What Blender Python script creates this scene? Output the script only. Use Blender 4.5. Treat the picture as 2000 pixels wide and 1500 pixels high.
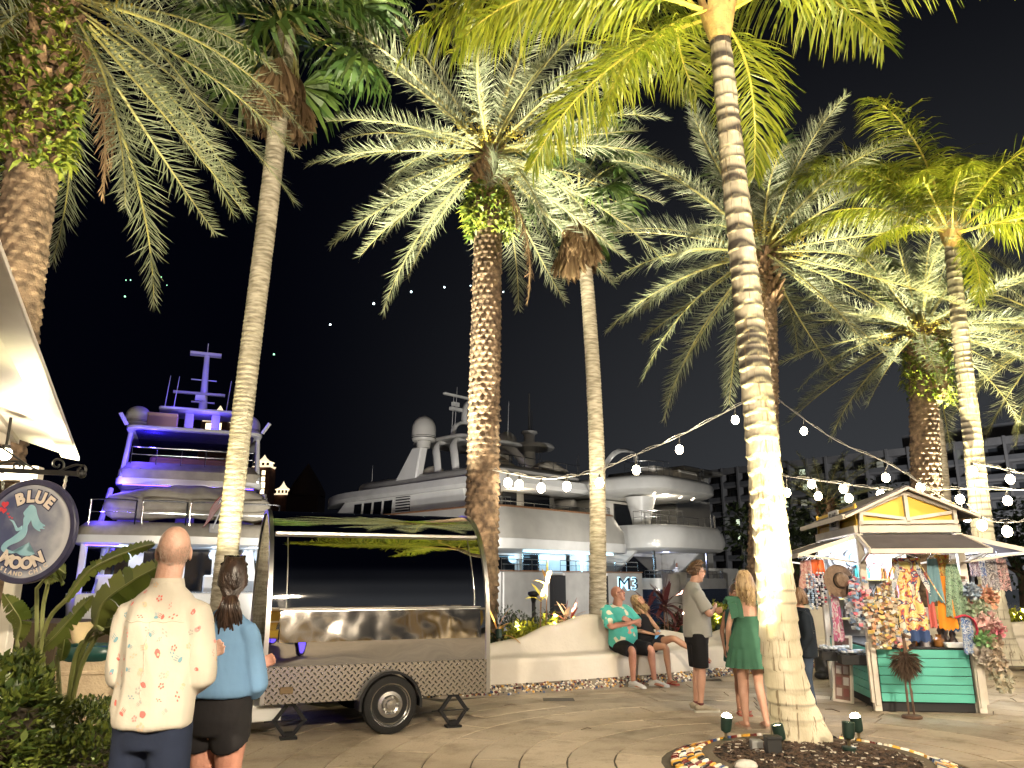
import bpy, bmesh, math, random
import numpy as np
from mathutils import Vector, Matrix, Quaternion, noise
for o in list(bpy.data.objects): bpy.data.objects.remove(o)
R = math.radians
PI = math.pi
rng = random.Random(7)
sc = bpy.context.scene
col = sc.collection
# ---------------------------------------------------------------- camera
CAM_H, PITCH, FPX = 1.55, R(14.4), 1503.0
cam = bpy.data.cameras.new('camera'); cam.sensor_width = 36; cam.lens = FPX/2000*36
cam.clip_start = .05; cam.clip_end = 6000
co = bpy.data.objects.new('camera', cam); col.objects.link(co)
co.location = (0, 0, CAM_H); co.rotation_euler = (PI/2+PITCH, 0, 0); sc.camera = co
# ---------------------------------------------------------------- night sky with the town's glow to the right
W = bpy.data.worlds.new('World'); sc.world = W; W.use_nodes = True
nt = W.node_tree; nt.nodes.clear()
def wn(t, **k):
    n = nt.nodes.new(t)
    for a, b in k.items(): setattr(n, a, b)
    return n
tc = wn('ShaderNodeTexCoord'); sp = wn('ShaderNodeSeparateXYZ'); nt.links.new(tc.outputs['Generated'], sp.inputs[0])
def wmap(src, a, b):
    n = wn('ShaderNodeMapRange', interpolation_type='SMOOTHSTEP'); nt.links.new(src, n.inputs['Value'])
    n.inputs['From Min'].default_value = a; n.inputs['From Max'].default_value = b; return n.outputs[0]
ml = wn('ShaderNodeMath', operation='MULTIPLY')
nt.links.new(wmap(sp.outputs['X'], -.35, .5), ml.inputs[0]); nt.links.new(wmap(sp.outputs['Z'], .75, -.05), ml.inputs[1])
mx = wn('ShaderNodeMixRGB'); nt.links.new(ml.outputs[0], mx.inputs[0])
mx.inputs[1].default_value = (.0007, .0009, .0026, 1); mx.inputs[2].default_value = (.046, .049, .054, 1)
bg = wn('ShaderNodeBackground'); bg.inputs[1].default_value = 1.0
out = wn('ShaderNodeOutputWorld'); nt.links.new(mx.outputs[0], bg.inputs[0]); nt.links.new(bg.outputs[0], out.inputs[0])
sc.view_settings.view_transform = 'Standard'; sc.view_settings.look = 'None'
sc.view_settings.exposure = 0; sc.view_settings.gamma = 1
sc.render.engine = 'CYCLES'
sc.cycles.use_denoising = True
sc.cycles.max_bounces = 6; sc.cycles.diffuse_bounces = 3; sc.cycles.glossy_bounces = 4; sc.cycles.transmission_bounces = 4
sc.cycles.transparent_max_bounces = 6
sc.cycles.sample_clamp_indirect = 4; sc.cycles.sample_clamp_direct = 0
sc.cycles.caustics_reflective = False; sc.cycles.caustics_refractive = False
# ---------------------------------------------------------------- helpers
def P(u, v, Y):
    """world point seen at photo pixel (u, v) at distance Y in front of the camera"""
    a = (u-1000)/FPX; b = -(v-750)/FPX
    d = Vector((a, math.cos(PITCH)-math.sin(PITCH)*b, math.sin(PITCH)+math.cos(PITCH)*b))
    t = Y/d.y
    return Vector((d.x*t, Y, CAM_H+d.z*t))
def G(u, v, z=0):
    a = (u-1000)/FPX; b = -(v-750)/FPX
    d = Vector((a, math.cos(PITCH)-math.sin(PITCH)*b, math.sin(PITCH)+math.cos(PITCH)*b))
    t = (z-CAM_H)/d.z
    return Vector((d.x*t, d.y*t, z))
def sm(x): x = max(0, min(1, x)); return x*x*(3-2*x)
def lerp(a, b, t): return a+(b-a)*t
V = Vector
def frame(t, side):
    t = V(t).normalized(); s = V(side); s = s-t*s.dot(t)
    if s.length < 1e-5: s = V((1, 0, 0)) if abs(t.x) < .9 else V((0, 1, 0)); s = s-t*s.dot(t)
    s.normalize(); return s, t.cross(s)
class MB:
    def __init__(s): s.v = []; s.f = []; s.mi = []; s.cur = 0
    def add(s, vs, fs, M=None):
        b = len(s.v)
        if M is not None: vs = [M@V(v) for v in vs]
        s.v += [tuple(v) for v in vs]; s.f += [tuple(i+b for i in f) for f in fs]; s.mi += [s.cur]*len(fs); return s
    def box(s, c, d, M=None, tx=1, ty=1):
        x, y, z = d[0]/2, d[1]/2, d[2]/2
        vs = [V((a*x*(tx if k > 0 else 1)+c[0], b*y*(ty if k > 0 else 1)+c[1], k*z+c[2])) for k in (-1, 1) for a, b in ((-1, -1), (1, -1), (1, 1), (-1, 1))]
        return s.add(vs, [(3, 2, 1, 0), (4, 5, 6, 7), (0, 1, 5, 4), (1, 2, 6, 5), (2, 3, 7, 6), (3, 0, 4, 7)], M)
    def bar(s, a, b, w, h, up=(0, 0, 1)):
        a = V(a); b = V(b); t = (b-a); S, U = frame(t, V(t).cross(V(up)) if V(t).normalized().cross(V(up)).length > .01 else (1, 0, 0))
        vs = [p+S*(i*w/2)+U*(j*h/2) for p in (a, b) for i, j in ((-1, -1), (1, -1), (1, 1), (-1, 1))]
        return s.add(vs, [(3, 2, 1, 0), (4, 5, 6, 7), (0, 1, 5, 4), (1, 2, 6, 5), (2, 3, 7, 6), (3, 0, 4, 7)])
    def loft(s, pts, rad, side=(1, 0, 0), n=12, cap=True, M=None, closed=False):
        pts = [V(p) for p in pts]; m = len(pts); vs = []; S = V(side)
        for i, p in enumerate(pts):
            if closed: t = pts[(i+1) % m]-pts[i-1]
            else: t = pts[min(i+1, m-1)]-pts[max(i-1, 0)]
            a, b = frame(t, S); r = rad[i] if isinstance(rad, list) else rad
            if isinstance(r, (int, float)): r = (r, r)
            S = a if side is None or True else S
            for k in range(n):
                q = 2*PI*k/n; vs.append(p+a*(math.cos(q)*r[0])+b*(math.sin(q)*r[1]))
        fs = []
        for i in range(m if closed else m-1):
            j = (i+1) % m
            for k in range(n): fs.append((i*n+k, i*n+(k+1) % n, j*n+(k+1) % n, j*n+k))
        if cap and not closed:
            fs.append(tuple(range(n-1, -1, -1))); fs.append(tuple((m-1)*n+k for k in range(n)))
        return s.add(vs, fs, M)
    def tube(s, pts, r, n=6, M=None, side=(.31, .87, .2)): return s.loft(pts, r, side, n, True, M)
    def lathe(s, prof, c=(0, 0, 0), n=20, M=None, cap=True):
        vs = []; fs = []; m = len(prof)
        for r, z in prof:
            for k in range(n):
                q = 2*PI*k/n; vs.append(V((c[0]+r*math.cos(q), c[1]+r*math.sin(q), c[2]+z)))
        for i in range(m-1):
            for k in range(n): fs.append((i*n+k, i*n+(k+1) % n, (i+1)*n+(k+1) % n, (i+1)*n+k))
        if cap: fs.append(tuple(range(n-1, -1, -1))); fs.append(tuple((m-1)*n+k for k in range(n)))
        return s.add(vs, fs, M)
    def ball(s, c, r, n=12, m=8, M=None):
        if isinstance(r, (int, float)): r = (r, r, r)
        vs = [V((c[0], c[1], c[2]-r[2]))]; fs = []
        for i in range(1, m):
            t = -PI/2+PI*i/m
            for k in range(n):
                q = 2*PI*k/n; vs.append(V((c[0]+r[0]*math.cos(t)*math.cos(q), c[1]+r[1]*math.cos(t)*math.sin(q), c[2]+r[2]*math.sin(t))))
        vs.append(V((c[0], c[1], c[2]+r[2])))
        for k in range(n): fs.append((0, 1+(k+1) % n, 1+k))
        for i in range(m-2):
            for k in range(n): fs.append((1+i*n+k, 1+i*n+(k+1) % n, 1+(i+1)*n+(k+1) % n, 1+(i+1)*n+k))
        e = len(vs)-1; b = 1+(m-2)*n
        for k in range(n): fs.append((b+k, b+(k+1) % n, e))
        return s.add(vs, fs, M)
    def prism(s, poly, z0, z1, M=None, ins=0.0):
        """poly: list of 2-D points, counter-clockwise seen from above"""
        n = len(poly); c = V((sum(p[0] for p in poly)/n, sum(p[1] for p in poly)/n))
        top = [(lerp(p[0], c.x, ins), lerp(p[1], c.y, ins)) for p in poly]
        vs = [V((p[0], p[1], z0)) for p in poly]+[V((p[0], p[1], z1)) for p in top]
        fs = [tuple(range(n-1, -1, -1)), tuple(range(n, 2*n))]+[(i, (i+1) % n, n+(i+1) % n, n+i) for i in range(n)]
        return s.add(vs, fs, M)
    def sheet(s, grid, th=0.0, closed_u=False):
        """grid[i][j] of points -> quads; th>0 adds thickness along normals"""
        m = len(grid); n = len(grid[0]); g = [[V(p) for p in r] for r in grid]
        vs = [p for r in g for p in r]; fs = []
        nn = n if closed_u else n-1
        for i in range(m-1):
            for j in range(nn): fs.append((i*n+j, i*n+(j+1) % n, (i+1)*n+(j+1) % n, (i+1)*n+j))
        if th:
            off = []
            for i in range(m):
                for j in range(n):
                    du = g[i][min(j+1, n-1)]-g[i][max(j-1, 0)]; dv = g[min(i+1, m-1)][j]-g[max(i-1, 0)][j]
                    k = du.cross(dv)
                    off.append(g[i][j]-(k.normalized() if k.length > 1e-9 else V((0, 0, 1)))*th)
            b = len(vs); vs += off
            fs += [tuple(b+i for i in reversed(f)) for f in fs]
            ed = [(i*n, (i+1)*n) for i in range(m-1)]+[((i+1)*n+n-1, i*n+n-1) for i in range(m-1)] if not closed_u else []
            ed += [(j+1, j) for j in range(nn) if j+1 < n]+[((m-1)*n+j, (m-1)*n+j+1) for j in range(nn) if j+1 < n]
            for a, c in ed: fs.append((a, c, b+c, b+a))
        return s.add(vs, fs)
    def mesh(s, name, mats, sharp=35, bevel=0, seg=1):
        me = bpy.data.meshes.new(name); me.from_pydata(s.v, [], s.f)
        if not isinstance(mats, (list, tuple)): mats = [mats]
        for m in mats: me.materials.append(m)
        me.polygons.foreach_set('material_index', [min(i, len(mats)-1) for i in s.mi])
        if bevel:
            bm = bmesh.new(); bm.from_mesh(me)
            es = [e for e in bm.edges if len(e.link_faces) == 2 and e.calc_face_angle(0) > R(30)]
            bmesh.ops.bevel(bm, geom=es, offset=bevel, segments=seg, affect='EDGES', clamp_overlap=True); bm.to_mesh(me); bm.free()
        if sharp:
            me.polygons.foreach_set('use_smooth', [True]*len(me.polygons)); me.set_sharp_from_angle(angle=R(sharp))
        me.update(); return me
    def build(s, name, mats, parent=None, sharp=35, bevel=0, seg=1, kind=None, label=None, loc=None):
        return link(name, s.mesh(name, mats, sharp, bevel, seg), parent, kind, label, loc)
def link(name, data, parent=None, kind=None, label=None, loc=None, rot=None, scale=None):
    o = bpy.data.objects.new(name, data); col.objects.link(o)
    if parent is not None: o.parent = parent
    if kind: o['kind'] = kind
    if label: o['label'] = label
    if loc is not None: o.location = loc
    if rot is not None: o.rotation_euler = rot
    if scale is not None: o.scale = (scale,)*3 if isinstance(scale, (int, float)) else scale
    return o
def tag(o, label, cat, group=None):
    o['label'] = label; o['category'] = cat
    if group: o['group'] = group
    return o
def thing(name, label, cat, loc=(0, 0, 0), rz=0, group=None):
    o = bpy.data.objects.new(name, None); col.objects.link(o); o.empty_display_size = .1
    o.location = loc; o.rotation_euler = (0, 0, rz); return tag(o, label, cat, group)
KIDS = {}
def copy_tree(o, parent=None, top=None):
    if top is None:
        top = {}
        for x in bpy.data.objects:
            if x.parent: top.setdefault(x.parent.name, []).append(x)
    c = o.copy(); col.objects.link(c); c.parent = parent
    for ch in top.get(o.name, []): copy_tree(ch, c, top)
    return c
def fuse(mb, voxel, name, mat, parent, it=6, label=None, lump=None, fac=.5):
    """one continuous skin from overlapping closed tubes"""
    me = mb.mesh('tmp', mat, 0); o = bpy.data.objects.new('tmp', me); col.objects.link(o)
    m = o.modifiers.new('r', 'REMESH'); m.mode = 'VOXEL'; m.voxel_size = voxel
    if it: k = o.modifiers.new('s', 'SMOOTH'); k.iterations = it; k.factor = fac
    dg = bpy.context.evaluated_depsgraph_get(); dg.update()
    r = bpy.data.meshes.new_from_object(o.evaluated_get(dg)); r.name = name
    bpy.data.objects.remove(o); bpy.data.meshes.remove(me)
    n = len(r.vertices); c = np.empty(n*3); r.vertices.foreach_get('co', c)
    if lump:
        no = np.empty(n*3); r.vertices.foreach_get('normal', no); c = c.reshape(-1, 3); no = no.reshape(-1, 3)
        a, fr, st = lump
        d = np.array([noise.noise(V((p[0]*fr*st[0], p[1]*fr*st[1], p[2]*fr*st[2]))) for p in c])*a
        c = (c+no*d[:, None]).ravel(); r.vertices.foreach_set('co', c)
    r.polygons.foreach_set('use_smooth', [True]*len(r.polygons))
    if not r.materials: r.materials.append(mat)
    r.update(); return link(name, r, parent, None, label)
# ---------------------------------------------------------------- materials
MATS = {}
def mat(name, c, c2=None, sc_=6, rough=.6, metal=0, bump=0, bs=40, emit=0, ec=None, trans=0, det=4, spec=.5, stretch=(1, 1, 1), c3=None, lo=.35, hi=.65, coat=0):
    if name in MATS: return MATS[name]
    m = bpy.data.materials.new(name); m.use_nodes = True; t = m.node_tree; b = t.nodes['Principled BSDF']
    b.inputs['Base Color'].default_value = (*c, 1); b.inputs['Roughness'].default_value = rough; b.inputs['Metallic'].default_value = metal
    b.inputs['Specular IOR Level'].default_value = spec
    if coat: b.inputs['Coat Weight'].default_value = coat; b.inputs['Coat Roughness'].default_value = .08
    def N(ty): return t.nodes.new(ty)
    co_ = None
    if c2 or bump:
        tc = N('ShaderNodeTexCoord'); mp = N('ShaderNodeMapping'); mp.inputs['Scale'].default_value = stretch
        t.links.new(tc.outputs['Object'], mp.inputs[0]); co_ = mp.outputs[0]
    if c2:
        nz = N('ShaderNodeTexNoise'); nz.inputs['Scale'].default_value = sc_; nz.inputs['Detail'].default_value = det; t.links.new(co_, nz.inputs['Vector'])
        cr = N('ShaderNodeValToRGB'); cr.color_ramp.elements[0].position = lo; cr.color_ramp.elements[1].position = hi
        cr.color_ramp.elements[0].color = (*c, 1); cr.color_ramp.elements[1].color = (*c2, 1)
        if c3: e = cr.color_ramp.elements.new((lo+hi)/2); e.color = (*c3, 1)
        t.links.new(nz.outputs['Fac'], cr.inputs[0]); t.links.new(cr.outputs[0], b.inputs['Base Color'])
    if bump:
        nb = N('ShaderNodeTexNoise'); nb.inputs['Scale'].default_value = bs; nb.inputs['Detail'].default_value = 5; t.links.new(co_, nb.inputs['Vector'])
        bp = N('ShaderNodeBump'); bp.inputs['Strength'].default_value = bump; bp.inputs['Distance'].default_value = .02
        t.links.new(nb.outputs['Fac'], bp.inputs['Height']); t.links.new(bp.outputs[0], b.inputs['Normal'])
    if emit:
        b.inputs['Emission Color'].default_value = (*(ec or c), 1); b.inputs['Emission Strength'].default_value = emit
    if trans:
        tr = N('ShaderNodeBsdfTranslucent'); mxs = N('ShaderNodeMixShader'); mxs.inputs[0].default_value = trans
        if c2: t.links.new(cr.outputs[0], tr.inputs[0])
        else: tr.inputs[0].default_value = (*c, 1)
        o_ = t.nodes['Material Output']; t.links.new(b.outputs[0], mxs.inputs[1]); t.links.new(tr.outputs[0], mxs.inputs[2]); t.links.new(mxs.outputs[0], o_.inputs[0])
    MATS[name] = m; return m
def leafmat(name, c, c2, trans=.3, rough=.45):
    """leaf colour that differs from leaf to leaf"""
    m = mat(name, c, c2, 1.5, rough, trans=trans); t = m.node_tree
    oi = t.nodes.new('ShaderNodeNewGeometry')
    cr = [n for n in t.nodes if n.type == 'VALTORGB'][0]
    ad = t.nodes.new('ShaderNodeMath'); ad.operation = 'MULTIPLY_ADD'; ad.inputs[1].default_value = .5
    nz = [n for n in t.nodes if n.type == 'TEX_NOISE'][0]; sb = t.nodes.new('ShaderNodeMath'); sb.operation = 'MULTIPLY'; sb.inputs[1].default_value = .5
    t.links.new(nz.outputs['Fac'], sb.inputs[0]); t.links.new(oi.outputs['Random Per Island'], ad.inputs[0]); t.links.new(sb.outputs[0], ad.inputs[2]); t.links.new(ad.outputs[0], cr.inputs[0])
    return m
def lamp(name, kind, loc, power, c=(1, .8, .55), size=.05, aim=None, angle=60, blend=.6, parent=None):
    l = bpy.data.lights.new(name, kind); l.energy = power; l.color = c
    if kind in ('POINT', 'SPOT'): l.shadow_soft_size = size
    if kind == 'SPOT': l.spot_size = R(angle); l.spot_blend = blend
    if kind == 'AREA': l.size = size
    o = bpy.data.objects.new(name, l); col.objects.link(o); o.location = loc
    if aim is not None: o.rotation_euler = (V(aim)-V(loc)).to_track_quat('-Z', 'Y').to_euler()
    if parent is not None: o.parent = parent
    return o
# ================================================================ SETTING
ground_m = mat('paving_mortar', (.045, .036, .026), (.08, .066, .05), 3, .8, bump=.3, bs=30)
MB().box((10, 0, -.762), (160, 52, 1.5)).build('ground', ground_m, kind='structure')
wm = mat('harbour_water', (.004, .006, .01), rough=.06, bump=.6, bs=1.2)
MB().add([(-3000, 26.01, -1.6), (3000, 26.01, -1.6), (3000, 5000, -1.6), (-3000, 5000, -1.6)], [(0, 1, 2, 3)]).build('water', wm, kind='structure')
MB().box((0, 26.6, -.55), (150, 1.2, .9)).build('quay', mat('quay_concrete', (.25, .24, .22), (.18, .17, .16), 2, .8), kind='structure')
# ---- paving: curved slabs laid in rings round the palm bed
def slab_mat():
    m = mat('paving_slab', (.29, .23, .16), (.50, .42, .315), .8, .5, bump=.5, bs=38, det=9, lo=.27, hi=.72); t = m.node_tree
    b = t.nodes['Principled BSDF']; cr = [n for n in t.nodes if n.type == 'VALTORGB'][0]; mp = [n for n in t.nodes if n.type == 'MAPPING'][0]
    def N(k, **q):
        n = t.nodes.new(k)
        for a, v in q.items(): setattr(n, a, v)
        return n
    oi = N('ShaderNodeObjectInfo'); hs = N('ShaderNodeHueSaturation'); mr = N('ShaderNodeMapRange'); mr.inputs[3].default_value = .76; mr.inputs[4].default_value = 1.14
    t.links.new(oi.outputs['Random'], mr.inputs[0]); t.links.new(mr.outputs[0], hs.inputs['Value']); t.links.new(cr.outputs[0], hs.inputs['Color'])
    # dark speckled stains and pits
    n2 = N('ShaderNodeTexNoise'); n2.inputs['Scale'].default_value = 16; n2.inputs['Detail'].default_value = 8; n2.inputs['Roughness'].default_value = .75; t.links.new(mp.outputs[0], n2.inputs[0])
    n3 = N('ShaderNodeTexNoise'); n3.inputs['Scale'].default_value = 1.1; n3.inputs['Detail'].default_value = 3; t.links.new(mp.outputs[0], n3.inputs[0])
    a = N('ShaderNodeMapRange'); a.inputs[1].default_value = .555; a.inputs[2].default_value = .66; t.links.new(n2.outputs[0], a.inputs[0])
    c = N('ShaderNodeMapRange'); c.inputs[1].default_value = .45; c.inputs[2].default_value = .62; t.links.new(n3.outputs[0], c.inputs[0])
    mu = N('ShaderNodeMath', operation='MULTIPLY'); t.links.new(a.outputs[0], mu.inputs[0]); t.links.new(c.outputs[0], mu.inputs[1])
    mu2 = N('ShaderNodeMath', operation='MULTIPLY'); mu2.inputs[1].default_value = .9; t.links.new(mu.outputs[0], mu2.inputs[0])
    mi = N('ShaderNodeMixRGB'); mi.inputs[2].default_value = (.055, .04, .026, 1); t.links.new(mu2.outputs[0], mi.inputs[0]); t.links.new(hs.outputs[0], mi.inputs[1])
    n4 = N('ShaderNodeTexNoise'); n4.inputs['Scale'].default_value = 2.3; n4.inputs['Detail'].default_value = 6; n4.inputs['Roughness'].default_value = .65; t.links.new(mp.outputs[0], n4.inputs[0])
    d = N('ShaderNodeMapRange'); d.inputs[1].default_value = .5; d.inputs[2].default_value = .72; d.inputs[4].default_value = .8; t.links.new(n4.outputs[0], d.inputs[0])
    mj = N('ShaderNodeMixRGB', blend_type='MULTIPLY'); mj.inputs[2].default_value = (.42, .38, .33, 1); t.links.new(d.outputs[0], mj.inputs[0]); t.links.new(mi.outputs[0], mj.inputs[1])
    t.links.new(mj.outputs[0], b.inputs['Base Color'])
    rr = N('ShaderNodeMapRange'); rr.inputs[3].default_value = .34; rr.inputs[4].default_value = .62; t.links.new(n4.outputs[0], rr.inputs[0]); t.links.new(rr.outputs[0], b.inputs['Roughness'])
    return m
slabm = slab_mat()
C0 = V((2.62, 7.28))                                    # middle of the near palm bed
paving = bpy.data.objects.new('paving', None); col.objects.link(paving); paving['kind'] = 'structure'
WALL = [(-2.75, 10.95), (-.3, 11.62), (.75, 12.1), (2.4, 13.0), (3.65, 13.95), (5.75, 15.25), (8, 16.0), (9.8, 16.1), (12.5, 15.6), (16, 14.6)]
def crom(pts, n):
    o = []; m = len(pts)
    for i in range(m-1):
        p0, p1, p2, p3 = [V(pts[max(0, min(m-1, i+k))]) for k in (-1, 0, 1, 2)]
        for k in range(n):
            t = k/n; o.append(.5*((2*p1)+(p2-p0)*t+(2*p0-5*p1+4*p2-p3)*t*t+(-p0+3*p1-3*p2+p3)*t**3))
    o.append(V(pts[-1])); return o
def wall_y(x):
    for a, b in zip(WALL, WALL[1:]):
        if a[0] <= x <= b[0]: return lerp(a[1], b[1], (x-a[0])/(b[0]-a[0]))
    return 16
def inview(x, y, m=.9):
    t = .9686*y-.2487*CAM_H
    if t < 1: return False
    u = x/t; v = (.9686*-CAM_H-.2487*y)/t
    return abs(u) < .665+m/t and v > -.5-m/t
slabs = []
r = 1.3; k = 0
while r < 17:
    w = .42 if r < 8 else .62
    n = max(6, int(2*PI*(r+w/2)/(1.35 if r < 8 else 1.7))); ph = rng.random()*6
    for i in range(n):
        a0 = ph+2*PI*i/n; a1 = ph+2*PI*(i+1)/n; am = (a0+a1)/2; x, y = C0.x+(r+w/2)*math.cos(am), C0.y+(r+w/2)*math.sin(am)
        if not inview(x, y) or y > wall_y(x)-.05 or y < 4.6: continue
        slabs.append((math.hypot(x, y), r, w, a0, a1))
    r += w
slabs.sort()
rest = MB()
def slab_mb(mb, r, w, a0, a1):
    g = .009; q = max(2, int((a1-a0)*r/.22)); pts = []
    for j in range(q+1): a = lerp(a0+g/r, a1-g/r, j/q); pts.append((C0.x+(r+g)*math.cos(a), C0.y+(r+g)*math.sin(a)))
    o = [(C0.x+(r+w-g)*math.cos(a), C0.y+(r+w-g)*math.sin(a)) for a in [lerp(a0+g/r, a1-g/r, j/q) for j in range(q+1)]]
    z = rng.uniform(-.002, .002)
    mb.prism(o+pts[::-1], -.014, z)
for i, (d, r, w, a0, a1) in enumerate(slabs):
    if i < 295: mb = MB(); slab_mb(mb, r, w, a0, a1); mb.build('paving_slab', slabm, paving, sharp=20)
    else: slab_mb(rest, r, w, a0, a1)
if rest.v: rest.build('paving_slab_field', slabm, paving, sharp=20, kind='stuff')
# dry leaf stalks and a drain lid lying on the paving
MB().box((.63, 11.15, .004), (.42, .26, .006)).build('drain_cover', mat('drain_iron', (.05, .045, .04), rough=.6, bump=.4, bs=60), kind='thing')
tag(bpy.data.objects['drain_cover'], 'dark flat drain cover set in the paving before the bench wall', 'drain cover')
for (u, v, a, l, w_) in ((1610, 1410, 1.2, .3, 'in front of the kiosk left corner'), (1985, 1370, 1.3, .25, 'at the far right of the paving'), (1940, 1395, 1.0, .2, 'right of the kiosk front corner'), (1640, 1390, 2.2, .2, 'beside the kiosk left side'), (985, 1378, .1, .16, 'near the trailer right jack'), (1395, 1330, 2.4, .22, 'behind the standing man'), (1135, 1425, .3, .12, 'in the middle of the plaza')):
    p = G(u, v, .006); mb = MB(); q = p+V((math.cos(a), math.sin(a), 0))*l; mb.tube([p, (p+q)/2+V((.01, .02, .012)), q+V((0, 0, .004))], [.004, .006, .003], 5)
    o = mb.build('dry_leaf_stalk', mat('dry_stalk', (.09, .06, .035), rough=.8)); tag(o, 'thin dry brown leaf stalk lying '+w_, 'twig', 'dry leaf stalks on the paving')
# ---- round bed of the near palm: mound of mulch and its ring of set stones
bed = thing('palm_bed', 'round raised mulch bed ringed with coloured stones under the big coconut palm', 'planter', (C0.x, C0.y, 0)); bed.scale = (.94, .94, .94)
soil = mat('mulch', (.012, .008, .005), (.05, .03, .018), 30, .95, bump=1.0, bs=60)
gr = []
for i in range(26):
    rr = 1.02*i/25; gr.append([(rr*math.cos(2*PI*k/64), rr*math.sin(2*PI*k/64), .055+.05*(1-(rr/1.02)**2)+.025*noise.noise(V((rr*math.cos(2*PI*k/64)*7, rr*math.sin(2*PI*k/64)*7, 0)))) for k in range(64)])
mb = MB(); mb.sheet(gr, closed_u=True); mb.build('mulch', soil, bed, 60, kind='stuff')
chips = MB(); chips2 = MB()
for i in range(1500):
    a = rng.random()*2*PI; rr = .98*math.sqrt(rng.random()); z = .07+.05*(1-(rr/1.02)**2)
    M = Matrix.Translation((rr*math.cos(a), rr*math.sin(a), z)) @ Matrix.Rotation(rng.random()*6, 4, 'Z') @ Matrix.Rotation(rng.uniform(-.6, .6), 4, 'X')
    (chips2 if rng.random() < .1 else chips).box((0, 0, 0), (rng.uniform(.02, .07), rng.uniform(.006, .02), .008), M)
chips.build('bark_chips', mat('bark_chip', (.035, .02, .012), (.09, .055, .035), 9, .9), bed, 0, kind='stuff')
chips2.build('pale_chips', mat('pale_chip', (.4, .36, .3), rough=.9), bed, 0, kind='stuff')
STC = [mat('stone_'+n, c, rough=.28, bump=.2, bs=30) for n, c in (('cream', (.62, .55, .42)), ('oxblood', (.12, .014, .012)), ('ochre', (.55, .30, .04)), ('black', (.012, .012, .014)), ('white', (.7, .68, .62)), ('blue', (.03, .06, .16)))]
def pebble_mesh(i, m):
    q = random.Random(i); mb = MB()
    pts = [(math.cos(2*PI*k/7)*q.uniform(.8, 1.1), math.sin(2*PI*k/7)*q.uniform(.8, 1.1)) for k in range(7)]
    mb.prism([(a*.042, b*.02) for a, b in pts], -.03, .012); n = len(mb.v)
    mb.prism([(a*.042, b*.02) for a, b in pts], .012, .022, ins=.3)
    return mb.mesh('stone', m, 40)
SM = [pebble_mesh(i, STC[i % 6]) for i in range(24)]
def wmx(q): x = q.random(); return 0 if x < .3 else 1 if x < .48 else 2 if x < .63 else 3 if x < .82 else 4 if x < .94 else 5
cnt = 0; far = MB(); 
for j, rr in enumerate((1.26, 1.185, 1.115, 1.045)):
    n = int(2*PI*rr/.064)
    for i in range(n):
        a = 2*PI*(i+.5*(j % 2))/n+rng.uniform(-.012, .012); z = .012+.020*j
        ci = wmx(rng); x, y = rr*math.cos(a), rr*math.sin(a)
        me = SM[ci+6*rng.randrange(4)]
        tilt = Matrix.Rotation(a+PI, 4, 'Z') @ Matrix.Rotation(-.28, 4, 'Y') @ Matrix.Rotation(rng.uniform(-.25, .25), 4, 'Z')
        front = math.sin(a) < .55 or abs(math.cos(a)) > .8
        if front and cnt < 290:
            cnt += 1; o = link('stone', me, bed); o.matrix_local = Matrix.Translation((x, y, z)) @ tilt @ Matrix.Scale(rng.uniform(.85, 1.15), 4)
        else: far.cur = ci; far.box((0, 0, 0), (.08, .035, .05), Matrix.Translation((x, y, z)) @ tilt)
far.build('stone_row', STC, bed, 40, kind='stuff')
mb = MB(); mb.lathe([(1.29, -.02), (1.29, .008), (1.0, .085), (.9, .085), (.9, -.02)], n=64); mb.build('bed_kerb', mat('bed_mortar', (.11, .085, .055), rough=.9, bump=.6, bs=40), bed, 40)
o = MB().ball((-.72, -.45, .1), (.1, .07, .05), 9, 6).build('white_rock', mat('rock_white', (.5, .48, .43), (.3, .28, .24), 12, .8)); o.location = (C0.x, C0.y, 0)
tag(o, 'small pale rock lying on the mulch left of the big palm trunk', 'rock')
# ---- white stucco bench wall with a waving back and a pebble foot
stuc = mat('stucco', (.50, .455, .385), (.585, .54, .47), 2.2, .8, bump=.35, bs=18, det=8, lo=.3, hi=.7)
wall = thing('bench_wall', 'white stucco bench wall with waving back along the planting bed', 'wall')
path = crom(WALL, 12); N_ = len(path)
HX = [(-6.2, .62), (-3, .6), (-.3, .62), (.4, .70), (1.0, .90), (1.6, 1.04), (2.1, .98), (2.9, .76), (3.8, .62), (4.5, .74), (5.3, 1.0), (6.2, 1.1), (7.3, .85), (8.6, .70), (10, .72), (12, .9), (16, .7)]
def hgt(x):
    for a, b in zip(HX, HX[1:]):
        if a[0] <= x <= b[0]: return lerp(a[1], b[1], sm((x-a[0])/(b[0]-a[0])))
    return .7
def wnorm(i):
    t = (path[min(i+1, N_-1)]-path[max(i-1, 0)]).normalized(); return V((-t.y, t.x))
grid = []
for i, p in enumerate(path):
    n = wnorm(i); h = hgt(p.x+.1)
    prof = [(0, 0), (0, .06), (-.005, .41), (.01, .455), (.045, .475), (.30, .478), (.38, .488), (.42, .52), (.45, max(.54, h-.08)), (.48, max(.55, h-.025)), (.53, h), (.60, h), (.65, h-.02), (.68, h-.08), (.69, .2)]
    grid.append([(p.x+n.x*a, p.y+n.y*a, z) for a, z in prof])
mb = MB(); mb.sheet(grid); mb.f = [f[::-1] for f in mb.f]; mb.build('wall_body', stuc, wall, 50)
peb = MB(); core = MB(); g2 = []
for i, p in enumerate(path):
    n = wnorm(i); g2.append([(p.x+n.x*a, p.y+n.y*a, z) for a, z in ((.01, .135), (-.03, .13), (-.13, .01), (-.13, -.01))])
core.sheet(g2); core.f = [f[::-1] for f in core.f]; core.build('pebble_mortar', mat('pebble_mortar', (.20, .17, .13), rough=.9), wall, 50)
acc = 0
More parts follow.
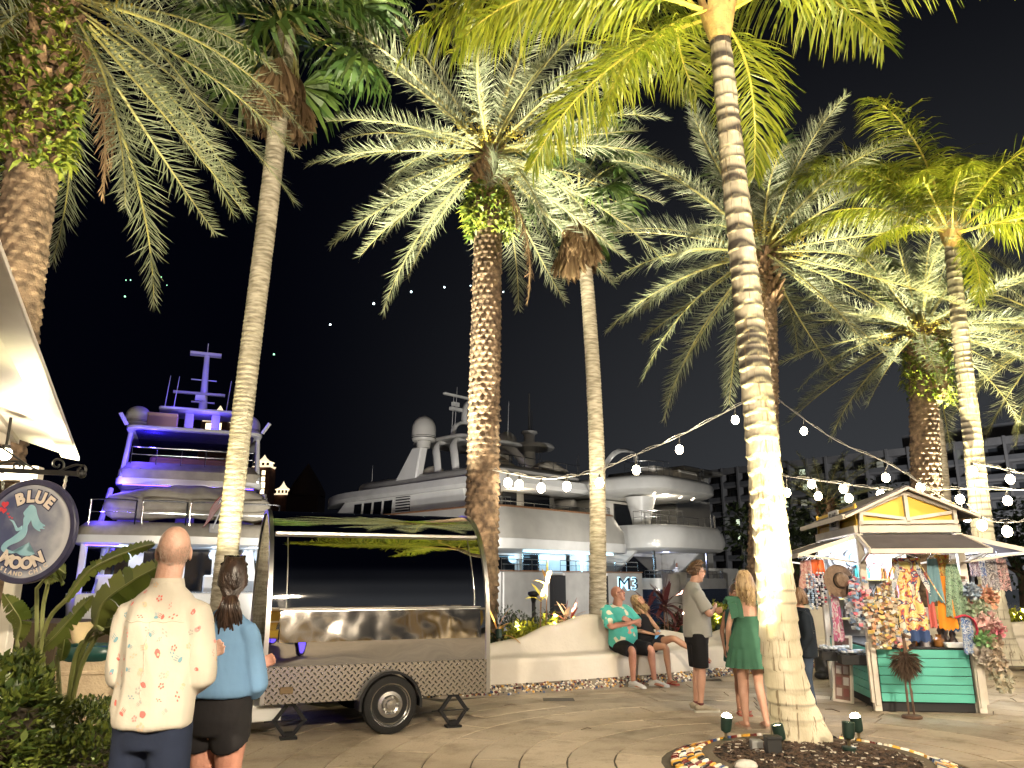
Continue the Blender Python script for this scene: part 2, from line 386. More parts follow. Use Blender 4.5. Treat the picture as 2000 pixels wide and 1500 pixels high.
for i in range(N_-1):
    p, q = path[i], path[i+1]; L = (q-p).length; n = wnorm(i)
    if p.x < -1.5 or p.x > 11: continue
    for _ in range(int(L/.034*4.6)):
        s = rng.random(); a = rng.random(); w = p.lerp(q, s)+n*(-.03-.1*a); z = .132-.118*a
        peb.cur = wmx(rng); rr = rng.uniform(.014, .024)
        peb.ball((w.x, w.y, z), (rr, rr*.9, rr*.8), 5, 4)
peb.build('pebble_skirt', STC, wall, 60, kind='stuff')
# planting soil behind the wall
g3 = []
for i, p in enumerate(path):
    n = wnorm(i); g3.append([(p.x+n.x*a, p.y+n.y*a, .38+.05*noise.noise(V((p.x*2, a*3, 1)))) for a in (.66, 1.2, 2.0, 3.0, 4.2)])
mb = MB(); mb.sheet(g3); mb.f = [f[::-1] for f in mb.f]; mb.build('planting_soil', soil, kind='stuff')
# ================================================================ MIRROR-POLISHED FOOD TRAILER
def chrome(name, rough, wav, wsc, c=(.88, .87, .85)):
    m = mat(name, c, rough=rough, metal=1); t = m.node_tree; b = t.nodes['Principled BSDF']
    tc = t.nodes.new('ShaderNodeTexCoord'); nz = t.nodes.new('ShaderNodeTexNoise'); nz.inputs['Scale'].default_value = wsc; nz.inputs['Detail'].default_value = 1.0
    bp = t.nodes.new('ShaderNodeBump'); bp.inputs['Strength'].default_value = wav; bp.inputs['Distance'].default_value = .1
    t.links.new(tc.outputs['Object'], nz.inputs[0]); t.links.new(nz.outputs[0], bp.inputs['Height']); t.links.new(bp.outputs[0], b.inputs['Normal']); return m
mirror = chrome('polished_steel', .022, .07, 1.7)
satin = chrome('satin_steel', .11, .34, 2.9, (.46, .43, .39))
alu = mat('aluminium_trim', (.72, .71, .68), rough=.28, metal=1)
def plate_mat():
    m = mat('diamond_plate', (.70, .67, .62), rough=.24, metal=1); t = m.node_tree; b = t.nodes['Principled BSDF']
    tc = t.nodes.new('ShaderNodeTexCoord'); sp = t.nodes.new('ShaderNodeSeparateXYZ'); t.links.new(tc.outputs['Object'], sp.inputs[0])
    def M(op, a, b_=None, k=None):
        n = t.nodes.new('ShaderNodeMath'); n.operation = op
        for i, x in enumerate((a, b_, k)):
            if x is None: continue
            if isinstance(x, (int, float)): n.inputs[i].default_value = x
            else: t.links.new(x, n.inputs[i])
        return n.outputs[0]
    u = M('MULTIPLY', M('ADD', sp.outputs[0], sp.outputs[2]), 14.5); v = M('MULTIPLY', M('SUBTRACT', sp.outputs[0], sp.outputs[2]), 14.5)
    fu = M('SUBTRACT', M('FRACT', u), .5); fv = M('SUBTRACT', M('FRACT', v), .5)
    par = M('FRACT', M('MULTIPLY', M('ADD', M('FLOOR', u), M('FLOOR', v)), .5))        # 0 or .5: bars alternate in direction
    sw = M('GREATER_THAN', par, .25)
    inv = M('SUBTRACT', 1, sw)
    la = M('ADD', M('MULTIPLY', fu, sw), M('MULTIPLY', fv, inv)); wa = M('ADD', M('MULTIPLY', fv, sw), M('MULTIPLY', fu, inv))
    d = M('ADD', M('MULTIPLY', M('POWER', la, 2), 5.2), M('MULTIPLY', M('POWER', wa, 2), 34))
    h = M('MAXIMUM', M('SUBTRACT', 1, d), 0)
    bp = t.nodes.new('ShaderNodeBump'); bp.inputs['Strength'].default_value = 1; bp.inputs['Distance'].default_value = .07
    t.links.new(h, bp.inputs['Height']); t.links.new(bp.outputs[0], b.inputs['Normal']); return m
plate = plate_mat()
blk = mat('black_steel', (.006, .006, .007), rough=.5, spec=.2); rub = mat('tyre_rubber', (.007, .007, .007), rough=.75, bump=.3, bs=80, spec=.2)
T = thing('food_trailer', 'mirror polished steel food trailer on two wheels with rounded roof and shut serving hatch', 'trailer', (-2.53, 8.3, 0), R(22.5))
TL, TD, ZB, ZS, ZT = 2.45, 1.9, .345, 1.06, 2.36
def tprof(o=0, n=26):
    """outline of the trailer's end (y, z), front bottom over the roof to back bottom; o = outward offset"""
    p = [(-o, ZB), (-o, .7), (-o, .9), (-o, ZS)]
    for i in range(1, n):
        a = PI*i/n; c, s = math.cos(a), math.sin(a); e = 2/2.08
        p.append((TD/2-(TD/2+o)*math.copysign(abs(c)**e, c), ZS+(ZT+o-ZS)*abs(s)**e))
    return p+[(TD+o, ZS), (TD+o, .9), (TD+o, ZB)]
pr = tprof()
mb = MB(); mb.sheet([[(x, y, z) for y, z in pr] for x in (0, .4, .8, 1.2, 1.6, 2.0, TL)])
mb.build('body_shell', mirror, T, 30)
for x, s in ((0, 0), (TL, 1)):
    f = MB(); vs = [(x, y, z) for y, z in pr]; f.add(vs, [tuple(range(len(vs)))[::-1] if s else tuple(range(len(vs)))]); f.build('end_panel', mirror, T, 0)
    t = MB(); a = tprof(.018); b_ = tprof(-.03); x0, x1 = (x-.012, x+.035) if not s else (x-.035, x+.012)
    t.sheet([[(x0, y, z) for y, z in b_], [(x0, y, z) for y, z in a], [(x1, y, z) for y, z in a], [(x1, y, z) for y, z in b_]]); t.build('edge_trim', alu, T, 30)
def pidx(z):                                             # front-side profile y at height z
    for (y0, z0), (y1, z1) in zip(pr, pr[1:]):
        if z0 <= z <= z1 and z1 > z0: return lerp(y0, y1, (z-z0)/(z1-z0))
    return 0
hz = [1.285+.735*i/20 for i in range(21)]
h = MB(); h.sheet([[(x, pidx(z)-.012, z+.004) for z in hz] for x in (.2, .7, 1.2, 1.7, 2.26)], th=.008); h.f = [f for f in h.f]
h.build('serving_hatch', mirror, T, 30)
for x in (.185, 2.275): fr = MB(); fr.tube([(x, pidx(z)-.012, z) for z in hz], .0045, 6); fr.build('hatch_frame', alu, T)
MB().bar((.05, pidx(2.07)-.016, 2.07), (TL-.05, pidx(2.07)-.016, 2.07), .04, .04).build('awning_rail', alu, T, 30, .006)
MB().bar((.12, pidx(1.272)-.010, 1.272), (TL-.1, pidx(1.272)-.010, 1.272), .010, .010).build('body_seam', alu, T, 30)
fl = MB(); fl.sheet([[(x, pidx(z)-.05+.03*(z-.94)/.3-.006*math.sin(x*4+z*5), z) for z in (.94, 1.0, 1.06, 1.12, 1.18, 1.245)] for x in [.13+2.2*i/24 for i in range(25)]], th=.02)
fl.build('counter_flap', satin, T, 30)
hg = MB(); hg.tube([(.15, pidx(1.25)-.016, 1.25), (2.3, pidx(1.25)-.016, 1.25)], .008, 8); hg.build('flap_hinge', alu, T)
# diamond plate skirt with the wheel opening cut out
WX, WR = 1.31, .29
arch = [(WX+.335*math.cos(PI*k/16), WR+.335*math.sin(PI*k/16)) for k in range(17)]
arch = [p for p in arch if p[1] > ZB]
top = [(TL-.03, .70), (.03, .70)]
sk = MB()
xs = [.03+(TL-.06)*i/60 for i in range(61)]
def archz(x): d = .335**2-(x-WX)**2; return max(ZB, WR+math.sqrt(d)) if d > 0 else ZB
sk.sheet([[(x, -.02, min(.70, archz(x))), (x, -.02, .70)] for x in sorted(xs+[WX-.335, WX-.3349, WX+.3349, WX+.335])], th=-.012)
sk.build('diamond_plate_skirt', plate, T, 0)
MB().box((TL/2, .95, ZB+.02), (TL-.04, TD-.06, .06)).build('chassis', blk, T, 30)
o = MB().box((.24, -.03, .475), (.13, .012, .065)).build('side_reflector', mat('reflector_amber', (.16, .11, .06), rough=.25), T, 30, .004)
MB().box((.02, .35, .25), (.4, .5, .16)).build('tool_tray', mat('white_enamel', (.55, .55, .53), rough=.4), T, 30, .01)
fd = MB()
ra = [(WX+.312*math.cos(PI*k/20*1.08-.12), WR+.0+.312*math.sin(PI*k/20*1.08-.12)) for k in range(21)]
rb = [(WX+.338*math.cos(PI*k/20*1.08-.12), WR+.0+.338*math.sin(PI*k/20*1.08-.12)) for k in range(21)]
fd.sheet([[(x, -.13, z) for x, z in ra], [(x, -.13, z) for x, z in rb], [(x, .14, z) for x, z in rb], [(x, .14, z) for x, z in ra]])
fd.add([(x, .14, z) for x, z in ra], [tuple(range(21))])
fd.build('wheel_arch', blk, T, 30)
def wheel(y, sgn):
    Mx = Matrix.Translation((WX, y, WR)) @ Matrix.Rotation(PI/2*sgn, 4, 'X') @ Matrix.Diagonal((.866, .866, .95, 1)); Mr = Mx @ Matrix.Diagonal((1.12, 1.12, 1, 1))
    ty = MB(); ty.lathe([(.232, -.075), (.248, -.09), (.29, -.092), (.325, -.078), (.335, -.05), (.335, .05), (.325, .078), (.29, .092), (.248, .09), (.238, .075), (.234, .06), (.232, -.075)], n=48, M=Mx, cap=False)
    w = ty.build('wheel', rub, T, 35)
    gv = MB()
    for k in range(3): gv.lathe([(.3365, -.04+.033*k), (.3375, -.03+.033*k), (.3365, -.02+.033*k)], n=48, M=Mx)
    gv.build('tread', rub, w, 35)
    rm = MB(); rm.lathe([(.0, -.03), (.205, -.03), (.205, .06), (.21, .082), (.222, .09), (.215, .07), (.19, .045), (.185, .02), (.15, .035), (.135, .06), (.10, .065), (.075, .05), (.05, .05), (.045, .085), (.0, .088)], n=40, M=Mr)
    rm.build('rim', mat('wheel_steel', (.55, .55, .54), rough=.25, metal=1), w, 30)
    lg = MB()
    for k in range(5): a = 2*PI*k/5; lg.lathe([(.014, 0), (.014, .03), (.008, .036)], (.078*math.cos(a), .078*math.sin(a), .045), 6, Mr)
    lg.build('wheel_nuts', alu, w, 30, kind='stuff')
    hl = MB()
    for k in range(8): a = 2*PI*(k+.5)/8; hl.lathe([(.018, 0), (.018, .012)], (.165*math.cos(a), .165*math.sin(a), .024), 10, Mr)
    hl.build('rim_holes', blk, w, 30, kind='stuff')
wheel(-.03, 1); wheel(TD-.1, -1)
MB().tube([(WX, 0, WR-.02), (WX, TD-.1, WR-.02)], .03, 8).build('axle', blk, T)
def jack(x, y):
    a = MB(); w = .15; h = .31
    for sx in (-1, 1):
        a.bar((x+sx*.03, y, .02), (x+sx*w, y, .02+h/2), .035, .03, (0, 1, 0)); a.bar((x+sx*w, y-.005, .02+h/2), (x+sx*.03, y-.005, .02+h), .04, .03, (0, 1, 0))
        a.lathe([(.022, -.03), (.022, .03)], n=8, M=Matrix.Translation((x+sx*w, y, .02+h/2)) @ Matrix.Rotation(PI/2, 4, 'X'))
    a.bar((x-w-.10, y, .02+h/2), (x+w+.04, y, .02+h/2), .012, .012)
    a.box((x, y, .012), (.17, .12, .024)); a.box((x, y, .045), (.09, .07, .05)); a.box((x, y, .02+h), (.11, .09, .03))
    a.build('stabiliser_jack', blk, T, 30, .003)
jack(.30, .06); jack(2.06, .06); jack(.30, TD-.1); jack(2.06, TD-.1)
# ================================================================ PALMS
date_leaf = leafmat('date_leaf', (.105, .124, .072), (.235, .256, .172), .25, .5)
coco_leaf = leafmat('coconut_leaf', (.11, .150, .012), (.27, .29, .03), .42, .38)
fan_leaf = leafmat('fan_leaf', (.035, .075, .015), (.09, .14, .03), .3, .45)
dead_leaf = leafmat('dead_leaf', (.11, .065, .03), (.24, .16, .085), .25, .8)
rach_m = mat('frond_stalk', (.32, .30, .10), (.22, .20, .07), 3, .5)
rach_c = mat('coconut_stalk', (.34, .30, .05), (.45, .36, .07), 3, .45)
boot_m = mat('leaf_boot', (.10, .055, .028), (.22, .14, .075), 8, .85, bump=.6, bs=30)
fern_m = leafmat('fern_leaf', (.07, .115, .012), (.22, .25, .03), .35, .5)
fruit_m = mat('date_fruit', (.34, .26, .03), (.20, .17, .02), 30, .5)
def frond_mesh(seed, L, e0, droop, n, ll, fwd, vang, hang, wid, stalk, lm, pet=.14, tuft=.18, twist=0.0, pw=1.5):
    q = random.Random(seed); mb = MB(); S = 22; pts = []; tan = []; p = V((0, 0, 0))
    for i in range(S+1):
        s = i/S; a = R(e0)-R(droop)*s**pw; az = R(twist)*s*s; t = V((math.cos(a)*math.cos(az), math.cos(a)*math.sin(az), math.sin(a))); pts.append(p.copy()); tan.append(t); p = p+t*(L/S)
    mb.cur = 1
    mb.loft(pts, [(.030*(1-s/S)**.8*L/3.6+.004, .018*(1-s/S)+.003) for s in range(S+1)], (0, 1, 0), 5)
    mb.cur = 0
    for i in range(n):
        s = pet+(1-pet)*(i+.5)/n; f = s*S; k = min(S-1, int(f)); c = pts[k].lerp(pts[k+1], f-k); t = tan[k]; side = V((0, 1, 0)); side = (side-t*side.dot(t)).normalized(); up = side.cross(t)*-1
        if up.z < 0 and abs(e0) < 60: up = -up
        x = (s-pet)/(1-pet); l = ll*(max(.25, math.sin(PI*min(1, x*.80+.17)))**.7)*(1 if x > .06 else .6)
        for sg in (-1, 1):
            fa = R(fwd+q.gauss(0, 10)+tuft*100*x*x); va = R(vang+q.gauss(0, 13)); lq = l*q.uniform(.82, 1.12)
            d = (side*sg*math.cos(fa)+t*math.sin(fa)); d = (d*math.cos(va)+up*math.sin(va)).normalized()
            w = wid*q.uniform(.8, 1.15); wv = d.cross(up); wv = wv.normalized() if wv.length > .01 else t
            wv = (wv+up*q.uniform(-.5, .5)).normalized()
            m_ = 3 if hang > .2 else 2; pp = c.copy(); vs = [pp-wv*w*.35, pp+wv*w*.35]; dd = d.copy()
            for j in range(1, m_+1):
                dd = (dd+V((0, 0, -1))*hang*(j/m_)*q.uniform(.7, 1.2)).normalized(); pp = pp+dd*lq/m_
                if j < m_: vs += [pp-wv*w*.5, pp+wv*w*.5]
                else: vs.append(pp)
            fs = [(2*j, 2*j+1, 2*j+3, 2*j+2) for j in range(m_-1)]+[(2*m_-2, 2*m_-1, 2*m_)]
            mb.add(vs, fs)
    return mb.mesh('frond', [lm, stalk], 0)
DF = {}
for e, dr in ((84, 40), (66, 48), (46, 52), (28, 52), (10, 46), (-10, 40), (-34, 34), (-58, 22)):
    DF[e] = [frond_mesh(e*7+k, 3.75+.1*k, e, dr*.72+11*k-10, 118, .52, 38, 26-13*k, .07, .016, rach_m, date_leaf, twist=(-16, 18, 4)[k], pw=(1.5, 1.9, 1.2)[k]) for k in (0, 1, 2)]
DD = [frond_mesh(900+k, 3.3, -50-12*k, 40, 80, .34, 62, -6, .22, .014, dead_leaf, dead_leaf) for k in (0, 1)]
CF = {}
for e, dr in ((75, 75), (48, 85), (22, 78), (0, 66), (-30, 45), (-55, 30)):
    CF[e] = [frond_mesh(300+e*3+k, 3.9, e, dr+12*k, 126, .98, 30, -2, .52, .027, rach_c, coco_leaf, pet=.16, tuft=.22, twist=(-18, 20)[k]) for k in (0, 1)]
def trunk(mb, pts, radf, n=40, step=.05, fn=None, seed=0):
    """tapered trunk whose surface relief comes from fn(height, angle)"""
    c = crom(pts, 24); L = [0]
    for a, b in zip(c, c[1:]): L.append(L[-1]+(b-a).length)
    m = int(L[-1]/step); g = []
    for i in range(m+1):
        d = L[-1]*i/m; k = max(j for j in range(len(L)) if L[j] <= d+1e-9); k = min(k, len(c)-2)
        p = c[k].lerp(c[k+1], (d-L[k])/max(1e-6, L[k+1]-L[k])); r = radf(d/L[-1])
        g.append([(p.x+(r+(fn(d, 2*PI*j/n, r) if fn else 0))*math.cos(2*PI*j/n), p.y+(r+(fn(d, 2*PI*j/n, r) if fn else 0))*math.sin(2*PI*j/n), p.z) for j in range(n)])
    mb.sheet(g, closed_u=True); return c
def date_rel(d, a, r):
    """diamond leaf scars"""
    u = a/(2*PI)*13; v = d/.115
    x, y = u+v*.5, v*.5*2-u*0
    row = math.floor(v); uu = (u+.5*(row % 2)) % 1-.5; vv = v-row
    jit = noise.noise(V((math.floor(uu*0+u+.5*(row % 2))*1.7+.3, row*2.3+.4, 5)))
    vv = min(1, max(0, vv+jit*.22)); h = (1+jit*.9)*max(0, 1-abs(uu)*2.0)*(1-vv)**.6 if vv > .12 else max(0, 1-abs(uu)*2)*vv/.12
    return .044*h+.012*noise.noise(V((math.cos(a)*4, math.sin(a)*4, d*9)))
def ring_rel(seed, gap, amp):
    q = random.Random(seed); rings = [0]
    while rings[-1] < 14: rings.append(rings[-1]+gap*q.uniform(.7, 1.35))
    ra = np.array(rings)
    def f(d, a, r):
        w = .045*noise.noise(V((math.cos(a)*1.6, math.sin(a)*1.6, d*.7+seed)))*gap/.14
        dd = d+w; k = np.searchsorted(ra, dd)-1; t = (dd-ra[k])/(ra[min(k+1, len(ra)-1)]-ra[k])
        return amp*(1-t)*(1 if t > .08 else t/.08)+.004*noise.noise(V((math.cos(a)*6, math.sin(a)*6, d*3)))
    return f, rings
date_bark = mat('date_bark', (.045, .028, .017), (.17, .115, .072), 7, .9, bump=.9, bs=45, det=8)
palm_bark = mat('palm_bark', (.24, .21, .15), (.56, .51, .40), 5, .75, bump=.8, bs=22, stretch=(1, 1, 5), det=8)
def coco_bark(name, rings_gap, lo, hi, dark=(.035, .028, .022)):
    """pale bark with dark ring scars and fine upright cracks; smaller numbers of rings at the foot"""
    m = mat(name, lo, hi, 3, .75, bump=.55, bs=38, stretch=(1.4, 1.4, .35), det=9); t = m.node_tree; b = t.nodes['Principled BSDF']; cr = [n for n in t.nodes if n.type == 'VALTORGB'][0]
    tc = [n for n in t.nodes if n.type == 'TEX_COORD'][0]
    at = t.nodes.new('ShaderNodeAttribute'); at.attribute_name = 'scar'
    mi = t.nodes.new('ShaderNodeMixRGB'); mi.inputs[2].default_value = (*dark, 1); t.links.new(at.outputs['Fac'], mi.inputs[0]); t.links.new(cr.outputs[0], mi.inputs[1]); 
    mp = t.nodes.new('ShaderNodeMapping'); mp.inputs['Scale'].default_value = (26, 26, 1.1); t.links.new(tc.outputs['Object'], mp.inputs[0])
    vo = t.nodes.new('ShaderNodeTexNoise'); vo.inputs['Scale'].default_value = 1.0; vo.inputs['Detail'].default_value = 3; vo.inputs['Distortion'].default_value = .6; t.links.new(mp.outputs[0], vo.inputs[0])
    ck = t.nodes.new('ShaderNodeMapRange'); ck.inputs[1].default_value = .36; ck.inputs[2].default_value = .42; ck.inputs[3].default_value = .8; ck.inputs[4].default_value = 0; t.links.new(vo.outputs[0], ck.inputs[0])
    m2 = t.nodes.new('ShaderNodeMixRGB'); m2.inputs[2].default_value = (lo[0]*.32, lo[1]*.26, lo[2]*.2, 1); t.links.new(ck.outputs[0], m2.inputs[0]); t.links.new(mi.outputs[0], m2.inputs[1]); t.links.new(m2.outputs[0], b.inputs['Base Color']); return m
def scar_attr(o, pts, fn_scar):
    me = o.data; n = len(me.vertices); c = np.empty(n*3); me.vertices.foreach_get('co', c); c = c.reshape(-1, 3)
    a = me.attributes.new('scar', 'FLOAT', 'POINT'); a.data.foreach_set('value', [fn_scar(p) for p in c])
def fern(mb, c, s, q, n=7):
    for k in range(n):
        a = q.random()*6.28; e = q.uniform(-.5, 1.1); d = V((math.cos(a)*math.cos(e), math.sin(a)*math.cos(e), math.sin(e))); l = s*q.uniform(.5, 1.2); wv = d.cross(V((0, 0, 1))).normalized()*l*.13
        m_ = c+d*l*.55; e_ = c+d*l+V((0, 0, -l*.35)); mb.add([c-wv*.3, c+wv*.3, m_+wv, m_-wv, e_], [(0, 1, 2, 3), (3, 2, 4)])
def date_palm(base, top, label, r0=.24, r1=.22, nf=44, seed=1, scale=1.0, boots=1.0, fernz=None, dead=(), spread=None, fruit=True, az0=0, blen=1.3):
    q = random.Random(seed); base = V(base); top = V(top); root = thing('date_palm', label, 'palm tree', base, 0, 'date palms along the marina walk')
    h = (top-base); mb = MB(); mid = h*.5+V((q.uniform(-.1, .1), q.uniform(-.1, .1), 0))
    trunk(mb, [(0, 0, -.1), tuple(mid), tuple(h-V((0, 0, .25)))], lambda s: lerp(r0*1.12, r1, s) if s > .05 else r0*lerp(1.5, 1.12, s/.05), 72, .022, date_rel)
    mb.build('trunk', date_bark, root, 60)
    # boots: cut leaf bases under the crown
    bm_ = MB()
    for i in range(int(90*boots)):
        s = i/(90*boots); z = -blen+blen*1.05*s; a = i*2.39996; rr = r1*(1.0+.45*math.sin(PI*min(1, s*1.0+.1))*boots); o = h+V((math.cos(a)*rr*.7, math.sin(a)*rr*.7, z)); d = V((math.cos(a)*.7, math.sin(a)*.7, 1.0)).normalized(); l = q.uniform(.16, .30)
        bm_.loft([o, o+d*l*.6, o+d*l+V((math.cos(a), math.sin(a), 0))*.03], [(.075, .035), (.055, .028), (.035, .018)], (-math.sin(a), math.cos(a), 0), 5)
    bm_.build('leaf_boots', boot_m, root, 40)
    if fernz:
        f = MB()
        for i in range(int(fernz[2])):
            s = q.random(); z = lerp(fernz[0], fernz[1], s); a = q.random()*6.28; rr = r1*lerp(1.0, fernz[3], math.sin(PI*min(1, .15+.75*s))); fern(f, h+V((math.cos(a)*rr, math.sin(a)*rr, z)), .2, q, 6)
        f.build('fern_tufts', fern_m, root, 0, kind='stuff')
    if fruit:
        f = MB(); st = MB()
        for i in range(9):
            a = i*2.4+seed; o = h+V((math.cos(a)*.2, math.sin(a)*.2, .05)); e = o+V((math.cos(a)*q.uniform(.45, .8), math.sin(a)*q.uniform(.45, .8), q.uniform(-.25, .25)))*scale
            st.tube([o, (o+e)/2+V((0, 0, .15)), e], .014, 5)
            for k in range(70):
                p = e+V((q.gauss(0, .13), q.gauss(0, .13), q.gauss(-.08, .14)))*scale; f.ball(p, q.uniform(.014, .024), 4, 3)
        fo = f.build('fruit_clusters', fruit_m, root, 60, kind='stuff'); st.build('fruit_stalks', rach_c, root)
    es = sorted(DF)
    nf = int(nf*1.3)
    for i in range(nf):
        s = (i+.5)/nf; want = lerp(88, -46, s**.82)+q.gauss(0, 5)
        if spread: want = lerp(spread[0], spread[1], s**.85)+q.gauss(0, 5)
        e = min(es, key=lambda x: abs(x-want)); a = az0+i*2.39996+q.gauss(0, .12)
        o = link('frond', q.choice(DF[e]), root); k = scale*q.uniform(.88, 1.08)*(.9 if e > 60 else 1)
        o.matrix_local = Matrix.Translation(h+V((math.cos(a)*.13, math.sin(a)*.13, -.12+.25*(1-s)))) @ Matrix.Rotation(a, 4, 'Z') @ Matrix.Rotation(-R(want-e), 4, 'Y') @ Matrix.Rotation(q.gauss(0, .22), 4, 'X') @ Matrix.Scale(k, 4)
    for a, k in dead:
        o = link('dead_frond', q.choice(DD), root); o.matrix_local = Matrix.Translation(h+V((math.cos(a)*.2, math.sin(a)*.2, -.4))) @ Matrix.Rotation(a, 4, 'Z') @ Matrix.Scale(k*scale, 4)
    return root
def coco_palm(pts, label, r0, r1, fronds, seed, bark, gap=.13, amp=.02, scale=1.0, flare=1.5, scar_from=1.2):
    """fronds: list of (azimuth deg, elevation, scale)"""
    q = random.Random(seed); base = V(pts[0]); root = thing('coconut_palm', label, 'palm tree', base, 0, 'coconut palms on the plaza')
    loc = [tuple(V(p)-base) for p in pts]; fn, rings = ring_rel(seed, gap, amp)
    mb = MB(); c = trunk(mb, loc, lambda s: lerp(r0, r1, s**.8)+(r0*(flare-1)*max(0, 1-s/.09)**2), 56, .02, fn, seed)
    o = mb.build('trunk', bark, root, 60)
    ra = np.array(rings); zt = loc[-1][2]; Ls = sum((V(b)-V(a)).length for a, b in zip(c, c[1:]))/zt
    def scar(p):
        d = p[2]*Ls; a = math.atan2(p[1], p[0]); k = max(0, np.searchsorted(ra, d)-1); g = ra[min(k+1, len(ra)-1)]-ra[k]; t = (d-ra[k])
        nn = noise.noise(V((p[0]*3.5, p[1]*3.5, p[2]*2.3+seed)))
        grow = sm((d-scar_from)/3.0)
        w = (.010+.075*grow)*(1+1.1*nn); v = max(0, 1-min(t, g-t*0)/max(.004, w)) if t < w else 0
        return min(1, v*1.6)*(.55+.45*grow)+grow*.45*sm(nn*1.8)
    scar_attr(o, None, scar)
    h = V(loc[-1]); sh = MB()
    for i in range(9):
        a = i*2.4; sh.loft([h+V((math.cos(a)*.06, math.sin(a)*.06, -.25)), h+V((math.cos(a)*.13, math.sin(a)*.13, .0)), h+V((math.cos(a)*.2, math.sin(a)*.2, .3))], [(.10, .05), (.10, .04), (.05, .03)], (-math.sin(a), math.cos(a), 0), 6)
    sh.build('leaf_sheaths', mat('sheath', (.28, .17, .06), (.40, .30, .10), 9, .7, bump=.5), root, 50)
    es = sorted(CF)
    for (azd, e_, k) in fronds:
        e = min(es, key=lambda x: abs(x-e_)); a = R(azd)
        o = link('frond', q.choice(CF[e]), root)
        o.matrix_local = Matrix.Translation(h+V((math.cos(a)*.12, math.sin(a)*.12, .12))) @ Matrix.Rotation(a, 4, 'Z') @ Matrix.Rotation(-R(e_-e), 4, 'Y') @ Matrix.Rotation(q.gauss(0, .18), 4, 'X') @ Matrix.Scale(scale*k, 4)
    return root
def fan_mesh(seed, lm, rad=.95, droop=.5, sp=128):
    q = random.Random(seed); mb = MB(); n = 34; mb.cur = 0; hub = V((1.0, 0, 0))
    for i in range(n):
        a = R(-sp+2*sp*i/(n-1))+q.gauss(0, .03); d = V((math.cos(a), math.sin(a), .12*math.cos(2*i))); l = rad*(1-.25*abs(i/(n-1)-.5))*q.uniform(.9, 1.05)
        wv = V((-math.sin(a), math.cos(a), (-1)**i*.35)).normalized(); m_ = hub+d*l*.5; e_ = hub+d*l*.78+V((0, 0, -l*droop*.35)); t_ = e_+d*l*.1+V((0, 0, -l*droop*q.uniform(.4, .9)))
        w = .055; mb.add([hub, m_-wv*w, m_+wv*w, e_-wv*w*.55, e_+wv*w*.55, t_], [(0, 1, 2), (1, 3, 4, 2), (3, 5, 4)])
    mb.cur = 1; mb.loft([(0, 0, 0), (.5, 0, .05), (1.0, 0, 0)], [(.03, .015), (.02, .012), (.012, .01)], (0, 1, 0), 5)
    return mb.mesh('fan_frond', [lm, rach_m], 0)
FF = [fan_mesh(k, fan_leaf) for k in (1, 2)]; FD = [fan_mesh(k, dead_leaf, 1.1, .06, 30) for k in (5, 6, 7)]
def fan_palm(pts, label, r0, r1, nf, nd, seed, scale=1.0):
    q = random.Random(seed); base = V(pts[0]); root = thing('fan_palm', label, 'palm tree', base, 0, 'slim fan palms behind the plaza')
    loc = [tuple(V(p)-base) for p in pts]; fn, rings = ring_rel(seed+40, .07, .014)
    mb = MB(); trunk(mb, loc, lambda s: lerp(r0, r1, s)+(r0*.35*max(0, 1-s/.06)**2), 36, .02, fn); mb.build('trunk', palm_bark, root, 60)
    h = V(loc[-1])
    for i in range(nf+nd):
        d = i >= nf; s = (i+.5)/nf if not d else 0; a = i*2.39996; e = lerp(75, -40, s) if not d else q.uniform(-93, -76)
        o = link('dead_frond' if d else 'frond', q.choice(FD if d else FF), root); z = .1 if not d else .25-.75*q.random()
        o.matrix_local = Matrix.Translation(h+V((math.cos(a)*.12, math.sin(a)*.12, z))) @ Matrix.Rotation(a, 4, 'Z') @ Matrix.Rotation(-R(e), 4, 'Y') @ Matrix.Rotation(q.uniform(-.5, .5), 4, 'X') @ Matrix.Scale(scale*q.uniform(.85, 1.1)*(1 if not d else .8), 4)
    return root
def gz(p, z=0.3): return V((p.x, p.y, z))
# near left, its crown cut by the top of the picture
date_palm(gz(P(38, 760, 9.0), 0), P(112, -8, 8.8), 'big date palm at far left, thick fern-covered boots above the shop eave', .27, .27, 40, 3, 1.0, 1.6, (-2.7, -.25, 420, 1.75), [(-.45, 1.0), (-.25, .8)], spread=(70, -58), blen=2.6)
# middle
date_palm(gz(P(938, 1110, 14.2)), P(957, 300, 14.2), 'tall date palm behind the food trailer with bright green fern collar below crown', .27, .25, 46, 11, 1.0, 1.0, (-1.9, -.8, 240, 1.95), [(-.55, .95), (-1.0, .6)], az0=.3)
date_palm(gz(P(1478, 1170, 16.0)), P(1490, 492, 16.0), 'date palm whose trunk hides behind the ringed coconut trunk', .26, .25, 42, 23, 1.05, 1.0, None, [(-2.0, .5)], spread=(88, -42), az0=1.1)
date_palm(gz(P(1812, 1130, 17.5)), P(1800, 640, 17.5), 'date palm beyond the kiosk roof with shaggy fern collar', .30, .27, 40, 31, .92, 1.3, (-1.9, -.3, 260, 1.9), [], spread=(80, -34), az0=.6, blen=1.8)
date_palm(gz(P(2085, 1130, 20)), P(2070, 640, 20), 'date palm at the right edge of the picture with only fronds showing', .28, .26, 36, 37, 1.0, 1.0, None, [], spread=(80, -50), az0=2)
date_palm(gz(P(1616, 1130, 27), 0), P(1614, 985, 27), 'small young date palm in front of the far hotel', .2, .2, 22, 41, .62, 1.0, None, [], spread=(84, 5), fruit=False, blen=.6)
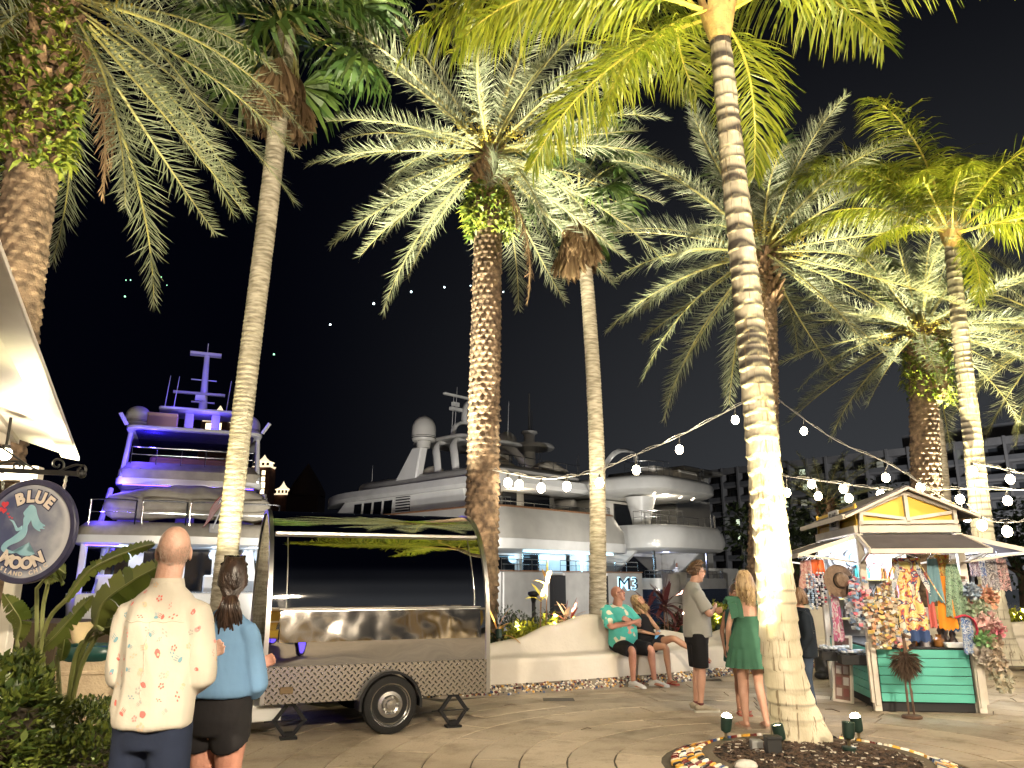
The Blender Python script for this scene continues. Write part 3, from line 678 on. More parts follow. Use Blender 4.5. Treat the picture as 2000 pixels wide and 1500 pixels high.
# slim fan palms
fan_palm([gz(P(437, 1110, 11.6)), P(475, 800, 11.7), P(525, 400, 11.8), P(552, 150, 11.9), P(560, 60, 12)], 'slim pale palm trunk rising left of the trailer into a dark fan crown', .155, .15, 24, 40, 2, 1.15)
fan_palm([gz(P(1165, 1190, 14.6)), P(1166, 900, 14.9), P(1150, 600, 15.2), P(1136, 470, 15.3), P(1128, 380, 15.4)], 'slim grey palm trunk beside the M3 yacht with brown hanging skirt', .155, .13, 12, 44, 5, 1.0)
fan_palm([gz(P(1530, 1140, 18)), P(1507, 800, 18.0), P(1500, 600, 18.0), P(1492, 380, 18.0)], 'slim pale palm trunk showing just right of the ringed coconut trunk', .135, .12, 10, 16, 8, .9)
fan_palm([gz(P(1850, 1120, 19.5)), P(1838, 900, 19.5), P(1812, 700, 19.5), P(1800, 560, 19.5)], 'slim pale palm trunk just right of the shaggy date palm trunk', .15, .13, 8, 10, 9, .9)
# coconut palms
bk1 = coco_bark('coconut_bark', .14, (.40, .35, .24), (.60, .54, .40))
coco_palm([(2.80, 8.05, .08), (2.66, 8.0, .8), P(1510, 1090, 7.95), P(1478, 760, 7.8), P(1440, 400, 7.65), P(1410, 110, 7.52), P(1403, 42, 7.5)], 'tall leaning coconut palm with dark ringed trunk in the round mulch bed', .20, .105,
          [(182, 22, .98), (191, 14, .84), (165, 38, .9), (206, -34, .62), (150, 56, .9), (-3, 34, 1.0), (14, 58, .95), (40, 50, 1), (80, 50, .9), (110, 55, .9), (-80, 86, .6), (60, 20, .8), (128, 20, .85)], 77, bk1, .155, .016, 1.0, 1.42)
bk2 = coco_bark('coconut_bark_grey', .14, (.33, .30, .23), (.52, .48, .37), (.05, .042, .035))
coco_palm([(8.95, 14.75, 0.1), P(1925, 1080, 14.6), P(1893, 800, 14.5), P(1872, 620, 14.4), P(1858, 468, 14.3)], 'coconut palm right of the kiosk with bright lime arching fronds', .21, .125,
          [(178, 30, .8), (165, 56, .95), (150, 74, 1.0), (125, 78, 1.0), (95, 80, 1.0), (60, 76, 1.0), (35, 70, 1.0), (18, 58, 1.05), (6, 42, 1.05), (-10, 18, 1.0), (-30, 62, .9), (200, 70, .9), (-75, -50, .55), (-62, -8, .7), (205, 4, .6), (230, 40, .65), (-100, 40, .6), (188, 52, .8)], 91, bk2, .13, .013, 1.06, 1.6, 1.5)
# ================================================================ GARDEN UPLIGHTS
glow_m = mat('lamp_lens', (1, .9, .65), emit=120, ec=(1, .86, .55)); glow_dim = mat('lamp_lens_hidden', (1, .9, .65), emit=6, ec=(1, .86, .55))
green_m = mat('lamp_green', (.012, .03, .022), rough=.45, metal=.3); brass = mat('lamp_brass', (.35, .30, .20), rough=.35, metal=1)
def uplight(loc, aim, power, c, label, angle=62, z=.0, off=0.03, can=True, group='uplights under the palms', lens=True):
    root = thing('uplight', label, 'garden light', loc, 0, group)
    d = (V(aim)-V(loc)).normalized(); st = MB(); st.lathe([(.045, -.1), (.045, .12), (.06, .12), (.06, .14), (.02, .15)], n=14); st.build('stake', green_m, root, 30)
    kn = MB(); kn.tube([(0, 0, .14), (0, 0, .20)], .015, 6); kn.ball((0, 0, .205), .022, 8, 6); kn.build('knuckle', brass, root)
    q = d.to_track_quat('Z', 'Y').to_matrix().to_4x4(); M = Matrix.Translation((0, 0, .2)) @ q
    h = MB(); h.lathe([(.02, 0.0), (.045, .015), (.052, .05), (.055, .14), (.055, .145), (.048, .145), (.046, .125)], n=16, M=M); h.build('lamp_head', green_m, root, 30)
    l = MB(); (l.ball((0, 0, .135), (.05, .05, .045), 14, 8, M) if lens else l.lathe([(.045, .128), (.03, .136), (.0, .14)], n=14, M=M)); l.build('lens', glow_m if lens else glow_dim, root, 60)
    p = V((0, 0, .2))+d*.2
    lamp('uplight_beam', 'SPOT', p, power, c, .035, p+d, angle, .75, root); return root
WARM = (1, .84, .46); YEL = (1, .88, .42); CREAM = (1, .92, .64)
# near coconut palm: two lit lamps, darker lamps, boxes
uplight((2.06, 8.02, -.06), P(1470, 560, 7.8), 250, CREAM, 'lit garden spotlight left of the big palm trunk, glaring at its lens', 46)
uplight((3.34, 8.02, -.06), P(1450, 420, 7.8), 250, CREAM, 'lit garden spotlight right of the big palm trunk, glaring brightly', 46)
uplight((2.46, 7.62, -.06), P(1120, -30, 7.4), 8000, YEL, 'added green staked spotlight half hidden behind the electrical boxes', 54, lens=False)  # added lamp, tucked behind the boxes to light the left of the crown
uplight((2.97, 7.36, .0), P(1640, -80, 7.4), 8000, YEL, 'black spotlight tilted on its stake at the bed front, right of trunk', 52, lens=False)
bx1 = thing('electrical_box', 'tall black electrical box standing in the mulch left of the trunk', 'electrical box', (2.30, 7.36, -.10)); MB().box((0, 0, .14), (.13, .10, .34)).build('box_body', mat('box_black', (.012, .012, .012), rough=.5), bx1, 30, .006); MB().box((0, -.004, .32), (.14, .115, .025)).build('box_lid', mat('box_black', (0, 0, 0)), bx1, 30, .004)
bx2 = thing('electrical_box', 'grey weathered electrical box just behind the black one', 'electrical box', (2.20, 7.52, -.10)); MB().box((0, 0, .12), (.10, .09, .30)).build('box_body', mat('box_grey', (.20, .20, .19), rough=.6), bx2, 30, .006); MB().box((0, -.05, .14), (.06, .012, .12)).build('cover', mat('box_grey', (0, 0, 0)), bx2, 30, .003)
# bed behind the wall
B_ = lambda u, v, Y, z=.42: V((P(u, v, Y).x, Y, z))
uplight(B_(790, 1200, 12.9), P(930, 250, 14.0), 31000, CREAM, 'spotlight hidden behind the trailer shining up the middle date palm', 42, lens=False)
uplight(B_(1090, 1200, 12.9), P(985, 250, 14.0), 31000, CREAM, 'spotlight in the shrubs right of the trailer aimed at the date palm', 42, lens=False)
uplight(B_(975, 1200, 12.3, .5), P(948, 850, 14.1), 520, (1, .80, .55), 'small spotlight at the wall end lighting the middle palm trunk', 60, lens=False)
uplight(B_(1120, 1200, 13.3), P(1150, 640, 15.2), 3200, CREAM, 'spotlight at the foot of the slim grey palm', 34, lens=False)
uplight(B_(1330, 1200, 14.6), P(1440, 420, 15.6), 35000, CREAM, 'spotlight behind the wall shining up at the date palm behind coconut', 44, lens=False)
uplight(B_(1640, 1200, 16.2), P(1540, 420, 15.6), 35000, CREAM, 'spotlight in the bed left of the kiosk aimed at a date crown', 44, lens=False)
uplight((-3.3, 10.4, 0.0), P(478, 800, 11.7), 1500, CREAM, 'spotlight behind the couple at the foot of the slim left palm', 44, lens=False)
uplight((-4.6, 10.8, 0.0), P(560, 60, 12), 2200, YEL, 'spotlight left of the slim left palm aimed at its crown', 40, lens=False)
uplight((-2.9, 7.6, 0.0), P(190, 60, 8.7), 9000, (1, .9, .58), 'spotlight on the ground behind the couple aimed at left date palm', 46, lens=False)
uplight((-4.0, 8.0, 0.0), P(80, 120, 8.8), 700, WARM, 'spotlight behind the hedge aimed at the thick palm boots', 28, lens=False)
uplight(B_(1690, 1200, 16.4), P(1770, 600, 17.2), 29000, WARM, 'spotlight behind the kiosk aimed at the shaggy date palm', 44, lens=False)
uplight(B_(1890, 1200, 16.6), P(1830, 600, 17.2), 29000, CREAM, 'spotlight behind the kiosk right corner aimed up', 44, lens=False)
uplight((7.9, 13.3, .1), P(1840, 420, 14.3), 14000, YEL, 'spotlight in front of the right coconut palm aimed up its trunk', 40, lens=False)
uplight((10.2, 13.6, .1), P(1900, 420, 14.3), 14000, YEL, 'spotlight right of the right coconut palm aimed at its crown', 44, lens=False)
uplight((8.6, 13.0, .1), P(1930, 1000, 14.6), 260, CREAM, 'small spotlight at the foot of the right coconut palm', 70, lens=False)
uplight(B_(1990, 1200, 17.0), P(2060, 600, 20), 40000, WARM, 'spotlight at the far right aimed at the edge date palm', 46, lens=False)
uplight(V((10.0, 25.0, .0)), P(1614, 940, 27), 700, CREAM, 'spotlight under the small young palm by the hotel', 60, lens=False)
for u, Y, lab in ((1010, 12.75, 'low shrub light behind the trailer end of the wall'), (1075, 13.1, 'low shrub light under the orange leaved plants'), (1400, 15.2, 'low shrub light under the hedge behind the standing man'), (1985, 17.0, 'low shrub light under the hedge at the far right')):
    lo = B_(u, 1200, Y); uplight(lo, lo+V((.1, .35, .8)), 150, (1, .9, .5), lab, 120, lens=False, group='shrub lights in the planting bed')
uplight((-2.75, 3.55, .0), (-3.0, 4.7, 1.0), 420, (1, .9, .5), 'low spotlight in front of the bright clipped shrub', 110, lens=False, group='shrub lights in the planting bed')
# added floodlights out of sight low along the quay, to brighten the yachts
for x, y, ax, ay, az, pw, lab in ((-9.5, 21, -12.5, 31, 4.5, 1300, 'added floodlight before the blue-lit yacht'), (-5.5, 23, -6, 41, 5.5, 4200, 'added floodlight aimed at the M3 yacht port side'), (1.5, 23.5, -1, 43, 5.5, 5200, 'added floodlight aimed at the M3 yacht stern'), (7.5, 28.5, 9.5, 49, 4, 6500, 'added floodlight aimed at the rounded yacht')):
    uplight((x, y, -.0), (ax, ay, az), pw*1.75, (1, .95, .87), lab, 75, lens=False, group='added yacht floodlights')
# ================================================================ SHOP EAVE, HANGING SIGN, HEDGES, BIN AT THE LEFT
white = mat('white_paint', (.74, .70, .62), (.66, .62, .54), 3, .55, bump=.08, bs=20)
shop = thing('shop_building', 'white shop at far left with deep sloping eave and square porch post', 'building')
e1 = V((-4.50, 7.95, 2.68)); dv = V((-.438, .899, 0)); nv = V((-.899, -.438, 0))      # eave corner, eave direction, towards the shop
e0 = e1-dv*7.5; rise = .30
def eb(s, n, z): return e1-dv*s+nv*n+V((0, 0, z+rise*n))
mb = MB()
mb.add([eb(s, n, z) for s in (7.5, 0) for n, z in ((.17, .06), (0, .085), (0, .125), (.17, .19))], [(0, 1, 5, 4), (1, 2, 6, 5), (2, 3, 7, 6), (3, 0, 4, 7), (4, 5, 6, 7), (3, 2, 1, 0)]); mb.build('fascia_board', white, shop, 30, .006)
mb = MB(); mb.add([eb(s, n, z) for s in (7.5, .0) for n, z in ((.172, .10), (3.2, .10), (3.2, .26), (.172, .19))], [(0, 1, 5, 4), (1, 2, 6, 5), (2, 3, 7, 6), (3, 0, 4, 7), (4, 5, 6, 7), (3, 2, 1, 0)]); mb.build('roof', white, shop, 30)
mb = MB()                                                           # soffit batten and gutter trim
mb.add([eb(s, n, z) for s in (7.5, .04) for n, z in ((.55, .098), (.55, .05), (.62, .05), (.62, .098))], [(0, 1, 5, 4), (1, 2, 6, 5), (2, 3, 7, 6), (3, 0, 4, 7), (4, 5, 6, 7), (3, 2, 1, 0)]); mb.build('soffit_batten', white, shop, 30)
def rafter(s):
    m = MB(); m.add([eb(s+d, n, z) for d in (0, .09) for n, z in ((.62, .098), (.62, -.01), (3, -.01), (3, .098))], [(0, 1, 5, 4), (1, 2, 6, 5), (2, 3, 7, 6), (3, 0, 4, 7), (4, 5, 6, 7), (3, 2, 1, 0)]); m.build('rafter', white, shop, 30)
for s in (.05, 1.3, 2.6, 3.9, 5.2): rafter(s)
wl = MB(); a = e1+nv*1.7-dv*.3; b = e0+nv*1.7
wl.bar(V((a.x, a.y, 1.45)), V((b.x, b.y, 1.45)), .12, 3.1); wl.build('wall', white, shop, 30)
pp = P(20, 1180, 6.5); pp.z = 0
ps = MB(); ps.box((pp.x, pp.y, 1.2), (.10, .10, 2.4)); ps.box((pp.x, pp.y, .09), (.16, .16, .18)); ps.build('porch_post', white, shop, 30, .008)
hd = MB(); hd.bar((pp.x-1.1, pp.y-.1, 2.44), (pp.x+.05, pp.y+.06, 2.44), .12, .12); hd.build('porch_beam', white, shop, 30, .006)
lp = P(10, 886, 6.2)
gl = thing('porch_lamp', 'glowing round porch lamp under the white eave at far left', 'lamp', lp)
MB().ball((0, 0, 0), .052, 14, 10).build('globe', mat('porch_globe', (1, .93, .8), emit=16, ec=(1, .88, .66)), gl); m = MB(); m.tube([(0, 0, .045), (0, 0, .3)], .012, 6); m.lathe([(.035, .04), (.03, .07), (.0, .075)], n=12); m.build('stem', mat('iron', (.008, .008, .009), rough=.5), gl)
lamp('porch_light', 'POINT', lp+V((.0, -.02, -.09)), 110, (1, .84, .6), .05)
iron = MATS['iron']
# ---- hanging sign
SY = 5.65; sc0 = P(56, 1037, SY); SR = .372
SM_ = Matrix.Translation(sc0) @ Matrix.Rotation(R(-6), 4, 'Z') @ Matrix.Rotation(R(1.2), 4, 'Y') @ Matrix.Rotation(PI/2, 4, 'X')   # local x right, y up, z towards the viewer
sign = thing('shop_sign', 'round hanging shop sign with mermaid and moon reading BLUE MOON ISLAND CHIC', 'sign', sc0); sign.rotation_euler = SM_.to_euler()
bz = mat('sign_rim', (.022, .022, .06), (.035, .035, .085), 12, .4)
mb = MB(); mb.lathe([(SR*.99, -.022), (SR, -.018), (SR, .018), (SR*.985, .024), (SR*.9, .024), (SR*.885, .012)], n=80); mb.build('sign_rim', bz, sign, 30)
def moon_mat():
    m = mat('sign_moon', (.03, .04, .10), rough=.4); t = m.node_tree; b = t.nodes['Principled BSDF']
    tc = t.nodes.new('ShaderNodeTexCoord'); sp = t.nodes.new('ShaderNodeSeparateXYZ'); t.links.new(tc.outputs['Object'], sp.inputs[0])
    nz = t.nodes.new('ShaderNodeTexNoise'); nz.inputs['Scale'].default_value = 6; nz.inputs['Detail'].default_value = 6; t.links.new(tc.outputs['Object'], nz.inputs[0])
    gr = t.nodes.new('ShaderNodeMath'); gr.operation = 'MULTIPLY_ADD'; gr.inputs[1].default_value = 1.15; gr.inputs[2].default_value = .1; t.links.new(sp.outputs[0], gr.inputs[0])
    ad = t.nodes.new('ShaderNodeMath'); ad.operation = 'MULTIPLY_ADD'; ad.inputs[1].default_value = .75; t.links.new(nz.outputs[0], ad.inputs[0]); t.links.new(gr.outputs[0], ad.inputs[2])
    # paler glowing ring at the moon's edge is part of the print
    ln = t.nodes.new('ShaderNodeVectorMath'); ln.operation = 'LENGTH'; t.links.new(tc.outputs['Object'], ln.inputs[0])
    rg = t.nodes.new('ShaderNodeMapRange'); rg.interpolation_type = 'SMOOTHSTEP'; rg.inputs[1].default_value = SR*.72; rg.inputs[2].default_value = SR*.86; rg.inputs[4].default_value = .35; t.links.new(ln.outputs['Value'], rg.inputs[0])
    a2 = t.nodes.new('ShaderNodeMath'); a2.operation = 'ADD'; t.links.new(ad.outputs[0], a2.inputs[0]); t.links.new(rg.outputs[0], a2.inputs[1])
    cr = t.nodes.new('ShaderNodeValToRGB'); e = cr.color_ramp.elements; e[0].position = .28; e[0].color = (.05, .065, .16, 1); e[1].position = 1.0; e[1].color = (.55, .56, .60, 1)
    k = e.new(.6); k.color = (.20, .22, .30, 1); t.links.new(a2.outputs[0], cr.inputs[0]); t.links.new(cr.outputs[0], b.inputs['Base Color']); return m
mb = MB(); mb.lathe([(SR*.89, .0), (SR*.89, .014), (0, .0142)], n=64); mb.build('moon_face', moon_mat(), sign, 0)
letter = mat('sign_letter', (.80, .70, .60), rough=.5); ledge = mat('sign_letter_edge', (.012, .016, .06), rough=.5); pale = mat('mermaid_blue', (.26, .50, .62), (.36, .60, .70), 8, .5); redm = mat('heart_red', (.62, .05, .07), rough=.5)
def text(s, name, m, parent, M, size, z=.0, ex=.003, off=0.0, bold=False):
    c = bpy.data.curves.new(name, 'FONT'); c.body = s; c.size = size; c.extrude = ex; c.align_x = 'CENTER'; c.align_y = 'CENTER'; c.offset = off; c.resolution_u = 3
    o = bpy.data.objects.new(name, c); col.objects.link(o); dg = bpy.context.evaluated_depsgraph_get(); dg.update()
    me = bpy.data.meshes.new_from_object(o.evaluated_get(dg)); bpy.data.objects.remove(o); me.materials.clear(); me.materials.append(m)
    r = link(name, me, parent); r.matrix_local = M; return r
def arc_text(s, rad, a0, step, size, bottom=False, off=.006, edge=True):
    for i, ch in enumerate(s):
        if ch == ' ': continue
        a = a0-step*i if not bottom else a0+step*i
        p = V((rad*math.cos(R(a)), rad*math.sin(R(a)), .0))
        M = Matrix.Translation(p) @ Matrix.Rotation(R(a-90 if not bottom else a+90), 4, 'Z')
        text(ch, 'letter', letter, sign, Matrix.Translation((0, 0, .018)) @ M, size, ex=.002, off=off)
        if edge: text(ch, 'letter_edge', ledge, sign, Matrix.Translation((0, 0, .0158)) @ M, size, ex=.001, off=off+.0075)
arc_text('BLUE', .242, 113, 19, .115)
arc_text('MOON', .232, -122, 21, .115, True)
arc_text('ISLAND CHIC', .304, -126, 7.4, .042, True, .001, False)
def flat(name, pts, z, m, th=.003):
    mb = MB(); mb.prism([(x*SR, y*SR) for x, y in pts], z, z+th); return mb.build(name, m, sign, 0)
def spl(pts, n=5): return [tuple(p) for p in crom(pts+[pts[0]], n)[:-1]]
body = [(-.08, .30), (-.12, .22), (-.10, .10), (-.16, -.02), (-.30, -.14), (-.42, -.22), (-.48, -.32), (-.43, -.40), (-.30, -.43), (-.14, -.42), (-.04, -.36), (.02, -.28), (.08, -.22), (.09, -.30), (.06, -.36), (.15, -.40), (.24, -.43), (.12, -.47), (-.05, -.46), (-.12, -.415), (-.28, -.375), (-.36, -.33), (-.28, -.27), (-.14, -.21), (-.03, -.12), (.0, .0), (-.01, .1), (.04, .2), (.03, .30)]
flat('mermaid_body', spl(body[::-1], 3), .0145, pale)
flat('mermaid_hair', spl([(-.06, .46), (.02, .50), (.10, .44), (.15, .32), (.24, .18), (.36, .10), (.30, .08), (.36, .04), (.26, .04), (.28, -.01), (.18, .03), (.10, .10), (.05, .2), (.0, .28)][::-1], 3), .0152, pale)
flat('mermaid_face', spl([(-.08, .44), (-.12, .38), (-.14, .34), (-.11, .29), (-.06, .27), (.0, .30), (.02, .4), (-.02, .46)], 3), .0149, pale)
flat('mermaid_arm', spl([(-.12, .10), (-.20, .05), (-.26, .12), (-.32, .19), (-.41, .21), (-.34, .165), (-.28, .08), (-.22, -.01), (-.13, .02)], 3), .0158, pale)
for hx, hy, hs in ((-.56, .50, .08), (-.66, .40, .07), (-.56, .38, .06), (-.46, .32, .03), (-.42, .26, .025), (-.36, .24, .02)):
    flat('heart', [(hx+hs*.95*math.sin(t)**3, hy+hs*.06*(13*math.cos(t)-5*math.cos(2*t)-2*math.cos(3*t)-math.cos(4*t))) for t in [2*PI*k/22 for k in range(22)]][::-1], .0155, redm, .002)
# ---- iron bracket it hangs from
br = thing('sign_bracket', 'black wrought iron bracket with scrolls holding the round sign', 'bracket', (0, 0, 0))
bx = lambda u, v: P(u, v, SY)
mb = MB(); mb.bar(bx(-120, 912), bx(160, 926), .035, .035); mb.ball(bx(160, 926), .032, 8, 6); mb.build('bracket_arm', iron, br, 30)
def spiral(cu, cv, r0, r1, a0, turns, n=40): return [bx(cu+lerp(r0, r1, k/n)*math.cos(a0+turns*2*PI*k/n), cv+lerp(r0, r1, k/n)*math.sin(a0+turns*2*PI*k/n)) for k in range(n+1)]
s1 = MB(); s1.tube([bx(*p) for p in crom([(-20, 915), (10, 903), (35, 901), (45, 908)], 6)]+spiral(35, 910, 12, 3, 0, 1.1), .008, 6); s1.build('scroll', iron, br)
s2 = MB(); s2.tube([bx(*p) for p in crom([(-40, 850), (0, 872), (30, 892), (60, 912), (90, 922), (116, 920)], 5)]+spiral(112, 907, 14, 3, .9, -1.15), .008, 6); s2.build('scroll', iron, br)
s3 = MB(); s3.tube([bx(*p) for p in crom([(108, 923), (128, 915), (148, 908), (162, 910)], 5)]+spiral(158, 919, 11, 4, -1.0, .9), .009, 6); s3.build('scroll', iron, br)
ch = MB()
for (u0, v0, u1, v1) in ((4, 917, 6, 955), (131, 925, 124, 957)):
    a, b = bx(u0, v0), bx(u1, v1)
    for k in range(6):
        p = a.lerp(b, (k+.5)/6); M = Matrix.Translation(p) @ Matrix.Rotation(PI/2*(k % 2), 4, 'Z') @ Matrix.Rotation(PI/2, 4, 'X')
        ch.loft([M @ V((.010*math.cos(t), .018*math.sin(t), 0)) for t in [2*PI*j/8 for j in range(8)]], .0035, (0, 0, 1), 5, closed=True)
ch.build('chain', alu, br)
# ---- clipped hedges
hedge_leaf = leafmat('hedge_leaf', (.030, .052, .010), (.115, .14, .022), .22, .4); lime_leaf = leafmat('lime_leaf', (.14, .17, .012), (.34, .33, .03), .35, .4); dark_leaf = leafmat('dark_leaf', (.012, .022, .010), (.035, .055, .022), .15, .4)
twig_m = mat('twig', (.05, .035, .02), rough=.9)
def leaf(mb, c, d, l, w, up=None):
    s = d.cross(V((rng.gauss(0, .4), rng.gauss(0, .4), 1))); s = s.normalized() if s.length > .01 else V((1, 0, 0)); m_ = c+d*l*.5+V((0, 0, l*.05))
    mb.add([c, m_+s*w, c+d*l, m_-s*w], [(0, 1, 2, 3)])
def hedge(name, c, d, n, lm, lab, cat, rz=0, lw=(.045, .011), rough=.06, round_=.25, group=None, soft=0):
    root = thing(name, lab, cat, c, rz, group); mb = MB(); x, y, z = d
    core = MB(); core.box((0, 0, z*.40), (x*.70, y*.70, z*.74)); core.build('branches', twig_m if not soft else dark_leaf, root, 0)
    for i in range(n):
        f = rng.random(); px, py, pz = rng.uniform(-.5, .5), rng.uniform(-.5, .5), rng.random()
        if f < .42: pz = 1.0; nn = V((0, 0, 1))
        elif f < .72: py = -.5; nn = V((0, -1, 0))
        elif f < .9: px = .5 if rng.random() < .6 else -.5; nn = V((math.copysign(1, px), 0, 0))
        else: py = .5; nn = V((0, 1, 0))
        p = V((px*x, py*y, pz*z)); q = V((px, py, (pz-.5)))
        e = max(0, abs(px)-.5+round_)*max(0, pz-1+round_)+max(0, abs(py)-.5+round_)*max(0, pz-1+round_)+max(0, abs(px)-.5+round_)*max(0, abs(py)-.5+round_)
        p = V((p.x*(1-e*2.2), p.y*(1-e*2.2), p.z*(1-e*1.4)))
        b = noise.noise(V((p.x*4+c[0], p.y*4, p.z*4)))+.6*noise.noise(V((p.x*11, p.y*11, p.z*11+c[1])))
        p = p+nn*(b*rough+rng.uniform(-.05, .015))
        dd = (nn+V((rng.gauss(0, .75), rng.gauss(0, .75), rng.gauss(.25, .6)))).normalized(); k = rng.uniform(.7, 1.3); leaf(mb, p, dd, lw[0]*k, lw[1]*k)
    mb.build('foliage', lm, root, 0); return root
hedge('clipped_hedge', (-3.05, 4.45, 0), (1.1, 1.1, 1.10), 10000, hedge_leaf, 'rounded bright green clipped shrub at the bottom left corner below the sign', 'hedge', R(12), (.06, .014), .11, .28)
hedge('clipped_hedge', (-2.62, 5.25, 0), (1.1, 1.9, .74), 14000, hedge_leaf, 'low flat clipped box hedge beside the man in the cream shirt', 'hedge', R(25), (.034, .010), .05, .2)
hedge('dark_shrub', (-5.0, 8.5, 0), (2.2, 1.2, 1.5), 7000, dark_leaf, 'dark leafy shrub behind the sign post and the broad leaved plant', 'shrub', R(-20), (.07, .016), .25, .6)
hedge('dark_shrub', (-3.6, 9.6, 0), (1.7, .6, .9), 2600, dark_leaf, 'low dark shrub behind the tall waste bin', 'shrub', 0, (.07, .016), .2, .5)
# ---- waste bin
bn = P(178, 1300, 7.4); bn.z = 0
wb = thing('waste_bin', 'square tan concrete waste bin with dark green rounded lid rim', 'waste bin', bn, R(14)); wb.scale = (1.2, 1.2, 1.17)
tan = mat('tan_concrete', (.40, .31, .20), (.50, .40, .27), 9, .85, bump=.4, bs=60)
mb = MB(); mb.box((0, 0, .38), (.36, .36, .76), tx=1.06, ty=1.06); mb.build('bin_body', tan, wb, 30, .015)
mb = MB()
for z in (.34, .66): mb.box((0, 0, z), (.395, .395, .03))
mb.build('bin_bands', tan, wb, 30, .006)
gp = mat('bin_green', (.008, .045, .040), rough=.3)
mb = MB(); q_ = [(.2*math.copysign(abs(math.cos(a))**.6, math.cos(a)), .2*math.copysign(abs(math.sin(a))**.6, math.sin(a))) for a in [2*PI*k/40 for k in range(40)]]
mb.sheet([[(x*s, y*s, z) for x, y in q_] for s, z in ((1.0, .74), (1.12, .77), (1.14, .81), (1.05, .845), (.9, .85), (.82, .82), (.78, .74))], closed_u=True); mb.build('lid_rim', gp, wb, 40)
# ---- bird of paradise plants with broad leaves
bop = leafmat('broad_leaf', (.075, .105, .018), (.15, .175, .04), .3, .35); bops = mat('leaf_stem', (.20, .21, .07), (.13, .15, .04), 6, .5)
def broad_leaf(name, stem, lpts, width, parent, fold=.35, tear=0, flip=1, side=None):
    """stem: list of points; lpts: midrib points; a blade with a fold along the midrib and a few splits"""
    c = crom(lpts, 6); n = len(c); L = []; Rr = []; wv = []
    for i, p in enumerate(c):
        t = (c[min(i+1, n-1)]-c[max(i-1, 0)]).normalized(); s = t.cross(side) if side is not None else t.cross(V((0, -.35, 1))); s.normalize(); nn = s.cross(t)
        k = i/(n-1); w = width*(max(0.02, math.sin(PI*min(1, k*.93+.06)))**.62)
        L.append([p, p+s*w*.5+nn*w*fold*.45+V((0, 0, .01*math.sin(i*2.1))), p+s*w+nn*w*fold*.75]); Rr.append([p, p-s*w*.5+nn*w*fold*.45+V((0, 0, .01*math.sin(i*1.7))), p-s*w+nn*w*fold*.75])
    mb = MB(); q = random.Random(n+int(width*999)+len(name)); m_ = 40
    for rows in (L, Rr):                                             # fine ribs, and splits running in from the edge
        F = []
        for i in range(m_+1):
            f = (n-1)*i/m_; k = min(n-2, int(f)); F.append([rows[k][j].lerp(rows[k+1][j], f-k)+V((0, 0, .0035*(-1)**i*j)) for j in range(3)])
        cuts = sorted(q.sample(range(6, m_-3), 4)); st_ = 0
        for c_ in cuts+[m_]:
            seg = [list(r) for r in F[st_:c_+1]]; dz = q.uniform(-.03, .012)*width/.1
            for r in seg: r[2] = r[2]+V((0, 0, dz)); r[1] = r[1]+V((0, 0, dz*.3))
            if c_ < m_: e = seg[-1]; e[2] = e[2].lerp(seg[-2][2], .6) if len(seg) > 1 else e[2]
            if len(seg) > 1: mb.sheet(seg)
            st_ = c_
    o = mb.build('leaf', bop, parent, 60)
    st = MB(); st.loft(crom(stem, 5)+[c[1]], [(.016, .014)]*(5*(len(stem)-1)+1)+[(.008, .006)], (1, 0, 0), 7); st.loft(c, [(.009*(1-i/n)+.002, .006*(1-i/n)+.002) for i in range(n)], (1, 0, 0), 5); st.build('stalk', bops, parent)
b0 = G(170, 1340, 0); b0 = V((-3.3, 5.9, 0))
plant = thing('broad_leaf_plant', 'bird of paradise plant with long paddle leaves over the waste bin', 'plant', (0, 0, 0))
W_ = lambda u, v, Y: P(u, v, Y)
broad_leaf('a', [b0+V((-.1, 0, .3)), W_(85, 1240, 5.9), W_(128, 1172, 5.8)], [W_(126, 1176, 5.8), W_(168, 1120, 5.7), W_(220, 1090, 5.6), W_(275, 1069, 5.5), W_(302, 1062, 5.4)], .052, plant, .6, side=V((0, 1, .25)))
broad_leaf('b', [b0+V((.05, 0, .2)), W_(165, 1260, 5.4), W_(200, 1230, 5.2)], [W_(186, 1226, 5.2), W_(200, 1180, 5.1), W_(250, 1140, 5.0), W_(300, 1112, 4.9), W_(318, 1102, 4.85)], .105, plant, .5, side=V((.1, 1, .2)))
broad_leaf('c', [b0+V((.1, .05, .1)), W_(150, 1330, 5.5), W_(190, 1240, 5.3)], [W_(182, 1212, 5.3), W_(205, 1226, 5.2), W_(240, 1215, 5.1)], .07, plant, .4, side=V((.2, 1, .5)))
broad_leaf('d', [b0+V((-.2, 0, .2)), W_(66, 1275, 6.0), W_(92, 1248, 5.9)], [W_(64, 1276, 6), W_(100, 1250, 5.9), W_(150, 1195, 5.8), W_(182, 1162, 5.7)], .055, plant, .6, side=V((0, 1, .1)))
broad_leaf('e', [b0+V((-.3, -.1, .3)), W_(34, 1260, 5.3)], [W_(32, 1252, 5.3), W_(40, 1215, 5.25), W_(24, 1185, 5.2), W_(6, 1158, 5.2)], .07, plant, .3, side=V((0, 1, .1)))
broad_leaf('f', [b0+V((-.1, .1, .3)), W_(72, 1220, 6.2), W_(72, 1150, 6.2)], [W_(88, 1130, 6.2), W_(105, 1108, 6.2), W_(128, 1120, 6.1)], .13, plant, .3, side=V((0, 1, .4)))
broad_leaf('g', [b0+V((0, .1, .3)), W_(82, 1230, 6.3), W_(94, 1140, 6.3)], [W_(94, 1140, 6.3), W_(96, 1110, 6.3), W_(86, 1080, 6.3)], .06, plant, .3, side=V((0, 1, .1)))
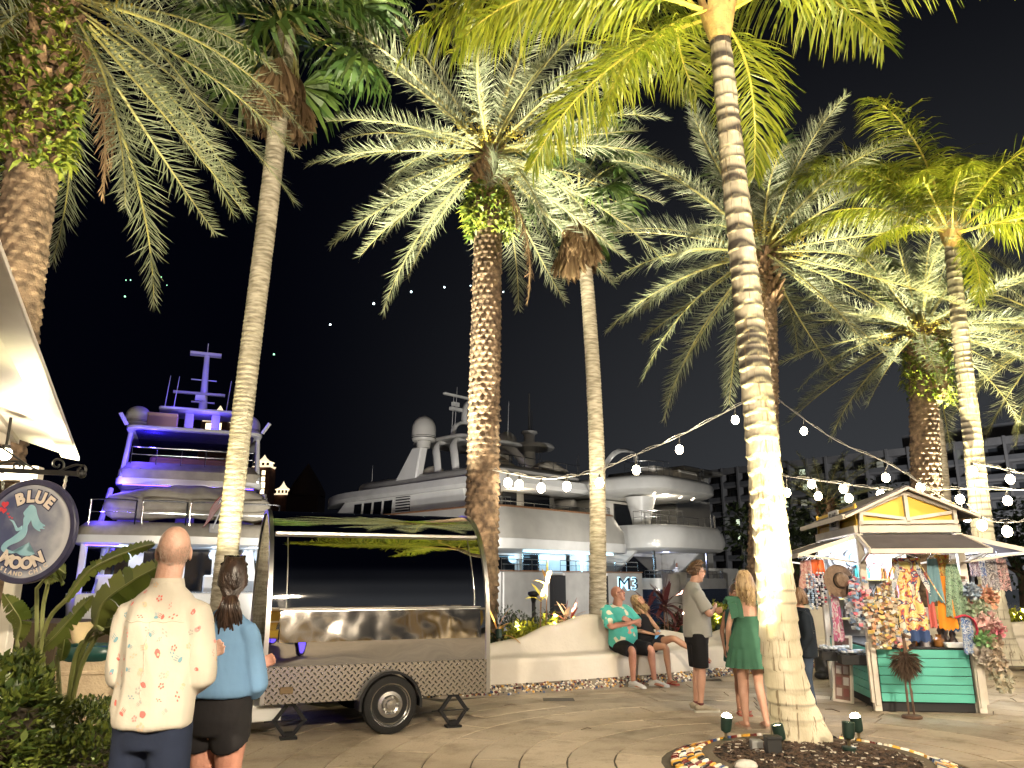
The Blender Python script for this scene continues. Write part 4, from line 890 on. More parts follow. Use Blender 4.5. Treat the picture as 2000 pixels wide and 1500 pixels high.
broad_leaf('h', [b0+V((.1, .1, .3)), W_(112, 1280, 6.0)], [W_(118, 1290, 6), W_(124, 1260, 5.95), W_(128, 1225, 5.9)], .05, plant, .3, side=V((0, 1, .1)))
broad_leaf('i', [b0+V((.15, 0, .1)), W_(140, 1320, 5.5), W_(160, 1255, 5.4)], [W_(210, 1235, 5.3), W_(238, 1222, 5.2), W_(262, 1200, 5.1), W_(275, 1170, 5.0)], .11, plant, .3, side=V((0, 1, .3)))
# ================================================================ YACHTS
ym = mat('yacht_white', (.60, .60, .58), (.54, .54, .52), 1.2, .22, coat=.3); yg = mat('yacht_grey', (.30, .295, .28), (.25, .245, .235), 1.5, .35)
canvas = mat('cover_canvas', (.33, .30, .24), (.26, .235, .19), 3, .85, bump=.5, bs=2.4); glass = mat('dark_glass', (.006, .007, .009), rough=.05, spec=.8)
inox = mat('steel_rail', (.75, .75, .75), rough=.15, metal=1); teak = mat('teak', (.20, .10, .05), (.13, .065, .03), 10, .5); darkm = mat('dark_recess', (.01, .01, .012), rough=.8)
cool = mat('cool_strip', (.5, .85, 1), emit=4, ec=(.45, .8, 1)); blueled = mat('blue_led', (.1, .05, 1), emit=14, ec=(.10, .04, 1))
def plan(b, y0, y1, rc=.8, yb=None, tip=.12, n=6):
    """half-beam b, stern at y0, bow at y1, tapering from yb; counter-clockwise from above"""
    r = []
    for i in range(n+1): a = -PI/2+PI/2*i/n; r.append((b-rc+rc*math.cos(a), y0+rc+rc*math.sin(a)))
    if yb is None: r += [(b-rc+rc*math.cos(a), y1-rc+rc*math.sin(a)) for a in [PI/2*i/n for i in range(n+1)]]
    else:
        for i in range(n+3): s = i/(n+2); r.append((b*(1-(1-tip)*s**2.0), lerp(yb, y1, s)))
    return r+[(-x, y) for x, y in r[::-1]]
def shell(outl, lev, mb):
    """loft an outline through (z, scale-x, shift-y0) levels, closed top and bottom"""
    n = len(outl); vs = []; fs = []
    for z, k, dy in lev:
        for x, y in outl: vs.append((x*k, y+dy, z))
    m = len(lev)
    for i in range(m-1):
        for j in range(n): fs.append((i*n+j, i*n+(j+1) % n, (i+1)*n+(j+1) % n, (i+1)*n+j))
    fs.append(tuple(range(n-1, -1, -1))); fs.append(tuple((m-1)*n+j for j in range(n))); mb.add(vs, fs); return mb
def rail(pts, h, parent, name='railing', rows=2, gap=1.0, r=.022, m=None):
    mb = MB(); pts = [V(p) for p in pts]
    for k in range(rows): mb.tube([p+V((0, 0, h*(1-k/max(1, rows)*.9))) for p in pts], r if k == 0 else r*.6, 5)
    for a, b in zip(pts, pts[1:]):
        L = (b-a).length; n = max(1, int(L/gap))
        for i in range(n+1): p = a.lerp(b, i/n); mb.tube([p, p+V((0, 0, h))], r*.8, 5)
    return mb.build(name, m or inox, parent)
def dome(c, r, h, parent, ped=.35):
    mb = MB(); mb.lathe([(r*.55, -ped), (r*.6, -.02), (r*.9, 0), (r*.99, .08*h)]+[(r, h*.15), (r, h*.45)]+[(r*math.cos(a), h*.45+h*.55*math.sin(a)) for a in [PI/2*i/9 for i in range(1, 9)]]+[(0, h)], c, 24)
    o = mb.build('satellite_dome', mat('dome_white', (.42, .41, .38), rough=.4), parent, 40)
    b = MB(); b.lathe([(r*1.004, h*.11), (r*1.008, h*.125), (r*1.004, h*.14)], c, 24); b.lathe([(r*1.004, h*.18), (r*1.006, h*.19), (r*1.004, h*.20)], c, 24); b.build('dome_band', darkm, o)
def antenna(p, h, parent, lean=(0, 0)):
    mb = MB(); p = V(p); mb.tube([p, p+V((lean[0], lean[1], h))], [.022, .009], 5); mb.lathe([(.05, 0), (.03, .12)], p, 8); mb.build('antenna', mat('antenna_white', (.45, .45, .45), rough=.5), parent)
def pane(x, y0, y1, z0, z1, sx, parent, rake=0, name='window'):
    """a framed side window lying on the plane x"""
    f = MB(); w = MB(); d = .03*sx
    f.add([(x+e, y, z) for e in (0, d) for y, z in ((y0, z0), (y1, z0), (y1+rake, z1), (y0+rake, z1))], [(0, 1, 2, 3), (7, 6, 5, 4), (0, 4, 5, 1), (1, 5, 6, 2), (2, 6, 7, 3), (3, 7, 4, 0)])
    o = f.build(name, ym, parent, 0); k = .05
    w.add([(x+d*1.3, y, z) for y, z in ((y0+k, z0+k), (y1-k, z0+k), (y1+rake-k, z1-k), (y0+rake+k, z1-k))], [(0, 1, 2, 3)]); w.build('pane', glass, o, 0)
# ---------------- the yacht with M3 on its stern
p0 = P(968, 1135, 38.0); al = R(45)
bx_, by_ = math.cos(al), math.sin(al); B = 5.7
st = V((p0.x+B*bx_, p0.y+B*by_, 0))
Y = thing('motor_yacht', 'large white motor yacht with M3 glowing on its stern and two tall domes', 'yacht', st, al, 'yachts moored stern to')
hull = MB(); shell(plan(B, -.3, 40, 1.0, 20, .03), [(-1.9, .86, .3), (-.6, .95, .1), (.6, .99, 0), (2.0, 1.0, 0)], hull); hull.build('hull', yg, Y, 40)
m = MB(); m.box((0, -.9, -.55), (7.6, 1.6, .25)); m.build('swim_platform', teak, Y, 30, .03)
# transom wings and stairs openings
for sx in (-1, 1):
    m = MB(); m.box((sx*1.75, -.42, .75), (.9, .35, 2.2)); m.build('stern_stair', darkm, Y, 30)
    m = MB()
    for k in range(6): m.box((sx*1.75, -.62+.04*k, -.3+k*.36), (.86, .12, .05))
    m.build('stair_tread', mat('teak', (0, 0, 0)), Y, 30)
for sx, x0 in ((-1, -3.95), (0, 0), (1, 3.95)):
    m = MB(); m.box((x0, -.36, .78), (3.3 if sx else 2.5, .16, 2.5)); m.build('transom_panel', yg, Y, 30, .05)
m = MB(); m.bar((-B, -.33, 2.06), (B, -.33, 2.06), .14, .05); m.build('cap_rail', teak, Y, 30)
rail([(-B+.2, -.2, 2.06), (-2.3, -.2, 2.06)], .55, Y); rail([(2.3, -.2, 2.06), (B-.2, -.2, 2.06)], .55, Y); rail([(-1.25, -.2, 2.06), (1.25, -.2, 2.06)], .55, Y)
m = MB(); m.box((2.3, .2, 1.35), (.12, .3, 1.3)); m.build('gate_post', inox, Y)
text('M3', 'yacht_name', mat('name_black', (.008, .008, .01), rough=.3), Y, Matrix.Translation((4.15, -.50, 1.40)) @ Matrix.Rotation(PI/2, 4, 'X') @ Matrix.Scale(1.6, 4, (1, 0, 0)), .98, ex=.02, off=-.012)
text('M3', 'name_backlight', mat('name_glow', (.5, .8, 1), emit=1.3, ec=(.42, .78, 1)), Y, Matrix.Translation((4.15, -.455, 1.40)) @ Matrix.Rotation(PI/2, 4, 'X') @ Matrix.Scale(1.6, 4, (1, 0, 0)), .98, ex=.004, off=.03)
# main deck house: saloon back wall with window and door
m = MB(); m.box((0, 9.5, 2.2), (7.6, 11.5, 2.0)); m.build('main_deck_house', ym, Y, 30, .05)
m = MB(); m.box((-2.0, 3.72, 2.35), (2.7, .06, 1.25)); m.build('saloon_window', glass, Y, 30, .05)
m = MB(); m.box((.55, 3.70, 2.1), (1.25, .08, 1.9)); o = m.build('saloon_door', glass, Y, 30, .02); m = MB(); m.bar((-.12, 3.65, 1.2), (-.12, 3.65, 3.05), .08, .06); m.bar((1.22, 3.65, 1.2), (1.22, 3.65, 3.05), .08, .06); m.bar((-.16, 3.65, 3.08), (1.26, 3.65, 3.08), .08, .08); m.build('door_frame', inox, o)
m = MB(); m.bar((-3.6, 3.2, 1.75), (-1.0, 3.2, 1.75), .7, .16); m.bar((-3.6, 3.5, 2.0), (-1.0, 3.5, 2.0), .12, .35); m.build('aft_sofa', ym, Y, 30, .05)
for sx in (-1, 1):
    m = MB(); m.add([(sx*3.9, y, z) for y, z in ((2.0, .9), (3.6, .9), (3.6, 3.2), (2.5, 3.2))]+[(sx*4.3, y, z) for y, z in ((2.0, .9), (3.6, .9), (3.6, 3.2), (2.5, 3.2))], [(0, 1, 2, 3), (7, 6, 5, 4), (0, 4, 5, 1), (1, 5, 6, 2), (2, 6, 7, 3), (3, 7, 4, 0)]); m.build('side_wing', ym, Y, 30)
m = MB(); m.bar((-3.4, .35, 3.03), (3.9, .35, 3.03), .12, .05); m.build('cool_light_strip', cool, Y)
m = MB(); m.bar((3.86, 2.5, 1.0), (3.86, 2.75, 3.1), .05, .08); m.build('cool_light_strip', cool, Y)
# upper deck overhang: pale fascia below, cream bulwark above, sweeping down at the starboard quarter
m = MB(); shell(plan(B, 0, 26, 1.4, 18, .5), [(3.08, .97, .25), (3.15, 1, 0), (3.65, 1.0, 0)], m); m.build('upper_deck', ym, Y, 40)
m = MB(); shell(plan(B, .06, 24, 1.4, 18, .5), [(3.655, .995, .0), (4.3, .99, .05), (5.2, .93, .55), (5.28, .925, .6)], m); m.build('upper_bulwark', mat('yacht_cream', (.36, .345, .31), (.31, .30, .27), 1.2, .4), Y, 40)
m = MB(); m.loft([(x*.93, y+.58, 5.3) for x, y in plan(B, .06, 24, 1.4, 18, .5)], (.05, .03), (0, 0, 1), 6, closed=True); m.build('teak_cap', teak, Y)
pl = plan(B*.91, .8, 9, 1.3); rail([(x, y, 5.25) for x, y in pl if y < 4], .5, Y, gap=1.3)
# upper deck house with the louvred, glazed port side
XH = 3.75
m = MB(); m.add([(x, y, z) for z, y0, y1 in ((5.0, 4.2, 18.6), (6.75, 4.7, 16.2)) for x, y in ((-XH, y0), (XH, y0), (XH, y1), (-XH, y1))], [(3, 2, 1, 0), (4, 5, 6, 7), (0, 1, 5, 4), (1, 2, 6, 5), (2, 3, 7, 6), (3, 0, 4, 7)]); m.build('bridge_house', ym, Y, 30, .06)
for k in range(4): pane(-XH-.003, 11.2+k*1.08, 11.2+k*1.08+.95, 5.02, 6.42, -1, Y, -.14)
m = MB(); m.box((-XH-.02, 10.1, 5.75), (.03, 1.4, 1.5)); o = m.build('louvre_panel', darkm, Y, 30)
for k in range(9): m = MB(); m.bar((-XH-.05, 9.4, 5.08+.165*k), (-XH-.05, 10.8, 5.08+.165*k), .05, .075); m.build('louvre_slat', ym, o, 30)
m = MB(); m.box((-.6, 4.18, 5.9), (1.1, .06, 1.7)); m.build('aft_door', glass, Y)
m = MB(); m.box((1.7, 4.19, 6.0), (2.2, .06, 1.1)); m.build('aft_window', glass, Y)
st_ = MB()
for k in range(7): st_.box((-2.7, 3.2+.2*k, 5.0+.27*k), (.8, .24, .06))
st_.bar((-2.28, 3.1, 5.0), (-2.28, 4.5, 6.9), .05, .12); st_.bar((-3.12, 3.1, 5.0), (-3.12, 4.5, 6.9), .05, .12); st_.build('deck_stair', teak, Y, 30)
vg = MB()
for j in (0, 1):
    for k in range(6): vg.box((-B*.985, 7.2+j*.95, 4.05+k*.13), (.05, .75, .05))
vg.build('vent_grille', darkm, Y)
# sun deck slab with brow, canvas covers, arch and mast
m = MB(); shell(plan(4.25, 1.6, 21.0, 1.2, 15, .5), [(6.55, .96, .2), (6.75, 1, 0), (7.15, .97, .1)], m); m.build('sun_deck', ym, Y, 40)
m = MB(); shell(plan(3.85, 2.1, 17.5, 1.0, 13, .5), [(7.15, 1, 0), (7.5, .98, 0), (7.75, .9, .3)], m); m.build('sun_deck_coaming', yg, Y, 40)
for (x, y, a, b, h) in ((1.9, 3.4, 1.6, .8, .95), (-1.3, 4.6, 1.5, .9, 1.1), (-2.6, 8.8, .6, 1.2, .8), (3.1, 6.0, .5, 1.0, .8)):
    m = MB(); m.ball((x, y, 7.55), (a, b, h), 16, 8); m.box((x, y, 7.5), (a*1.7, b*1.7, h*1.25), tx=.85, ty=.8); fuse(m, .09, 'canvas_cover', canvas, Y, 5, lump=(.06, 2.2, (1, 1, 1)))
rail([(-3.6, 2.4, 7.4), (3.6, 2.4, 7.4)], .9, Y, gap=1.1)
ar = MB()
for y in (7.0, 8.6):
    c = crom([(-3.15, y-1.1, 7.3), (-3.0, y-.7, 8.6), (-2.55, y-.1, 9.55), (-1.6, y, 9.95), (0, y, 10.02), (1.6, y, 9.95), (2.55, y-.1, 9.55), (3.0, y-.7, 8.6), (3.15, y-1.1, 7.3)], 5)
    ar.loft(c, (.30, .16), (0, 1, 0), 8)
ar.build('radar_arch', ym, Y, 40)
m = MB(); m.prism(plan(2.75, 6.0, 11.0, .7), 9.82, 10.02); m.build('hardtop', yg, Y, 30, .05)
for k in range(6): o = MB().lathe([(.11, 0), (.11, .02)], (-1.8+.72*k, 6.6+(k % 2)*.8, 9.80), 12).build('ceiling_spot', ym, Y)
m = MB()
c = crom([(-1.9, 7.8, 10.0), (-1.75, 7.8, 10.7), (-1.1, 7.9, 11.1), (0, 7.9, 11.15), (1.1, 7.9, 11.1), (1.75, 7.8, 10.7), (1.9, 7.8, 10.0)], 5); m.loft(c, (.22, .12), (0, 1, 0), 8)
c = crom([(-1.0, 7.8, 11.1), (-.75, 8, 12.1), (-.3, 8.1, 12.6), (.3, 8.1, 12.6), (.75, 8, 12.1), (1.0, 7.8, 11.1)], 5); m.loft(c, (.25, .12), (0, 1, 0), 8); m.build('mast_frame', ym, Y, 40)
m = MB(); m.box((-1.2, 8, 12.75), (2.6, .18, .12)); m.box((-1.5, 8, 11.9), (.9, .25, .2)); m.box((-1.55, 8, 12.2), (.5, .2, .25)); m.tube([(0, 8, 12.5), (0, 8.1, 14.2)], [.09, .04], 6); m.ball((0, 8.1, 14.3), .1, 8, 6); m.build('radar', ym, Y, 30)
for sx in (-1, 1):
    m = MB(); m.add([(sx*a, y, z) for a in (3.2, 3.75) for y, z in ((9.0, 7.3), (11.2, 7.3), (9.4, 9.4), (8.5, 9.4))], [(0, 1, 2, 3), (7, 6, 5, 4), (0, 4, 5, 1), (1, 5, 6, 2), (2, 6, 7, 3), (3, 7, 4, 0)]); m.build('dome_pylon', ym, Y, 30, .08)
    dome((sx*3.5, 8.6, 9.7), .72, 1.55, Y, .4)
for x, y, z, h in ((-2.5, 7.2, 10.0, 2.6), (-1.9, 7.6, 10.8, 2.4), (1.5, 7.4, 11.0, 2.6), (2.2, 7.2, 10.0, 2.9)): antenna((x, y, z), h, Y, (.12, 0))
antenna((-3.2, 14.2, 7.3), 1.6, Y)
rail([(-3.6, 12.2, 7.15), (-2.9, 15.2, 7.15), (0, 16.6, 7.15)], .6, Y)
m = MB(); m.tube([(4.2, 1.5, 5.2), (4.2, 1.5, 6.55)], .05, 6); m.tube([(-4.0, 1.5, 5.2), (-4.0, 1.5, 6.55)], .05, 6); m.build('deck_pillar', inox, Y)
m = MB(); m.box((4.45, 6, 6.2), (.5, 5, .5)); m.build('side_locker', ym, Y, 30, .15)
lamp('cockpit_light', 'POINT', (1.0, 1.9, 2.9), 110, (.40, .72, 1), .3, parent=Y); lamp('cockpit_light', 'POINT', (3.4, 2.2, 2.9), 130, (.35, .70, 1), .3, parent=Y)
lamp('upper_deck_light', 'POINT', (-1.5, 2.6, 6.45), 200, (1, .84, .62), .2, parent=Y)
m = MB(); m.lathe([(.09, 0), (.09, .03)], (-1.5, 2.6, 6.5), 12); m.build('ceiling_lamp', mat('warm_panel', (1, .85, .6), emit=8, ec=(1, .85, .6)), Y)
# ---------------- the rounder white yacht farther right
p1 = P(1285, 1135, 47.0); al2 = R(47); B2 = 4.3
Z = thing('motor_yacht', 'white yacht with rounded stern decks moored beyond the M3 yacht', 'yacht', V((p1.x+B2*math.cos(al2), p1.y+B2*math.sin(al2), 0)), al2, 'yachts moored stern to')
navy = mat('hull_navy', (.012, .018, .035), rough=.12, coat=.5)
m = MB(); shell(plan(B2, -.4, 36, 1.2, 18, .03), [(-1.9, .86, .3), (-.6, .95, .1), (.3, 1, 0), (1.1, 1.0, 0)], m); m.build('hull', navy, Z, 40)
m = MB(); shell(plan(B2, -.4, 33, 1.2, 18, .03), [(1.1, 1.0, 0), (1.75, .995, 0)], m); m.build('main_bulwark', yg, Z, 40)
rail([(x, y, 1.75) for x, y in plan(B2*.96, -.2, 9, 1.2) if y < 6], .45, Z, gap=1.4)
for k in range(4): o = MB().box((-B2*1.0-.01, 6+k*1.0, .95+.0*k), (.05, .5, .12)).build('porthole_light', mat('cabin_light', (1, .9, .7), emit=5, ec=(1, .9, .7)), Z)
m = MB(); m.box((0, 10.5, 2.4), (6.6, 12, 2.2)); m.build('main_deck_house', ym, Z, 30, .05)
m = MB(); m.box((-.3, 4.46, 2.3), (5.6, .08, 1.8)); m.build('glass_wall', glass, Z)
m = MB(); m.box((-3.34, 10.2, 2.4), (.08, 8.5, 1.0)); m.build('side_window', glass, Z)
for sx in (-1, 1):
    m = MB(); m.add([(sx*a, y, z) for a in (3.6, 3.95) for y, z in ((4.2, 1.4), (6.2, 1.4), (4.6, 3.5), (1.6, 3.5))], [(0, 1, 2, 3), (7, 6, 5, 4), (0, 4, 5, 1), (1, 5, 6, 2), (2, 6, 7, 3), (3, 7, 4, 0)]); m.build('raked_wing', ym, Z, 30, .05)
    m = MB(); m.tube([(sx*3.2, .9, 1.2), (sx*3.2, .9, 3.5)], .08, 8); m.build('deck_pillar', inox, Z)
m = MB(); shell(plan(B2+.15, -.9, 24, 2.4, 15, .5), [(3.4, .93, .35), (3.55, .985, .08), (4.0, 1.0, 0), (4.7, .97, .15), (4.95, .93, .35)], m); m.build('upper_deck', ym, Z, 50)
rail([(x, y, 4.95) for x, y in plan(B2*.92, -.4, 9, 2.2) if y < 6], .85, Z, gap=1.3)
m = MB(); m.box((0, 10, 5.9), (6.0, 9.5, 2.0)); m.build('bridge_house', ym, Z, 30, .2)
m = MB(); m.box((.6, 5.2, 5.9), (3.6, .1, 1.6)); m.build('bridge_glass', glass, Z)
m = MB(); m.lathe([(.55, 0), (.75, 1.0), (1.0, 1.9)], (-2.0, 2.5, 4.95), 20); m.build('curved_bar', ym, Z)
m = MB(); shell(plan(B2+.1, -.2, 18, 2.2, 12, .5), [(7.0, .94, .35), (7.2, 1.0, 0), (7.75, .99, 0), (8.05, .93, .3)], m); m.build('sun_deck', ym, Z, 50)
rail([(x, y, 8.0) for x, y in plan(B2*.92, .3, 8, 2.0) if y < 6], .95, Z, gap=1.2)
for (x, y, a, b, h) in ((1.6, 1.6, 1.2, .7, .8), (-1.2, 1.8, 1.2, .7, .8)): m = MB(); m.box((x, y, 8.4), (a*2, b*2, h)); m.build('sun_lounge', mat('lounge_white', (.55, .53, .48), rough=.8), Z, 30, .15)
m = MB(); c = crom([(-1.4, 6.4, 8.0), (-1.2, 5.9, 9.3), (-.9, 5.2, 10.2), (.2, 5.0, 10.5), (1.6, 5.2, 10.4), (1.9, 5.4, 9.9)], 6); m.loft(c, (.22, .12), (0, 1, 0), 8); m.build('crane_arch', ym, Z, 40)
m = MB(); m.tube([(-1.5, 12.6, 8), (-1.5, 12.6, 12.4)], [.55, .42], 12); m.lathe([(.5, 11.0), (1.8, 11.2), (1.9, 11.35), (1.8, 11.5), (.5, 11.6)], (-1.5, 12.6, 0), 24); m.lathe([(.3, 12.3), (.62, 12.45), (.6, 12.6), (.2, 12.7)], (-1.5, 12.6, 0), 16); m.build('mast_column', ym, Z, 40)
m = MB(); m.tube([(-1.5, 12.6, 12.6), (-1.5, 12.6, 15.6)], [.10, .06], 6); m.tube([(-1.2, 12.6, 12.6), (-1.2, 12.6, 14.3)], .03, 5); m.build('signal_mast', mat('mast_dark', (.03, .03, .03), rough=.6), Z)
for x, y, h in ((-3.2, 10, 2.6), (-2.8, 10.6, 3.2), (-3.4, 11.6, 2.6), (-3.0, 12.4, 3), (1.0, 10, 2.6), (1.8, 10.5, 3)): antenna((x, y, 8.0), h, Z)
lamp('aft_deck_light', 'POINT', (-.8, 1.4, 6.85), 420, (1, .86, .66), .25, parent=Z); lamp('aft_deck_light', 'POINT', (0, 2, 3.2), 50, (.55, .62, 1), .25, parent=Z)
cl = mat('deck_lamp', (1, .9, .7), emit=10, ec=(1, .88, .66))
for k in range(8): o = MB().lathe([(.07, 0), (.07, .03)], (-2.8+.8*k, .9+.6*(k % 2), 6.97), 10).build('ceiling_lamp', cl, Z)
# small neighbour motor boat behind them with a square wheelhouse
p2 = P(1432, 1135, 60); K = thing('cabin_cruiser', 'dim square wheelhouse of a boat far behind the rounded white yacht', 'boat', (p2.x, p2.y, 0), R(45), 'yachts moored stern to')
m = MB(); shell(plan(3.2, 0, 18, .8, 9, .05), [(-1.8, .9, 0), (2.5, 1, 0)], m); m.build('hull', ym, K, 40)
m = MB(); m.box((0, 6, 6.2), (5.0, 6, 7.4)); m.build('cabin', ym, K, 30, .1); m = MB(); m.box((0, 2.95, 8.6), (4.4, .1, 1.5)); m.build('window', glass, K); m = MB(); m.box((0, 5.6, 10.1), (5.8, 7.6, .35)); m.build('roof', yg, K, 30, .1)
# ---------------- the blue-lit yacht at the left, stern towards us
al3 = R(22); p3 = P(352, 1135, 29.5)
X = thing('motor_yacht', 'blue-lit three deck yacht at left with slim purple mast and canvas-covered decks', 'yacht', (p3.x, p3.y, 0), al3, 'yachts moored stern to')
B3 = 3.75
m = MB(); shell(plan(B3, -.3, 30, .8, 15, .03), [(-1.9, .86, .3), (-.6, .95, .1), (1.15, 1.0, 0)], m); m.build('hull', ym, X, 40)
m = MB(); m.box((0, -.75, -.5), (6.4, 1.3, .2)); m.build('swim_platform', teak, X, 30, .03)
m = MB()
for x in (-2.6, -.9, .9, 2.6): m.box((x, -.36, .55), (1.5, .12, 1.2))
m.build('transom_panel', ym, X, 30, .04)
m = MB(); m.box((0, 8.5, 2.0), (6.2, 10, 2.1)); m.build('main_deck_house', ym, X, 30, .05)
for x, w in ((-2.45, .9), (-1.0, 1.1), (.6, 1.1), (1.9, 1.0)): m = MB(); m.box((x, 3.47, 1.95), (w, .08, 1.8)); o = m.build('saloon_door', glass, X, 30); m = MB(); m.bar((x-w/2, 3.4, 1.05), (x-w/2, 3.4, 2.9), .07, .05); m.bar((x+w/2, 3.4, 1.05), (x+w/2, 3.4, 2.9), .07, .05); m.build('door_frame', ym, o, kind='stuff')
for x in (-3.35, 3.35):
    m = MB(); m.bar((x, .35, 1.0), (x, .35, 2.9), .22, .22); m.build('deck_pillar', ym, X, 30, .03)
    m = MB(); m.bar((x*.86, .5, 1.0), (x*.80, 2.0, 2.85), .08, .3); m.build('side_stair', inox, X, 30)
for x, y, w in ((-2.2, 1.2, 1.4), (1.6, 1.6, 1.6)): m = MB(); m.box((x, y, 1.45), (w, .75, .7)); m.build('cockpit_bar', ym, X, 30, .05)
m = MB(); shell(plan(B3, 0, 20, .6, 13, .5), [(2.85, .97, .2), (2.92, 1, 0), (3.2, 1.0, 0)], m); m.build('upper_deck', ym, X, 40)
m = MB(); shell(plan(B3*.99, .05, 18, .6, 13, .5), [(3.205, 1, 0), (3.5, .98, .05), (3.72, .92, .3)], m); m.build('bulwark_cover', canvas, X, 40)
m = MB(); m.box((1.2, -.03, 3.52), (.75, .1, .35)); m.build('mooring_hatch', yg, X, 30, .02)
for x0 in (-3.3, -1.55, .1, 1.85):
    m = MB(); c = crom([(x0, .25, 3.6), (x0, .25, 4.35), (x0+.12, .25, 4.5), (x0+1.4, .25, 4.5), (x0+1.52, .25, 4.35), (x0+1.52, .25, 3.6)], 4); m.tube(c, .028, 6); m.tube([(x0, .25, 4.05), (x0+1.52, .25, 4.05)], .015, 5); m.build('rail_hoop', inox, X)
m = MB(); m.box((0, 8.5, 4.6), (5.4, 9, 2.0)); m.build('upper_house', ym, X, 30, .05)
for x in (-1.0, .75): m = MB(); m.box((x, 3.96, 4.6), (1.0, .08, 1.5)); m.build('aft_door', glass, X)
m = MB(); shell(plan(2.75, 1.5, 15, .5, 10, .5), [(5.25, .99, 0), (5.3, 1, 0), (5.5, 1, 0)], m); m.build('bridge_deck', ym, X, 40)
m = MB(); shell(plan(2.72, 1.52, 14, .5, 10, .5), [(5.505, 1, 0), (5.85, .99, .03), (6.2, .9, .5)], m); m.build('bridge_cover', canvas, X, 40)
rail([(-2.3, 1.9, 6.1), (2.3, 1.9, 6.1)], .85, X, gap=.8)
m = MB(); m.box((0, 3.6, 6.3), (3.4, .8, .9)); m.build('sun_seat', mat('seat_brown', (.20, .09, .06), rough=.7), X, 30, .08)
for sx in (-1, 1):
    m = MB(); m.bar((sx*2.55, 1.8, 5.4), (sx*2.5, 3.2, 8.0), .16, .5); m.build('hardtop_wing', ym, X, 30, .04)
    m = MB(); m.tube([(sx*2.9, 2.3, 5.1), (sx*3.1, .9, 2.95)], .1, 8); m.build('blue_lit_strut', ym, X)
m = MB(); m.prism(plan(2.62, 1.7, 7.0, .5), 7.92, 8.1); m.build('hardtop', ym, X, 30, .03)
m = MB(); m.prism(plan(2.3, 2.0, 6.4, .4), 7.88, 7.92); m.build('glossy_ceiling', mat('gloss_ceiling', (.05, .04, .16), rough=.08, bump=.5, bs=1.6), X)
for sx in (-1, 1): m = MB(); m.bar((sx*2.6, 1.9, 8.1), (sx*2.85, 1.6, 8.6), .1, .12); m.build('hardtop_fin', ym, X, 30)
dome((-2.3, 2.9, 8.35), .48, .95, X, .25); dome((2.1, 3.3, 8.35), .48, .95, X, .25)
m = MB(); m.box((-1.35, 3.0, 8.55), (1.15, .9, .85)); m.build('deck_locker', mat('locker_tan', (.50, .33, .17), rough=.6), X, 30, .03)
for x in (-.35, .72): m = MB(); m.bar((x, 3.2, 8.1), (x, 3.4, 9.2), .35, .3); m.build('mast_post', ym, X, 30, .03)
m = MB(); m.prism(plan(1.55, 2.5, 4.6, .2), 9.2, 9.32); m.build('mast_platform', ym, X, 30, .02)
m = MB(); m.tube([(.15, 3.6, 9.3), (.12, 3.7, 11.0), (.1, 3.8, 12.6)], [.19, .14, .11], 10); m.bar((-.6, 3.8, 12.66), (.7, 3.8, 12.66), .4, .14); m.tube([(.1, 3.8, 12.7), (.1, 3.8, 13.3)], .02, 5); m.bar((-.45, 3.75, 11.2), (.6, 3.75, 11.2), .06, .05); m.bar((-.35, 3.65, 9.95), (.6, 3.65, 9.95), .1, .06); m.build('mast', ym, X, 40)
m = MB(); m.bar((-1.1, 3.4, 10.35), (1.0, 3.4, 10.35), .16, .12); m.build('radar', yg, X, 30); m = MB(); m.box((0, 3.5, 10.12), (.4, .3, .3)); m.build('radar_base', ym, X)
for x in (-1.35, -1.0, 1.1, 1.4): antenna((x, 3.0, 9.32), 1.75, X, (.1, 0))
for x, y, z, pw in ((-2.85, 1.1, 2.7, 120), (-2.6, 1.2, 5.1, 330), (-2.9, .2, 4.0, 70), (-2.1, 1.5, 6.9, 260), (-.9, 2.2, 9.9, 90), (.5, 2.0, 11.4, 150), (.3, 2.7, 8.7, 120), (-3.5, -.2, 1.3, 50), (-1.6, 2.4, 7.6, 100), (2.1, 2.0, 9.0, 40)):
    lamp('blue_deck_light', 'POINT', (x, y, z), pw*.62, (.10, .06, 1), .12, parent=X)
for a, b in (((-2.45, 1.52, 5.22), (2.4, 1.52, 5.22)), ((-3.3, .06, 2.83), (-2.2, .06, 2.83)), ((-1.0, 3.9, 5.2), (.4, 3.9, 5.2))): m = MB(); m.bar(a, b, .04, .03); m.build('blue_light_strip', blueled, X)
for x in (-2.2, -.4, 1.2, 2.6): lamp('cockpit_light', 'POINT', (x, 1.3, 2.7), 70, (.62, .78, 1), .2, parent=X)
def lower(z): return z if z < 6.2 else 6.2+(z-6.2)*.763 if z < 8.1 else 7.65+(z-8.1)*.82
for o in list(bpy.data.objects):
    if o.parent == X or (o.parent and o.parent.parent == X):
        if o.type == 'LIGHT': o.location.z = lower(o.location.z)
        elif o.type == 'MESH' and o.data.users == 1:
            for v in o.data.vertices: v.co.z = lower(v.co.z)
